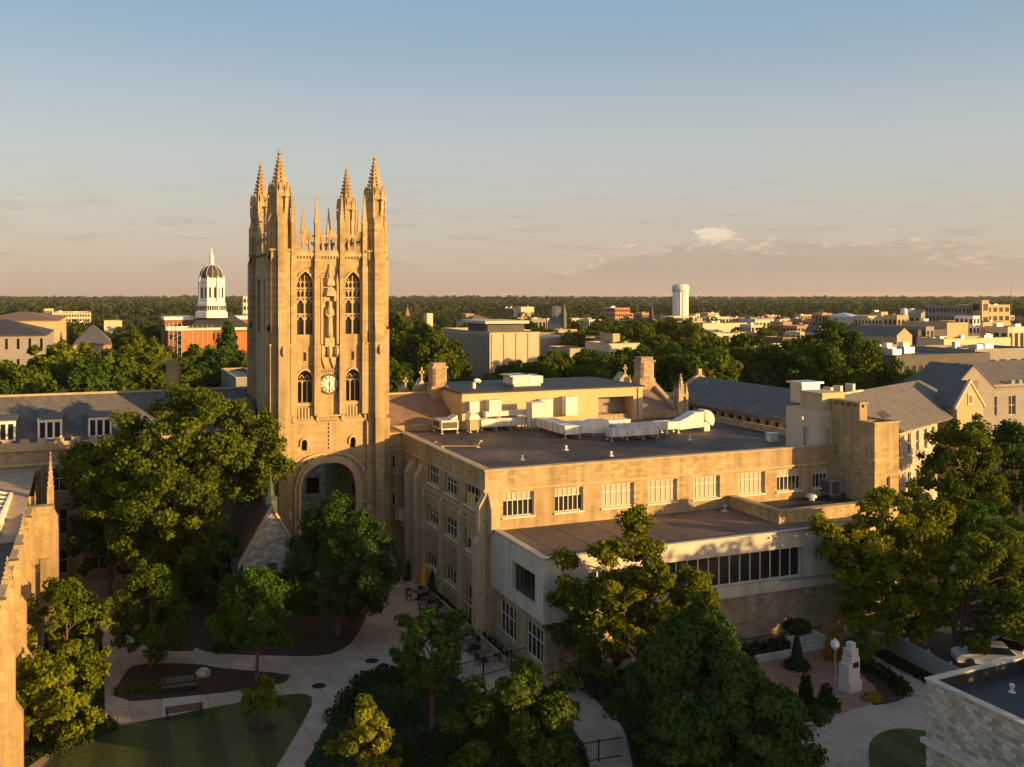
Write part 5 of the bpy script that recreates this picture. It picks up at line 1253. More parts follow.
block('brick_belvedere', 'small orange brick belvedere seen over the ribbed block', 466, 474, 314, 560, 8, wall='terracotta', rows=1, cols=2, wm='blind')
block('tan_villa', 'tan villa with hipped brown roof behind the ribbed block', 470, 496, 321, 520, 22, wall='tan', roof='slatebrown', roofshape='xh', rise=3)
st_, (x0, x1, y0, y1, z) = block('church', 'stone church with a tall pointed slate spire in the trees', 401, 412, 322, 480, 14, wall='rubble', roof='slate', roofshape='y', rise=3)
b = MB(); b.box((x0 + x1) / 2 - 1.6, (x0 + x1) / 2 + 1.6, y0 - 3, y0, 0, 15); b.build('steeple', 'rubble', st_); b = MB(); b.lathe((x0 + x1) / 2, y0 - 1.5, [(2.3, 15), (0.05, 21.5)], 4, 0, math.pi / 4); b.build('spire', 'slatebrown', st_)
# downtown strip: name, label, px0, px1, top, D, depth, wall, roof, rows, cols
DT = [
 ('low_hall', 'long grey flat hall with dark roof right of the ribbed block', 541, 606, 338, 330, 40, 'graywall', 'pinkroof', 0, 0),
 ('low_hall', 'small tan hall glimpsed through the trees below the grey flat hall', 570, 588, 349, 262, 14, 'tan', 'creamwall', 1, 3),
 ('stair_block', 'cream stair block with dark side next to the grey flat hall', 613, 620, 334, 315, 9, 'tan', 'pinkroof', 0, 0),
 ('low_hall', 'low cream hall joined to the cream stair block', 609, 640, 344, 300, 16, 'creamwall', 'pinkroof', 1, 6),
 ('shop', 'pale far shop with white front among trees over the ribbed block', 521, 534, 307, 900, 14, 'creamwall', 'white', 0, 0),
 ('shop', 'tiny cream house alone in the far trees', 556, 561, 306.5, 950, 9, 'creamwall', 'pinkroof', 0, 0),
 ('shop', 'long dark low shed far in the trees', 505, 521, 308, 920, 16, 'darkwall', 'pinkroof', 0, 0),
 ('brick_block', 'big orange brick block with small white cupola on the far treeline', 615, 630, 308, 800, 24, 'terracotta', 'pinkroof', 4, 8),
 ('shop', 'grey far shop at the start of the distant row', 531, 546, 319, 640, 12, 'graywall', 'pinkroof', 1, 4),
 ('shop', 'orange far shop second in the distant row', 547, 559, 319.5, 650, 12, 'terracotta', 'pinkroof', 1, 4),
 ('shop', 'cream far shop with bright flat roof in the distant row', 572, 583, 318.5, 680, 14, 'creamwall', 'white', 1, 4),
 ('shop', 'pale yellow far shop at the end of the distant row', 589, 601, 319.5, 640, 14, 'creamwall', 'white', 2, 4),
 ('shop', 'brown far shop between two pale ones', 601, 607, 317, 720, 9, 'redbrick', 'pinkroof', 1, 2),
 ('brick_block', 'orange block left of the water tower behind trees', 642, 649, 313, 740, 12, 'terracotta', 'pinkroof', 2, 4),
 ('shop', 'cream shop at the foot of the water tower', 671, 697, 316.5, 780, 16, 'creamwall', 'white', 1, 6),
 ('shop', 'orange gabled shop left of the water tower\'s foot', 650, 658, 322, 520, 10, 'terracotta', 'pinkroof', 1, 2),
 ('mill_block', 'tan two-tier mill right of the water tower, upper tier', 708, 719, 313, 820, 12, 'tan', 'pinkroof', 1, 4),
 ('mill_block', 'tan two-tier mill right of the water tower, lower tier', 708, 729, 317, 800, 12, 'creamwall', 'pinkroof', 1, 6),
 ('warehouse', 'long cream warehouse with blank sunlit wall beyond the trees', 703, 747, 323.5, 560, 40, 'creamwall', 'pinkroof', 0, 0),
 ('house', 'grey house with purple hipped roof left of the long warehouse', 655, 670, 332, 430, 12, 'graywall', 'slate', 0, 0),
 ('house', 'wide brown-roofed house in front of the long warehouse', 677, 700, 338, 390, 20, 'tan', 'slatebrown', 1, 5),
 ('shop', 'white-fronted shop with blue-grey side at the warehouse end', 751, 762, 325, 520, 10, 'creamwall', 'white', 2, 3),
 ('shop', 'pale shop with long roof behind the white-fronted shop', 755, 774, 319.5, 640, 18, 'creamwall', 'white', 1, 5),
 ('shop', 'red brick shop with white parapet near the orange tree', 783, 792, 322, 560, 12, 'terracotta', 'pinkroof', 1, 3),
 ('shop', 'orange brick shop with two storeys left of the grey houses', 797, 816, 326, 520, 12, 'terracotta', 'pinkroof', 2, 5),
 ('shop', 'orange shop with bright roof behind the two-storey orange one', 802, 815, 319, 640, 12, 'terracotta', 'white', 1, 4),
 ('tan_block', 'small tall block half cream half orange on the skyline', 822, 832, 313.5, 640, 10, 'terracotta', 'creamwall', 2, 3),
 ('cottage', 'white cottage with grey gable in the downtown roofs', 817, 824, 331, 430, 8, 'paintwhite', 'slate', 0, 0),
 ('brick_shop', 'dark red brick shop with tan corner pier', 783, 797, 338, 330, 10, 'redbrick', 'pinkroof', 1, 2),
 ('white_shed', 'pale blue-grey shed with white walls just above the trees', 775, 806, 349, 262, 14, 'paintwhite', 'metal', 1, 5),
 ('arena', 'pale arched-roof arena on the far right skyline', 853, 868, 317, 620, 30, 'creamwall', 'white', 0, 0),
 ('shop', 'cream shop beside the arched arena', 868, 882, 316, 610, 12, 'creamwall', 'white', 1, 4),
 ('shop', 'small yellow block behind the arena shop', 881, 888, 312, 680, 10, 'tan', 'pinkroof', 1, 2),
 ('shop', 'tan shop carrying two round white tanks on its roof', 897, 914, 315.5, 640, 12, 'tan', 'pinkroof', 1, 4),
 ('shop', 'yellow gabled shop with dark side on the skyline', 921, 931, 313.5, 600, 10, 'tan', 'pinkroof', 1, 2),
 ('warehouse', 'dark grey store with lean-to shade right of the yellow gable', 918, 946, 330, 400, 16, 'darkwall', 'greenroof', 1, 6),
 ('brick_row', 'long low orange brick row in front of the yellow gable', 884, 932, 348, 300, 12, 'terracotta', 'pinkroof', 1, 9),
 ('brick_row', 'white end unit of the orange brick row', 878, 899, 345.5, 320, 8, 'paintwhite', 'white', 0, 0),
 ('dark_hall', 'long hall with maroon fascia behind the grey roofs', 896, 990, 356, 235, 30, 'darkwall', 'blackroof', 1, 14),
 ('theatre', 'tan theatre block with shadowed wall and cream corner tower', 947, 968, 323, 420, 26, 'tan', 'pinkroof', 0, 0),
 ('cream_tower', 'white-framed window tower between two tan blocks', 973, 980, 316, 430, 10, 'paintwhite', 'white', 4, 2),
 ('theatre', 'big plain orange-tan block right of the window tower', 983, 1011, 322.5, 435, 26, 'tan', 'pinkroof', 0, 0),
 ('terrace_deck', 'long low cream parking deck wall before the tan blocks', 944, 1011, 339, 385, 14, 'creamwall', 'asphalt', 0, 0),
 ('parking_garage', 'sunlit tan parking garage with striped open decks at the right', 986, 1010, 305, 560, 22, 'tan', 'asphalt', 4, 4),
 ('garage_stair', 'slim tan stair tower on the sunlit parking garage', 982, 989, 300.5, 555, 8, 'tan', 'pinkroof', 3, 1),
 ('low_hall', 'grey long hall with dark windows at the right edge', 975, 1040, 350, 250, 20, 'graywall', 'pinkroof', 1, 6),
 ('low_hall', 'red-brown low wall building under the grey long hall', 955, 990, 349, 262, 8, 'terracotta', 'pinkroof', 1, 5),
 ('shop', 'pale low store at the right frame edge behind the mast', 1008, 1030, 327, 420, 12, 'creamwall', 'white', 1, 4),
]
SH = {'house': 'xh', 'cottage': 'y', 'arena': 'xh'}
for nm, lab, a, b_, yt, D, dp, wl_, rf, ro, co in DT:
    sh_ = SH.get(nm, 'flat')
    if 'gabled' in lab and nm == 'shop': sh_ = 'y'
    block(nm, lab, a, b_, yt, D, dp, wall=wl_, roof=rf, rows=ro, cols=co, roofshape=sh_, rise=2.4 if sh_ != 'flat' else 3)
block('parking_garage', 'grey open parking garage with long shaded decks', 966, 973, 306, 560, pxl=925, wall='graywall', roof='asphalt', rows=4, cols=2)
block('warehouse', 'grey warehouse long and low behind the big round tree', 926, 934, 327, 400, pxl=862, wall='graywall', roof='greenroof', rows=2, cols=2)
block('yellow_gable', 'sunlit yellow gable-fronted building in the middle of downtown', 897, 912, 335, 350, 26, wall='tan', roof='slate', roofshape='y', rise=2.6)
# second church
st_, (x0, x1, y0, y1, z) = block('church', 'dark church with slim grey steeple above downtown trees', 560, 566, 322, 560, 16, wall='rubblegray', roof='slate', roofshape='y', rise=3)
b = MB(); b.lathe((x0 + x1) / 2, y0 - 1.5, [(1.5, 0), (1.5, 15), (1.9, 15.2), (0.05, 22.5)], 6); b.build('spire', 'slate', st_)
st_, (x0, x1, y0, y1, z) = block('church', 'brick church with dark slender steeple left of the water tower', 645, 652, 324, 500, 14, wall='redbrick', roof='slate', roofshape='y', rise=3)
b = MB(); b.lathe((x0 + x1) / 2 + 1, y0 - 1.5, [(1.3, 0), (1.3, 15), (1.7, 15.2), (0.05, 24)], 6); b.build('spire', 'darkroof', st_)
# roof tanks
for px_ in (904, 911.5):
    x, y, z = at(px_, 311.5, 646); t = thing('roof_tank', 'round white tank on the tan downtown shop', 'tank', (x, y, z - 2), group='white tanks on the tan shop roof'); b = MB(); b.lathe(x, y, [(2.2, z - 2.6), (2.2, z + 1.4), (1.2, z + 2.2)], 14); b.build('vessel', 'white', t)
# water tower
x, y, z = at(680.5, 290, 900)
t = thing('water_tower', 'white fluted-column water tower standing above the distant trees', 'water tower', (x, y, 0))
b = MB(); pr = []
for k in range(32):
    a = 2 * math.pi * k / 32; r_ = 7.2 if k % 2 else 6.7; pr.append((x + r_ * math.cos(a), y + r_ * math.sin(a)))
b.prism(pr, 0, 30.2); b.build('column', 'paintwhite', t)
b = MB(); b.lathe(x, y, [(7.0, 29.8), (7.9, 30.8), (8.0, 34.5), (7.2, 36.0), (5.0, 36.9), (0.5, 37.3)], 28); b.build('tank', 'white', t, smooth=True)
# radio mast
x, y, _ = at(1011, 330, 380)
t = thing('radio_mast', 'thin steel radio mast over downtown at the right', 'mast', (x, y, 0)); b = MB(); b.tube([(x, y, 0), (x, y, 31.5)], [0.14, 0.06], 5)
for z_ in (8, 16, 24): b.box(x - 0.3, x + 0.3, y - 0.3, y + 0.3, z_, z_ + 0.15)
b.build('pole', 'darkframe', t)
def scatter_shops(n, label, group, wall, roof, seed):
    q = random.Random(seed); k = tr_ = 0
    while k < n and tr_ < 500:
        tr_ += 1
        px, D = q.uniform(500, 1010), q.uniform(470, 980)
        x, y, _ = at(px, 300, D); w_ = q.uniform(10, 22)
        if inside(x, y) or inside(x + w_, y + 8) or inside(x, y + 12): continue
        h = q.uniform(4.5, 9.5)
        pxr = CX + F * ((x + w_ - CAMX) * RX + (y - CAMY) * RY) / ((x + w_ - CAMX) * FX + (y - CAMY) * FY)
        block('shop', label, px, pxr, HY + (H - h) * F / D, D, q.uniform(9, 16), wall=wall, roof=roof, rows=q.choice((1, 1, 2)), cols=q.choice((3, 4, 5)), group=group); k += 1
def inside(x, y):
    return any(a < x < b and c < y < d for a, b, c, d in FOOT)
scatter_shops(20, 'small cream flat-roofed shop in the crowded distant downtown', 'cream shops of the distant downtown', 'creamwall', 'white', 1)
scatter_shops(16, 'small tan shop with grey roof in the crowded distant downtown', 'tan shops of the distant downtown', 'tan', 'pinkroof', 2)
scatter_shops(8, 'small orange brick shop in the crowded distant downtown', 'brick shops of the distant downtown', 'terracotta', 'pinkroof', 3)
# stone building seen through the gateway
block('gate_lodge', 'grey stone lodge seen through the tower archway', 262, 362, 440, 121, 8, wall='rubblegray', roof='slate', rows=2, cols=5)

# ================================================================== TREES
def leaf_mesh(name, C, N, sz, m, seed, aspect=0.62, tint=None):
    """one rhombic leaf per row of C, facing roughly N"""
    rg = np.random.default_rng(seed)
    n = len(C)
    nn = N + rg.normal(0, 0.8, (n, 3)); nn /= np.linalg.norm(nn, axis=1)[:, None] + 1e-9
    h = rg.normal(0, 1, (n, 3)); u = np.cross(nn, h); u /= np.linalg.norm(u, axis=1)[:, None] + 1e-9
    v = np.cross(nn, u)
    s = (sz * rg.uniform(0.65, 1.35, n))[:, None]
    V = np.empty((n, 4, 3), np.float32)
    V[:, 0] = C + u * s; V[:, 1] = C + v * s * aspect + nn * s * 0.15; V[:, 2] = C - u * s; V[:, 3] = C - v * s * aspect + nn * s * 0.15
    me = bpy.data.meshes.new(name)
    me.vertices.add(n * 4); me.vertices.foreach_set('co', V.ravel())
    me.loops.add(n * 4); me.loops.foreach_set('vertex_index', np.arange(n * 4, dtype=np.int32))
    me.polygons.add(n); me.polygons.foreach_set('loop_start', np.arange(0, n * 4, 4, dtype=np.int32))
    try: me.polygons.foreach_set('loop_total', np.full(n, 4, np.int32))
    except Exception: pass
    me.update(calc_edges=True)
    at_ = me.attributes.new('tint', 'FLOAT', 'FACE')
    at_.data.foreach_set('value', (rg.uniform(0, 1, n) if tint is None else np.clip(tint + rg.normal(0, 0.2, n), 0, 1)).astype(np.float32))
    me.materials.append(M[m])
    return me
def crown_points(rg, Rr, z0, z1, shape, nclump, per, cr, lean=0.0):
    """clumps through the crown volume; returns centres, outward normals and a tint per leaf"""
    cs = []
    zc, hz = (z0 + z1) / 2, (z1 - z0) / 2
    k = 0
    lob = rg.uniform(0, 2 * np.pi, 4); la = rg.uniform(0.08, 0.22, 4)
    while len(cs) < nclump and k < nclump * 40:
        k += 1
        d = rg.normal(0, 1, 3); d /= np.linalg.norm(d)
        rad = rg.uniform(0.35, 1.0) ** 0.5
        a = math.atan2(d[1], d[0])
        t = (d[2] * rad + 1) / 2                           # 0 bottom .. 1 top
        if shape == 'round': w = 1.0
        elif shape == 'cone': w = max(0.10, 1.25 * (1 - t) ** 0.8) * (0.75 + 0.25 * min(1, t * 6)) / max(0.25, math.sqrt(max(0.02, 1 - (2 * t - 1) ** 2)))
        elif shape == 'egg': w = (1.18 - 0.5 * t)
        elif shape == 'vase': w = 0.7 + 0.45 * t
        else: w = 1.0
        w *= 1 + sum(la[j] * math.sin((j + 2) * a + lob[j] + 2.2 * d[2]) for j in range(4))
        p = np.array([d[0] * rad * Rr * w, d[1] * rad * Rr * w, zc + d[2] * rad * hz])
        if shape == 'cone': p[:2] = np.clip(p[:2], -Rr * 1.15, Rr * 1.15)
        if d[2] < -0.55 and rg.random() < 0.5: continue
        if rg.random() < 0.16: p[:2] *= rg.uniform(1.05, 1.2); p[2] += (p[2] - zc) * rg.uniform(0.0, 0.14); rr0 = 0.5
        else: rr0 = rg.uniform(0.55, 1.15)
        cs.append((p, rr0 * cr, rg.normal(0.45, 0.22), d))
    C, N, T = [], [], []
    for p, r, t, d in cs:
        m = max(4, int(per * (r / cr) ** 2))
        e = rg.normal(0, 1, (m, 3)); e /= np.linalg.norm(e, axis=1)[:, None]
        e[:, 2] *= 0.75
        q = p + e * r * (rg.uniform(0.2, 1.15, m) ** 0.7)[:, None]
        C.append(q); N.append(e * 0.9 + d * 0.55 + np.array([0, 0, 0.25])); T.append(np.full(m, t))
    return np.concatenate(C), np.concatenate(N), np.concatenate(T), cs
def trunk_mesh(rg, r0, z0, z1, cs, nl=7, lean=(0, 0), multi=1):
    b = MB()
    for q in range(multi):
        a = 2 * np.pi * q / max(1, multi) + rg.uniform(0, 1)
        off = (0, 0) if multi == 1 else (math.cos(a) * r0 * 1.2, math.sin(a) * r0 * 1.2)
        sp = 0 if multi == 1 else (z1 - z0) * 0.25
        zt = z0 + (z1 - z0) * 0.62
        pts = [(off[0] * 0.4, off[1] * 0.4, -0.1), (off[0], off[1], z0 * 0.6), (off[0] + math.cos(a) * sp * .5 + rg.normal(0, .1), off[1] + math.sin(a) * sp * .5, z0 + (z1 - z0) * 0.25), (off[0] + math.cos(a) * sp, off[1] + math.sin(a) * sp, zt)]
        b.tube(pts, [r0 * 1.35 / max(1, multi ** .5), r0 / max(1, multi ** .5), r0 * 0.7 / max(1, multi ** .5), r0 * 0.15], 7)
        tgt = [c for c in cs if np.hypot(c[0][0], c[0][1]) > 0.25 * (z1 - z0) * 0.4]
        for k in range(nl):
            if not tgt: break
            c = tgt[int(rg.integers(len(tgt)))][0]
            zs = min(c[2] - 0.3, z0 * 0.7 + (zt - z0 * 0.7) * rg.uniform(0.05, 0.8)); zs = max(z0 * 0.5, zs)
            s = Vector((pts[1][0], pts[1][1], zs)); e = Vector(c); mid = s.lerp(e, 0.5) + Vector((0, 0, 0.12 * (e - s).length))
            b.tube([s, mid, e], [r0 * 0.42, r0 * 0.25, r0 * 0.06], 5)
    return b
def make_tree(name, label, x, y, top, Rr, z0, shape='round', m='leaf_mid', ls=0.2, nclump=90, per=170, cr=None, r0=None, seed=1, group=None, cat='tree', multi=1, link=True):
    rg = np.random.default_rng(seed)
    t = thing(name, label, cat, (x, y, 0), group=group)
    C, N, T, cs = crown_points(rg, Rr, z0, top, shape, nclump, int(per * 1.5), cr or Rr * 0.24)
    me = leaf_mesh('crown', C, N, ls * 0.8, m, seed, tint=T)
    o = bpy.data.objects.new('crown', me); COL.objects.link(o); o.parent = t
    b = trunk_mesh(rg, r0 or top * 0.018 + 0.05, z0, top, cs, multi=multi)
    tr = b.build('trunk', 'bark', t, local=True)
    return t

def lobed_tree(name, label, bx, by, D, lobes, m, ls=0.22, dens=1.0, cr=1.1, per=130, r0=0.3, seed=1, multi=1, z0=3.0, cat='tree'):
    """crown built of several unequal boughs; lobes in photo pixels (centre, half width, half height, metres nearer or farther)"""
    rg = np.random.default_rng(seed)
    t = thing(name, label, cat, (bx, by, 0))
    Cs, Ns, Ts, CS = [], [], [], []
    k_ = D / F
    for px, py, rx, ry, dd in lobes:
        c = np.array(at(px, py, D + dd)) - np.array([bx, by, 0]); rx, ry = rx * k_, ry * k_
        n = max(4, int(dens * 3.3 * (rx * ry) ** 0.75 / cr ** 1.5 * 1.7))
        for q in range(n):
            d = rg.normal(0, 1, 3); d /= np.linalg.norm(d)
            rad = rg.uniform(0.2, 1.0) ** 0.45 * (1.0 if rg.random() > 0.14 else 1.25)
            p = c + d * rad * np.array([rx, rx * 0.95, ry]) * 0.88
            r = cr * rg.uniform(0.5, 1.15)
            mm = max(5, int(per * (r / cr) ** 2))
            e = rg.normal(0, 1, (mm, 3)); e /= np.linalg.norm(e, axis=1)[:, None]; e[:, 2] *= 0.7
            Cs.append(p + e * r * (rg.uniform(0.15, 1.15, mm) ** 0.7)[:, None]); Ns.append(e * 0.8 + d * 0.5 + np.array([0, 0, 0.3])); Ts.append(np.full(mm, rg.normal(0.45, 0.22))); CS.append((p, r))
    C = np.concatenate(Cs)
    me = leaf_mesh('crown', C, np.concatenate(Ns), ls, m, seed, tint=np.concatenate(Ts))
    o = bpy.data.objects.new('crown', me); COL.objects.link(o); o.parent = t
    trunk_mesh(rg, r0, z0, C[:, 2].max() * 0.92, CS, nl=14, multi=multi).build('trunk', 'bark', t, local=True)
    return t
X, Y = at(178, 490, 86)[:2]
lobed_tree('oak_tree', 'huge spreading oak with rounded crown standing before the slate wing and clock tower', X, Y, 86,
           [(205, 432, 62, 44, 0), (255, 440, 30, 36, 2), (150, 450, 52, 44, -1), (105, 470, 40, 38, 0), (80, 465, 20, 24, 1), (85, 495, 16, 16, 1), (180, 500, 68, 44, -3), (235, 478, 42, 28, 0), (150, 540, 36, 26, -2), (200, 545, 34, 26, -2), (280, 466, 16, 16, 2), (190, 400, 40, 16, 3), (125, 505, 34, 34, -1), (180, 575, 40, 26, 1)], 'leaf_oak', 0.18, 1.2, 0.95, 165, 0.55, 11, z0=5)
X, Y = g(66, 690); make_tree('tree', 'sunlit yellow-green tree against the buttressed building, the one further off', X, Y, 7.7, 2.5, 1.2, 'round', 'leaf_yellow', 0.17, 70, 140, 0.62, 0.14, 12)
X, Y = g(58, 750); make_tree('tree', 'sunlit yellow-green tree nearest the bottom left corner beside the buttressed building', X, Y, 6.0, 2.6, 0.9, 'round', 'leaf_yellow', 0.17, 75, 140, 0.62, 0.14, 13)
X, Y = g(150, 668); make_tree('tree', 'bushy tree with yellowing top standing under the huge oak', X, Y, 7.6, 2.8, 0.6, 'egg', 'leaf_mid', 0.16, 90, 150, 0.65, 0.15, 14)
X, Y = g(257, 681); make_tree('maple_tree', 'bright green young maple with bare lower trunk at the mulch bed tip', X, Y, 7.9, 2.75, 1.7, 'egg', 'leaf_bright', 0.17, 80, 130, 0.68, 0.13, 15)
X, Y = g(338, 636); make_tree('maple_tree', 'dense dark green maple in front of the tower archway', X, Y, 10.8, 4.1, 0.9, 'egg', 'leaf_dark', 0.17, 230, 190, 0.85, 0.22, 16)
X, Y = g(432, 736); make_tree('tree', 'loose dark green tree with thin pale trunk beside the cafe terrace', X, Y, 8.2, 2.3, 2.4, 'round', 'leaf_dark', 0.15, 75, 130, 0.55, 0.14, 17)
X, Y = g(365, 790); make_tree('tree', 'small pointed golden-leaved tree at the bottom edge of the photo', X, Y, 5.0, 1.9, 0.3, 'cone', 'leaf_gold', 0.13, 75, 120, 0.42, 0.1, 18)
X, Y = g(527, 780); make_tree('tree', 'broad green tree with lighter tips between terrace fence and bottom edge', X, Y, 6.4, 3.2, 0.4, 'egg', 'leaf_mid', 0.16, 100, 150, 0.7, 0.14, 19)
X, Y = g(262, 729); make_tree('sapling', 'tiny sapling alone on the mown lawn inside a mulch ring', X, Y, 3.2, 1.2, 0.9, 'round', 'leaf_yellow', 0.12, 40, 60, 0.36, 0.05, 20)
b = MB(); b.lathe(X, Y, [(0.9, 0.03), (0.85, 0.1), (0.1, 0.12)], 14); o = b.build('mulch_ring', 'mulch'); o['kind'] = 'structure'
X, Y = g(640, 692)
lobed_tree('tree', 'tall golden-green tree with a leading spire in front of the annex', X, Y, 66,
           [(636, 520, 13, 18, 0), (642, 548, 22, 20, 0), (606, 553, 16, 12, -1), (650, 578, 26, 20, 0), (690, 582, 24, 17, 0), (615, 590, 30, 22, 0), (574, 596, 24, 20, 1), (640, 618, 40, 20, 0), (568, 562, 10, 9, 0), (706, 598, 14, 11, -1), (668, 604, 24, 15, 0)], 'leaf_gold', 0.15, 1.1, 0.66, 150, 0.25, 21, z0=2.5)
X, Y = g(598, 690); make_tree('tree', 'shaded green tree at the annex corner beneath the golden-green one', X, Y, 7.6, 3.0, 1.0, 'round', 'leaf_mid', 0.17, 70, 150, 0.75, 0.2, 22)
X, Y = g(698, 752); make_tree('maple_tree', 'largest dark green maple in the centre foreground with broad cone shape', X, Y, 8.8, 5.8, 0.3, 'cone', 'leaf_dark', 0.17, 230, 190, 0.74, 0.3, 23)
X, Y = g(745, 790); make_tree('maple_tree', 'low dark maple filling the bottom edge in front of the largest maple', X, Y, 6.3, 3.6, 0.3, 'round', 'leaf_dark', 0.18, 100, 150, 0.8, 0.2, 34)
X, Y = g(893, 640)
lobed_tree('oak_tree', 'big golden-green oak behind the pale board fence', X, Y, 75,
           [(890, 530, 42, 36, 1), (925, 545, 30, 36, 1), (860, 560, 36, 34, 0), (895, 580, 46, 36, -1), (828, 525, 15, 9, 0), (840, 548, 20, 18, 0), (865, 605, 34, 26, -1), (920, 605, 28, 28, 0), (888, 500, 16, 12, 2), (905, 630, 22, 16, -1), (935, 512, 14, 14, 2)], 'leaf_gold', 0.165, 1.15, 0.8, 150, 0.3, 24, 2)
X, Y = g(958, 656)
lobed_tree('oak_tree', 'many-stemmed oak with visible spreading limbs over parked cars', X, Y, 73,
           [(985, 545, 36, 22, 1), (1020, 560, 30, 30, 1), (965, 565, 26, 22, 0), (1000, 590, 34, 22, 0), (1035, 600, 34, 26, 0), (950, 590, 16, 22, 0), (1015, 535, 18, 12, 2), (1045, 630, 30, 22, 0), (1004, 618, 26, 12, -1), (975, 612, 18, 12, 0), (1028, 632, 16, 10, -2), (986, 642, 20, 10, -2)], 'leaf_oak', 0.165, 1.0, 0.8, 130, 0.24, 25, 4)
X, Y, _ = at(965, 470, 106); make_tree('tree', 'round sunflecked tree before the gabled residence', X, Y, 13.9, 3.9, 2, 'egg', 'leaf_oak', 0.24, 120, 140, 1.0, 0.25, 26)
X, Y, _ = at(915, 480, 100); make_tree('tree', 'small young tree at the corner of the gabled residence', X, Y, 8.5, 1.6, 1, 'egg', 'leaf_mid', 0.2, 45, 90, 0.55, 0.12, 27)
X, Y, _ = at(1016, 470, 112); make_tree('tree', 'dark shaded tree cut by the right edge near the gabled residence', X, Y, 12.5, 4.6, 1.5, 'round', 'leaf_dark', 0.26, 110, 130, 1.05, 0.25, 28)
X, Y, _ = at(980, 530, 90); make_tree('tree', 'dark young tree behind the many-stemmed oak', X, Y, 8.4, 2.4, 0.8, 'egg', 'leaf_bright', 0.2, 60, 110, 0.7, 0.15, 29)
X, Y, _ = at(928, 530, 94); make_tree('tree', 'low dark tree between golden-green oak and stair tower', X, Y, 7.5, 3.4, 0.8, 'round', 'leaf_dark', 0.22, 80, 120, 0.85, 0.18, 30)
X, Y, _ = at(1024, 590, 80); make_tree('tree', 'shaded tree at the right edge over the car park', X, Y, 9.0, 3.6, 2.5, 'round', 'leaf_oak', 0.21, 90, 130, 0.9, 0.2, 31)
X, Y, _ = at(843, 370, 172); make_tree('tree', 'tall broad dark tree standing alone above the downtown roofs', X, Y, 21.8, 8.2, 3, 'egg', 'leaf_oak', 0.42, 190, 130, 1.7, 0.45, 32)
X, Y, _ = at(225, 560, 84); make_tree('tree', 'shaded small tree squeezed between oak and gabled bay', X, Y, 7.0, 2.6, 1, 'round', 'leaf_dark', 0.2, 60, 120, 0.7, 0.15, 33)
X, Y, _ = at(110, 560, 88); make_tree('tree', 'shaded tree close to the wall of the slate wing', X, Y, 9.0, 3.2, 1, 'round', 'leaf_dark', 0.22, 70, 120, 0.8, 0.18, 35)
X, Y, _ = at(838, 655, 72); make_tree('shrub', 'round shrub lit gold on top beneath the big golden-green oak', *g(866, 668), 3.9, 1.6, 0.4, 'round', 'leaf_yellow', 0.13, 40, 90, 0.5, 0.09, 36, cat='shrub')

for k, (X, Y, tp, rr_) in enumerate(((38, -35, 13.0, 5.0), (47, -42, 14.0, 5.0), (36, -48, 10.8, 5.0), (49, -57, 11.8, 5.5), (24, -47, 15.0, 3.4))):  # out-of-view trees, added and sized to block the low sun
    make_tree('unseen_shade_tree', 'unseen broad tree added outside the view to shade annex and courtyard', X, Y, tp, rr_, 2.0, 'round', 'leaf_mid', 0.36, 110, 70, 1.6, 0.3, 80 + k, group='unseen trees added to shade the courtyard')
# mid-distance trees: a few crowns, copied one by one
PROTO = {}
def proto(kind):
    if kind in PROTO: return PROTO[kind]
    spec = {'broad': (14, 5.6, 1.2, 'round', 'leaf_mid'), 'tall': (17, 5.0, 1.5, 'egg', 'leaf_oak'), 'dark': (14, 4.8, 1, 'egg', 'leaf_dark'), 'gold': (13, 4.6, 1.2, 'round', 'leaf_yellow'),
            'broad2': (13, 6.2, 1.2, 'round', 'leaf_oak'), 'cone': (15, 3.2, 0.8, 'cone', 'leaf_dark')}[kind]
    rg = np.random.default_rng(hash(kind) % 7919 if False else sum(map(ord, kind)))
    top, Rr, z0, shp, m = spec
    C, N, T, cs = crown_points(rg, Rr, z0, top, shp, 150, 120, Rr * 0.22)
    me = leaf_mesh('crown', C, N, 0.33, m, 5, tint=T)
    tr = trunk_mesh(rg, 0.28, z0 + 1.5, top, cs, 5)
    PROTO[kind] = (me, tr, top, Rr); return PROTO[kind]
FIRST = {}
def inside(x, y):
    return any(a < x < b and c < y < d for a, b, c, d in FOOT)
NT = 0
def plant(x, y, h, kind, label, group, wide=1.0):
    global NT
    me, tr, top, Rr = proto(kind)
    if kind not in FIRST:
        t = thing('tree', label, 'tree', (x, y, 0), group=group)
        o = bpy.data.objects.new('crown', me); COL.objects.link(o); o.parent = t
        tr.build('trunk', 'bark', t, local=True)
        FIRST[kind] = t
    else:
        t = copy_tree(FIRST[kind]); t['label'] = label; t['group'] = group
    t.location = (x, y, 0); s = h / top
    t.scale = (s * wide, s * wide, s); t.rotation_euler = (0, 0, rnd.uniform(0, 6.28))
    NT += 1
    return t
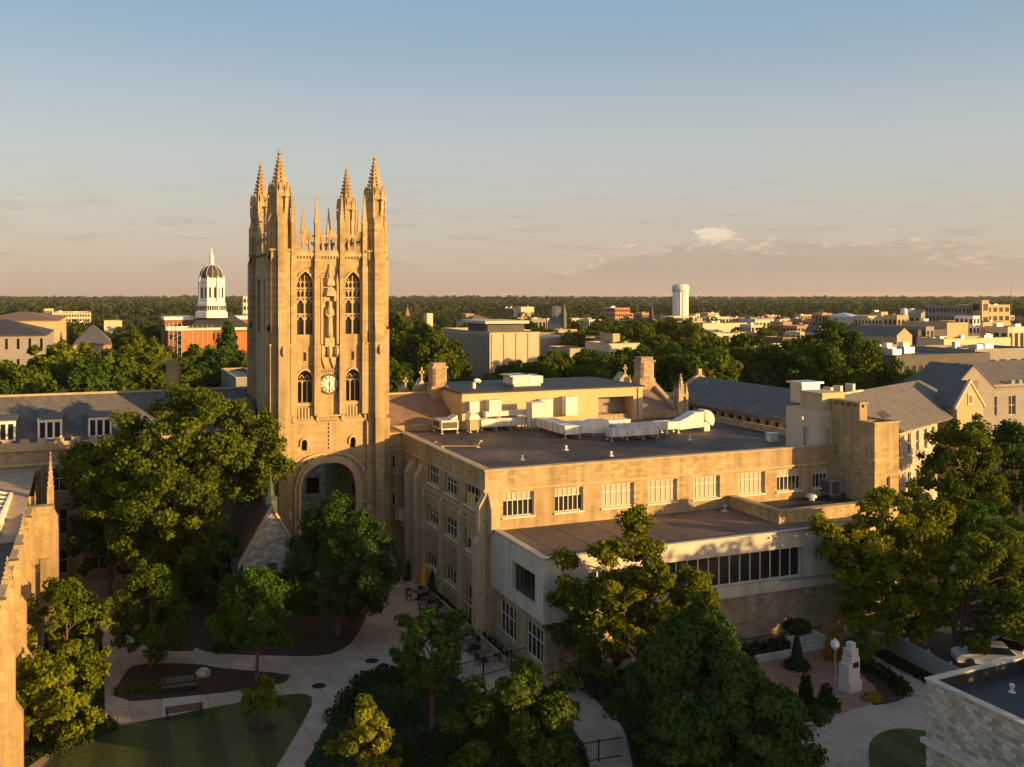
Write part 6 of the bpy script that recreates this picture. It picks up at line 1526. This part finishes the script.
ZONES = [
 # n, px range, D range, photo height of the tops, kinds, label, group
 (9, (-6, 40), (150, 190), (362, 382), ('broad', 'dark', 'broad2'), 'green tree crowding behind the slate wing below the dark-roofed grey block', 'trees behind the slate wing'),
 (20, (50, 165), (150, 250), (355, 382), ('broad', 'dark', 'gold', 'broad2'), 'tree in the belt between slate wing and orange brick house', 'trees round the brick house'),
 (14, (122, 168), (260, 420), (325, 345), ('broad', 'tall', 'gold'), 'tree beyond the slate wing beside the domed hall', 'trees beside the domed hall'),
 (16, (180, 250), (160, 270), (345, 370), ('dark', 'broad', 'tall'), 'dark tree between clock tower and domed hall', 'trees before the domed hall'),
 (22, (388, 442), (170, 330), (312, 365), ('tall', 'broad', 'gold', 'dark'), 'tall tree just right of the clock tower', 'tall trees beside the clock tower'),
 (26, (545, 648), (165, 260), (345, 374), ('broad', 'broad2', 'dark', 'tall'), 'green tree in the row behind the penthouse roof', 'trees behind the penthouse'),
 (12, (446, 500), (165, 230), (374, 386), ('broad', 'broad2', 'dark'), 'low green tree at the foot of the ribbed block', 'trees at the foot of the ribbed block'),
 (7, (500, 548), (175, 240), (353, 370), ('broad', 'broad2', 'tall'), 'green tree against the sunlit end of the ribbed block', 'trees before the ribbed block end'),
 (40, (640, 812), (165, 265), (338, 372), ('tall', 'broad', 'dark', 'broad2'), 'tall green tree between the chimneys and downtown roofs', 'trees between hall and downtown'),
 (9, (872, 925), (165, 215), (366, 380), ('broad', 'gold'), 'low tree behind the grey-roofed range', 'trees behind the grey-roofed range'),
 (16, (540, 720), (270, 420), (318, 336), ('broad', 'gold', 'broad2'), 'tree among the roofs just beyond the ribbed block', 'trees among the nearer roofs'),
]
for n, pxr, Dr, yr, kinds, lab, grp in ZONES:
    k = tr_ = 0
    while k < n and tr_ < 600:
        tr_ += 1
        px, D = rnd.uniform(*pxr), rnd.uniform(*Dr)
        x, y, _ = at(px, 300, D)
        if inside(x, y) or (40 < x < 115 and y < 50): continue
        h = H - (rnd.uniform(*yr) - HY) * D / F
        if not 6 < h < 22: continue
        kd = rnd.choice(kinds)
        plant(x, y, h, kd, lab, grp, rnd.uniform(0.85, 1.15) * (14 / h) ** 0.4); k += 1
# single trees the photo shows clearly
for px, pyt, D, kind, lab in ((228, 322, 250, 'cone', 'feathery conifer in front of the orange netting'), (205, 343, 215, 'gold', 'golden tree low before the domed hall\'s scaffold'), (765, 326, 480, 'gold', 'brown-gold round tree in front of downtown shops'),
                              (66, 338, 190, 'gold', 'yellow tree leaning between grey block and brick house'), (100, 352, 170, 'broad2', 'rounded dark tree in front of the brick house'), (141, 372, 140, 'broad', 'low bright tree left of the roof chimney'),
                              (745, 336, 185, 'tall', 'tallest tree of the clump above the grey roof'), (700, 345, 200, 'dark', 'dark tree next to the stone pinnacle'), (575, 330, 330, 'gold', 'golden tree above the ribbed block\'s right end')):
    x, y, z = at(px, pyt, D); plant(x, y, z, kind, lab, None, 1.1)
for t in [o for o in COL.objects if o.get('group') is None and 'group' in o.keys()]: del t['group']
n = 0
while n < 110:
    px, D = rnd.uniform(-40, 1060), 330 + 520 * rnd.random() ** 1.2
    x, y, _ = at(px, 300, D)
    if inside(x, y): continue
    if px > 640 and rnd.random() < 0.55: continue
    plant(x, y, rnd.uniform(8, 13), rnd.choice(('broad', 'broad2', 'dark', 'gold', 'tall')), 'far tree scattered among the distant roofs', 'trees among the distant roofs'); n += 1

# the wood that closes the horizon
rg = np.random.default_rng(99)
CC, NN, TT, SS = [], [], [], []
n = 0
PXs = []
def far_tree(px, D, h, q, sc):
    x, y, _ = at(px, 300, D)
    if D < 1100 and inside(x, y): return
    e = rg.normal(0, 1, (q, 3)); e /= np.linalg.norm(e, axis=1)[:, None]; e[:, 2] = np.abs(e[:, 2]) * 1.15 - 0.25
    r_ = h * 0.46
    CC.append(np.array([x, y, h * 0.5]) + e * np.array([r_, r_, h * 0.47]) * rg.uniform(0.72, 1.0, (q, 1))); NN.append(e + np.array([0, 0, 0.2])); TT.append(np.full(q, rg.normal(0.45, 0.22))); SS.append(np.full(q, sc))
from mathutils import noise as mnoise
def thick(x, y, sc): return mnoise.noise(Vector((x / sc, y / sc, 3.7)))
for k in range(2900):
    px = rg.uniform(-420, 1400); D = 480 + 620 * rg.random()
    if px > 520 and rg.random() < 0.5: continue
    x, y, _ = at(px, 300, D)
    if thick(x, y, 130) < -0.12: continue
    far_tree(px, D, rg.uniform(7, 14), 90, 0.95)
for k in range(7600):
    px = rg.uniform(-460, 1480); D = 1000 * (6.0 ** rg.random())
    x, y, _ = at(px, 300, D)
    w_ = thick(x, y, 420)
    if w_ < -0.28 and D < 3500: continue
    far_tree(px, D, rg.uniform(10, 17) + max(0, w_) * 9 + (D > 2500) * (rg.uniform(0, 6) + 9 * max(0, thick(x, y, 900))), 46, 1.3 + D / 1500)
me = leaf_mesh('woodland', np.concatenate(CC), np.concatenate(NN), 1.0, 'leaf_far', 3, 0.8, tint=np.concatenate(TT))
sz = np.concatenate(SS)
co = np.empty(len(sz) * 12, np.float32); me.vertices.foreach_get('co', co); co = co.reshape(-1, 4, 3); c0 = co.mean(axis=1, keepdims=True)
co = c0 + (co - c0) * sz[:, None, None]; me.vertices.foreach_set('co', co.astype(np.float32).ravel())
wood = bpy.data.objects.new('woodland', me); COL.objects.link(wood); tag(wood, 'dense green woodland filling the land to the horizon', 'woodland', kind='stuff')

# shrubs, hedges
def bush(name, label, pts, h, r_, m='leaf_hedge', ls=0.12, per=170, cat='hedge', group=None, seed=50):
    rg = np.random.default_rng(seed)
    C, N = [], []
    for x, y in pts:
        e = rg.normal(0, 1, (per, 3)); e /= np.linalg.norm(e, axis=1)[:, None]; e[:, 2] = np.abs(e[:, 2])
        C.append(np.array([x, y, 0.05]) + e * np.array([r_, r_, h]) * rg.uniform(0.6, 1, (per, 1))); N.append(e)
    C = np.concatenate(C); p0 = np.array([pts[0][0], pts[0][1], 0.0])
    me = leaf_mesh('foliage', C - p0, np.concatenate(N), ls, m, seed)
    t = thing(name, label, cat, tuple(p0), group=group)
    o = bpy.data.objects.new('foliage', me); COL.objects.link(o); o.parent = t
    b = MB()
    for x, y in pts: b.tube([(x, y, 0), (x, y, h * 0.6)], [0.06, 0.02], 5); b.mark()
    b.build_each('stem', 'bark', t)
    return t
def line(p, q, n): return [(p[0] + (q[0] - p[0]) * k / (n - 1), p[1] + (q[1] - p[1]) * k / (n - 1)) for k in range(n)]
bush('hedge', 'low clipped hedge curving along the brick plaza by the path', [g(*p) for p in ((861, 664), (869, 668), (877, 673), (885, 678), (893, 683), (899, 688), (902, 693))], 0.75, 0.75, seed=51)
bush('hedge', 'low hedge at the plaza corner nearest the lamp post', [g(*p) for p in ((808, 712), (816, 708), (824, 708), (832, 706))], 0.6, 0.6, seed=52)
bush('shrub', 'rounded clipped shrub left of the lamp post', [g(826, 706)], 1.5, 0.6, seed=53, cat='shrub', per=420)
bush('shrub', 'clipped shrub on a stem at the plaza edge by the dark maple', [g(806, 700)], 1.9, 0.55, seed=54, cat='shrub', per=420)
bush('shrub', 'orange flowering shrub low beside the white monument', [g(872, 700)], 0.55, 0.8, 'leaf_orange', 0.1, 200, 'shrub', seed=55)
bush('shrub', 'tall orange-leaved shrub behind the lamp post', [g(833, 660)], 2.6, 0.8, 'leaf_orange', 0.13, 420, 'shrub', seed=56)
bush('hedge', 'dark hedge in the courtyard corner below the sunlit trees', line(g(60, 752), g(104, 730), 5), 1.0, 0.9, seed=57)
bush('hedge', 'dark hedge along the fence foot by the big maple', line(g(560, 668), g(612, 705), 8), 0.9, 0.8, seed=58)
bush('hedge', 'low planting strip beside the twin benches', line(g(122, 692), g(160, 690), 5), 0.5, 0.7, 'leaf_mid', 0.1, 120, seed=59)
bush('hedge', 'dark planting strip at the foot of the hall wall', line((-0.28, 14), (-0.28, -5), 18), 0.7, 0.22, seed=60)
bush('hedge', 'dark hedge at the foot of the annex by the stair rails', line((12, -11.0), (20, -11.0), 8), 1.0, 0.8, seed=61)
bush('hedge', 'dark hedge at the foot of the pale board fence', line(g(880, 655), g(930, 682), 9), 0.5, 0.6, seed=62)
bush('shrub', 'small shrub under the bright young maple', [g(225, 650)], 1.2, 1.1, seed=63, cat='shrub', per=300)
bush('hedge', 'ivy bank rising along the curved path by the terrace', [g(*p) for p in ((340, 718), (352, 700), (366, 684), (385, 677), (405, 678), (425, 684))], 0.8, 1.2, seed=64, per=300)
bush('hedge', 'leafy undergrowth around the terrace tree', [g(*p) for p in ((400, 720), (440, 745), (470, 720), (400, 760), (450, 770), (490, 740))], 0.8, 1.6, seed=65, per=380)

def in_poly(x, y, P):
    c = False; j = len(P) - 1
    for i in range(len(P)):
        if (P[i][1] > y) != (P[j][1] > y) and x < (P[j][0] - P[i][0]) * (y - P[i][1]) / (P[j][1] - P[i][1]) + P[i][0]: c = not c
        j = i
    return c
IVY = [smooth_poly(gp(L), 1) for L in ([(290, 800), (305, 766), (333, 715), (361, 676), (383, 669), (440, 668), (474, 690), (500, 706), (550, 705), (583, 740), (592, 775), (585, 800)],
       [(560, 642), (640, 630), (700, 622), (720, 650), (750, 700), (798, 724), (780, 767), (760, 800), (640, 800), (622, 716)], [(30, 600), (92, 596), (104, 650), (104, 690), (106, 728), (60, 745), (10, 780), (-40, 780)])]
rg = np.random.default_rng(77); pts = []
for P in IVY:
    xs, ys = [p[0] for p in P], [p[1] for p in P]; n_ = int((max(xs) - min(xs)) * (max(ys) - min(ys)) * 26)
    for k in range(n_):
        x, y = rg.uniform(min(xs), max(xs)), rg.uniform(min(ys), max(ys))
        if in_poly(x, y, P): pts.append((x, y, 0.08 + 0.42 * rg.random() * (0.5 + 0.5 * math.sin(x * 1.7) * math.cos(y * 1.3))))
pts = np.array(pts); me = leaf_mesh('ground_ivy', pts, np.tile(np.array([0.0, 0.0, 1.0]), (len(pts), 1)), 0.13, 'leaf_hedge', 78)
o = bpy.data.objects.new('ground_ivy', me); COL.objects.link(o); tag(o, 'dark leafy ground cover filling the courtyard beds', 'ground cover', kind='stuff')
# ================================================================== COURTYARD FURNITURE
def bench(x, y, rz, label):
    t = thing('bench', label, 'bench', (x, y, 0.02), rz, 'dark benches on the paver slab')
    for k in range(4):
        pass
    b = MB()
    for k in range(4): b.box(-1.15, 1.15, -0.25 + k * 0.13, -0.14 + k * 0.13, 0.42, 0.46)
    b.build('seat', 'darkframe', t, local=True)
    b = MB()
    for k in range(3): b.box(-1.15, 1.15, 0.28 + k * 0.02, 0.32 + k * 0.02, 0.55 + k * 0.13, 0.66 + k * 0.13)
    b.build('backrest', 'darkframe', t, local=True)
    for s in (-1.0, 1.0):
        b = MB(); b.box(s - 0.05, s + 0.05, -0.25, 0.3, 0, 0.42); b.box(s - 0.04, s + 0.04, 0.27, 0.34, 0.42, 0.9); b.build('leg', 'iron', t, local=True)
ang = math.atan2(g(200, 686)[1] - g(163, 691)[1], g(200, 686)[0] - g(163, 691)[0])
bench(*g(180, 692), ang, 'dark slatted bench backing onto the mulch bed')
bench(*g(184, 717), ang + math.pi, 'dark slatted bench backing onto the mown lawn')
t = thing('boulder', 'rounded grey boulder in the mulch bed behind the bench', 'rock', (*g(203, 676), 0)); x, y = g(203, 676)
b = MB(); b.lathe(x, y, [(0.5, 0), (0.55, 0.2), (0.42, 0.45), (0.15, 0.58)], 9); b.build('boulder', 'rubblegray', t)
for px, py, lab in ((283, 677, 'round dark utility cover at the mulch bed tip'), (372, 661, 'round dark utility cover on the path before the dark maple'), (319, 686, 'round dark utility cover where the curved path widens')):
    x, y = g(px, py); t = thing('manhole_cover', lab, 'manhole cover', (x, y, 0), group='round utility covers in the paving'); b = MB(); b.lathe(x, y, [(0.55, 0.0), (0.55, 0.02)], 20); b.build('rim', 'metal', t); b = MB(); b.lathe(x, y, [(0.47, 0.0), (0.47, 0.026)], 20); b.build('lid', 'iron', t)
# terrace wall, tables, parasols
b = MB(); b.box(-0.62, -0.48, -6.0, 14.5, 0, 0.42); b.box(-0.66, -0.44, -6.05, 14.55, 0.42, 0.5); tw = thing('low_wall', 'low stone wall edging the cafe terrace along the hall', 'wall', (-0.55, 4, 0)); b.build('wall', 'rubble', tw)
def table(x, y, label):
    t = thing('cafe_table', label, 'table', (x, y, 0), rnd.uniform(0, 1), 'round cafe tables along the terrace wall')
    b = MB(); b.lathe(0, 0, [(0.55, 0.71), (0.55, 0.75)], 18); b.build('table_top', 'darkframe', t, local=True)
    b = MB(); b.lathe(0, 0, [(0.3, 0), (0.28, 0.05), (0.05, 0.1), (0.05, 0.71)], 10); b.build('pedestal', 'iron', t, local=True)
    return t
def chair(x, y, rz, label):
    t = thing('cafe_chair', label, 'chair', (x, y, 0), rz, 'dark cafe chairs around the terrace tables')
    b = MB(); b.box(-0.22, 0.22, -0.22, 0.22, 0.43, 0.47); b.build('seat', 'iron', t, local=True)
    b = MB(); b.box(-0.22, 0.22, 0.2, 0.24, 0.5, 0.88); b.build('backrest', 'iron', t, local=True)
    for sx_ in (-1, 1):
        for sy_ in (-1, 1): b = MB(); b.box(sx_ * 0.19 - 0.02, sx_ * 0.19 + 0.02, sy_ * 0.19 - 0.02, sy_ * 0.19 + 0.02, 0, 0.43); b.build('leg', 'iron', t, local=True)
    return t
TP = [(-1.5, 9.4), (-2.1, 7.0), (-1.5, 4.7), (-2.0, 2.4), (-1.6, 0.2), (-2.1, -2.0), (-1.7, -4.4), (-1.9, 11.6)]
ONE = ('second', 'third', 'fourth', 'fifth', 'sixth', 'seventh', 'eighth', 'first')
t0 = c0_ = None
for (x, y), nth in zip(TP, ONE):
    lab = 'round dark cafe table, %s in the row counted from the tower stairs' % nth
    if t0 is None: t0 = table(x, y, lab)
    else: t = copy_tree(t0); t.location = (x, y, 0); t['label'] = lab
    for k in range(3):
        a = 0.5 + k * 2.09 + x * 3; q = (x + 0.85 * math.cos(a), y + 0.85 * math.sin(a))
        lab = 'dark metal cafe chair at the %s terrace table from the stairs' % nth
        if c0_ is None: c0_ = chair(q[0], q[1], a - math.pi / 2, lab)
        else: t = copy_tree(c0_); t.location = (q[0], q[1], 0); t.rotation_euler = (0, 0, a - math.pi / 2); t['label'] = lab
        bpy.context.view_layer.objects.active = None
def parasol(x, y, m, label, h=2.9):
    t = thing('parasol', label, 'parasol', (x, y, 0), group='closed parasols on the cafe terrace')
    b = MB(); b.tube([(x, y, 0), (x, y, h)], 0.03); b.build('pole', 'metal', t)
    b = MB(); b.lathe(x, y, [(0.3, 0), (0.3, 0.1), (0.06, 0.15)], 12); b.build('base', 'iron', t)
    b = MB(); b.lathe(x, y, [(0.30, h - 2.0), (0.33, h - 1.8), (0.22, h - 1.2), (0.26, h - 0.9), (0.12, h - 0.3), (0.04, h + 0.02)], 10); b.build('canopy', m, t)
x, y = g(432, 596); parasol(-1.0, 12.6, 'yellowcloth', 'closed bright yellow parasol on the cafe terrace')
parasol(-1.9, 14.6, 'blackcloth', 'closed black parasol just beyond the yellow one'); parasol(-0.95, 10.4, 'blackcloth', 'closed black parasol on the near side of the yellow one')
# stair beside the tower
t = thing('stair', 'stone stair with dark rail descending beside the tower to the terrace', 'stair', (-2.6, 19, 0))
b = MB()
for k in range(9): b.box(-3.9, -1.4, 16.6 + k * 0.5, 17.1 + k * 0.5, 0, 0.17 * (k + 1))
b.build('steps', 'concrete', t); b = MB(); b.prism([(-4.3, 16.4), (-3.95, 16.4), (-3.95, 21.6), (-4.3, 21.6)], 0, [1.0, 1.0, 2.5, 2.5]); b.build('side_wall', 'rubble', t)
b = MB(); b.tube([(-1.6, 16.6, 1.0), (-1.6, 21, 2.5)], 0.05); b.tube([(-1.6, 16.6, 0.5), (-1.6, 21, 2.0)], 0.04)
for k in range(8): b.tube([(-1.6, 16.8 + k * 0.58, 0.1 + k * .19), (-1.6, 16.8 + k * 0.58, 1.05 + k * 0.2)], 0.03, 5)
b.build('handrail', 'iron', t)
# metal fences
def railing(name, label, p, q, h, z=0.0, n=None, cat='fence', m='iron', pr=0.022, group=None):
    p, q = Vector((p[0], p[1], z)), Vector((q[0], q[1], z)); L = (q - p).length; d = (q - p) / L
    t = thing(name, label, cat, tuple(p), group=group)
    b = MB()
    for zz in (h, 0.15): b.tube([p + Vector((0, 0, zz)), q + Vector((0, 0, zz))], 0.035, 5)
    b.build('rail', m, t)
    k = int(L / 0.16); b = MB()
    for i in range(k + 1): a = p + d * (L * i / k); b.tube([a + Vector((0, 0, 0.15)), a + Vector((0, 0, h))], pr * 0.6, 4)
    b.build('baluster', m, t)
    for i in range(int(L / 2.4) + 1): a = p + d * min(L, i * 2.4); b = MB(); b.tube([a, a + Vector((0, 0, h + 0.1))], 0.05, 5); b.build('post', m, t)
    return t
railing('metal_fence', 'black metal fence running from the annex corner towards the bottom edge', (1.2, -6.2), g(622, 716), 1.5)
railing('metal_fence', 'thin metal fence closing the near end of the cafe terrace', (-5.2, -7.6), (1.2, -6.2), 1.3)
railing('metal_fence', 'thin metal fence by the lower path in front of the broad green tree', g(560, 768), g(622, 758), 1.2)
railing('railing', 'black railing along the annex wall above the brick plaza', (14.5, -10.6), (24.0, -10.6), 1.1, cat='railing')
railing('railing', 'black railing round the sunken stair at the annex end', (24.2, -11.8), (29.5, -11.8), 1.1, cat='railing')
t = thing('stair', 'short pale stair rising from the brick plaza to the annex', 'stair', (22, -11, 0))
b = MB()
for k in range(5): b.box(20.6, 23.0, -12.2 + k * 0.32, -11.88 + k * 0.32, 0, 0.16 * (k + 1))
b.build('steps', 'annex', t); b = MB(); b.box(23.0, 23.3, -12.6, -10.6, 0, 1.0); b.mark(); b.box(19.9, 20.6, -12.4, -12.1, 0, 0.7); b.build_each('side_wall', 'annex', t)
b = MB(); b.box(23.6, 30.5, -12.7, -12.45, 0, 0.7); b.box(16.5, 19.8, -12.5, -12.25, 0, 0.5); t = thing('low_wall', 'low pale wall edging the plaza beside the short stair', 'wall', (27, -12.6, 0)); b.build('wall', 'annex', t)
# board fence
A, B_ = Vector((*g(886, 652), 0)), Vector((*g(968, 700), 0)); d = (B_ - A).normalized(); nn_ = Vector((-d.y, d.x, 0))
t = thing('board_fence', 'pale vertical board fence between path and car park', 'fence', tuple(A))
L = (B_ - A).length; b = MB()
for k in range(int(L / 0.2)):
    s = A + d * (k * 0.2); e = s + d * 0.185
    b.prism([(s.x, s.y), (e.x, e.y), (e.x + nn_.x * .04, e.y + nn_.y * .04), (s.x + nn_.x * .04, s.y + nn_.y * .04)], 0.05, 1.72 + 0.02 * (k % 3))
b.build('board', 'fencewhite', t)
for k in range(int(L / 2.4) + 1): s = A + d * (k * 2.4) + nn_ * 0.1; b = MB(); b.box(s.x - 0.06, s.x + 0.06, s.y - 0.06, s.y + 0.06, 0, 1.9); b.build('post', 'fencewhite', t)
# lamp post
x, y = g(835, 703)
t = thing('lamp_post', 'slim grey lamp post with white globe on the brick plaza', 'street lamp', (x, y, 0))
b = MB(); b.lathe(x, y, [(0.16, 0), (0.14, 0.4), (0.065, 0.5), (0.055, 3.4), (0.12, 3.45), (0.12, 3.55)], 10); b.build('pole', 'metal', t)
b = MB(); b.lathe(x, y, [(0.1, 3.55), (0.26, 3.7), (0.31, 3.88), (0.26, 4.06), (0.1, 4.18)], 14); b.build('globe', 'globe', t, smooth=True)
b = MB(); b.lathe(x, y, [(0.12, 4.18), (0.03, 4.3)], 10); b.build('finial', 'metal', t)
# monument
x, y = g(850, 690)
t = thing('monument', 'white stepped stone monument with dark plaque on the brick plaza', 'monument', (x, y, 0), R(10))
b = MB(); b.box(-0.62, 0.62, -0.5, 0.5, 0, 0.75); b.build('plinth', 'monument', t, local=True)
b = MB(); b.box(-0.35, 0.5, -0.42, 0.42, 0.75, 2.3); b.box(-0.62, -0.35, -0.4, 0.42, 0.75, 1.9); b.build('shaft', 'monument', t, local=True)
b = MB(); b.box(-0.28, 0.43, -0.36, 0.36, 2.3, 2.85); b.box(-0.12, 0.3, -0.25, 0.25, 2.85, 3.25); b.build('cap', 'monument', t, local=True)
b = MB(); b.box(-0.22, 0.36, -0.435, -0.42, 1.65, 2.0); b.build('plaque', 'iron', t, local=True)
# topiary urn
x, y = g(797, 668)
t = bush('planted_urn', 'dark sculpted topiary on a tall cone inside a round hedge', [(x, y)], 0.7, 1.1, seed=70, cat='topiary', per=500)
b = MB(); b.lathe(x, y, [(0.55, 0.3), (0.42, 1.0), (0.2, 2.2), (0.15, 2.5)], 12); b.build('cone', 'iron', t)
rg = np.random.default_rng(71); e = rg.normal(0, 1, (700, 3)); e /= np.linalg.norm(e, axis=1)[:, None]
me = leaf_mesh('crown', np.array([0, 0, 3.0]) + e * np.array([1.1, 1.1, 0.55]) * rg.uniform(0.7, 1, (700, 1)), e, 0.12, 'leaf_hedge', 72); o = bpy.data.objects.new('crown', me); COL.objects.link(o); o.parent = t
# cars
def car(x, y, rz, label, m, group='parked cars'):
    t = thing('parked_car', label, 'car', (x, y, 0.0), rz, group)
    b = MB(); pr = [(-2.2, 0.3), (-2.25, 0.75), (-2.0, 0.95), (-1.0, 1.0), (0.9, 1.0), (1.9, 0.88), (2.2, 0.68), (2.22, 0.3)]
    b.extrude([(p[0], -0.86, p[1]) for p in pr], (0, 1.72, 0)); b.build('body', m, t, local=True)
    b = MB(); lo = [(-1.85, 0.95), (1.15, 1.0)]; hi = [(-1.3, 1.46), (0.3, 1.48)]
    V = [(lo[0][0], -.8, lo[0][1]), (lo[1][0], -.8, lo[1][1]), (lo[1][0], .8, lo[1][1]), (lo[0][0], .8, lo[0][1]), (hi[0][0], -.62, hi[0][1]), (hi[1][0], -.62, hi[1][1]), (hi[1][0], .62, hi[1][1]), (hi[0][0], .62, hi[0][1])]
    for q in ((0, 1, 5, 4), (1, 2, 6, 5), (2, 3, 7, 6), (3, 0, 4, 7)): b.face([V[i] for i in q])
    b.build('windscreen', 'glass', t, local=True)
    b = MB(); b.box(-1.32, 0.33, -.64, .64, 1.46, 1.52); b.build('roof', m, t, local=True)
    for wx in (-1.35, 1.35):
        for wy in (-0.8, 0.8):
            b = MB(); n_ = 16
            b.extrude([(wx + 0.33 * math.cos(2 * math.pi * k / n_), wy - 0.1, 0.33 + 0.33 * math.sin(2 * math.pi * k / n_)) for k in range(n_)], (0, 0.2, 0)); b.build('wheel', 'rubber', t, local=True)
    for wy in (-0.62, 0.62): b = MB(); b.box(2.19, 2.235, wy - 0.16, wy + 0.16, 0.6, 0.75); b.build('headlight', 'globe', t, local=True)
    return t
for px, py, rz, m, lab in ((986, 664, 2.6, 'carwhite', 'white car nearest the board fence, half under the many-stemmed oak'), (996, 645, 2.7, 'carwhite', 'white car in the second row of the car park'), (1016, 655, 0.5, 'carwhite', 'white car cut by the right edge beside the dark one'), (1004, 652, 2.6, 'carred', 'dark car parked between the white ones')):
    car(*g(px, py), rz, lab, m)

# ================================================================== EVENING HAZE
hm = bpy.data.materials.new('evening haze'); hm.use_nodes = True
hn, hl_ = hm.node_tree.nodes, hm.node_tree.links
hn.clear()
pv = hn.new('ShaderNodeVolumePrincipled'); pv.inputs['Color'].default_value = (0.80, 0.76, 0.70, 1); pv.inputs['Density'].default_value = 0.00005; pv.inputs['Anisotropy'].default_value = 0.2
ho = hn.new('ShaderNodeOutputMaterial'); hl_.new(pv.outputs[0], ho.inputs['Volume'])
b = MB(); b.box(-9500, 14500, -1000, 16500, -1.0, 60.0)
M['haze'] = hm
hz = b.build('haze', 'haze'); tag(hz, 'thin warm evening haze over the whole town', 'haze', kind='stuff')
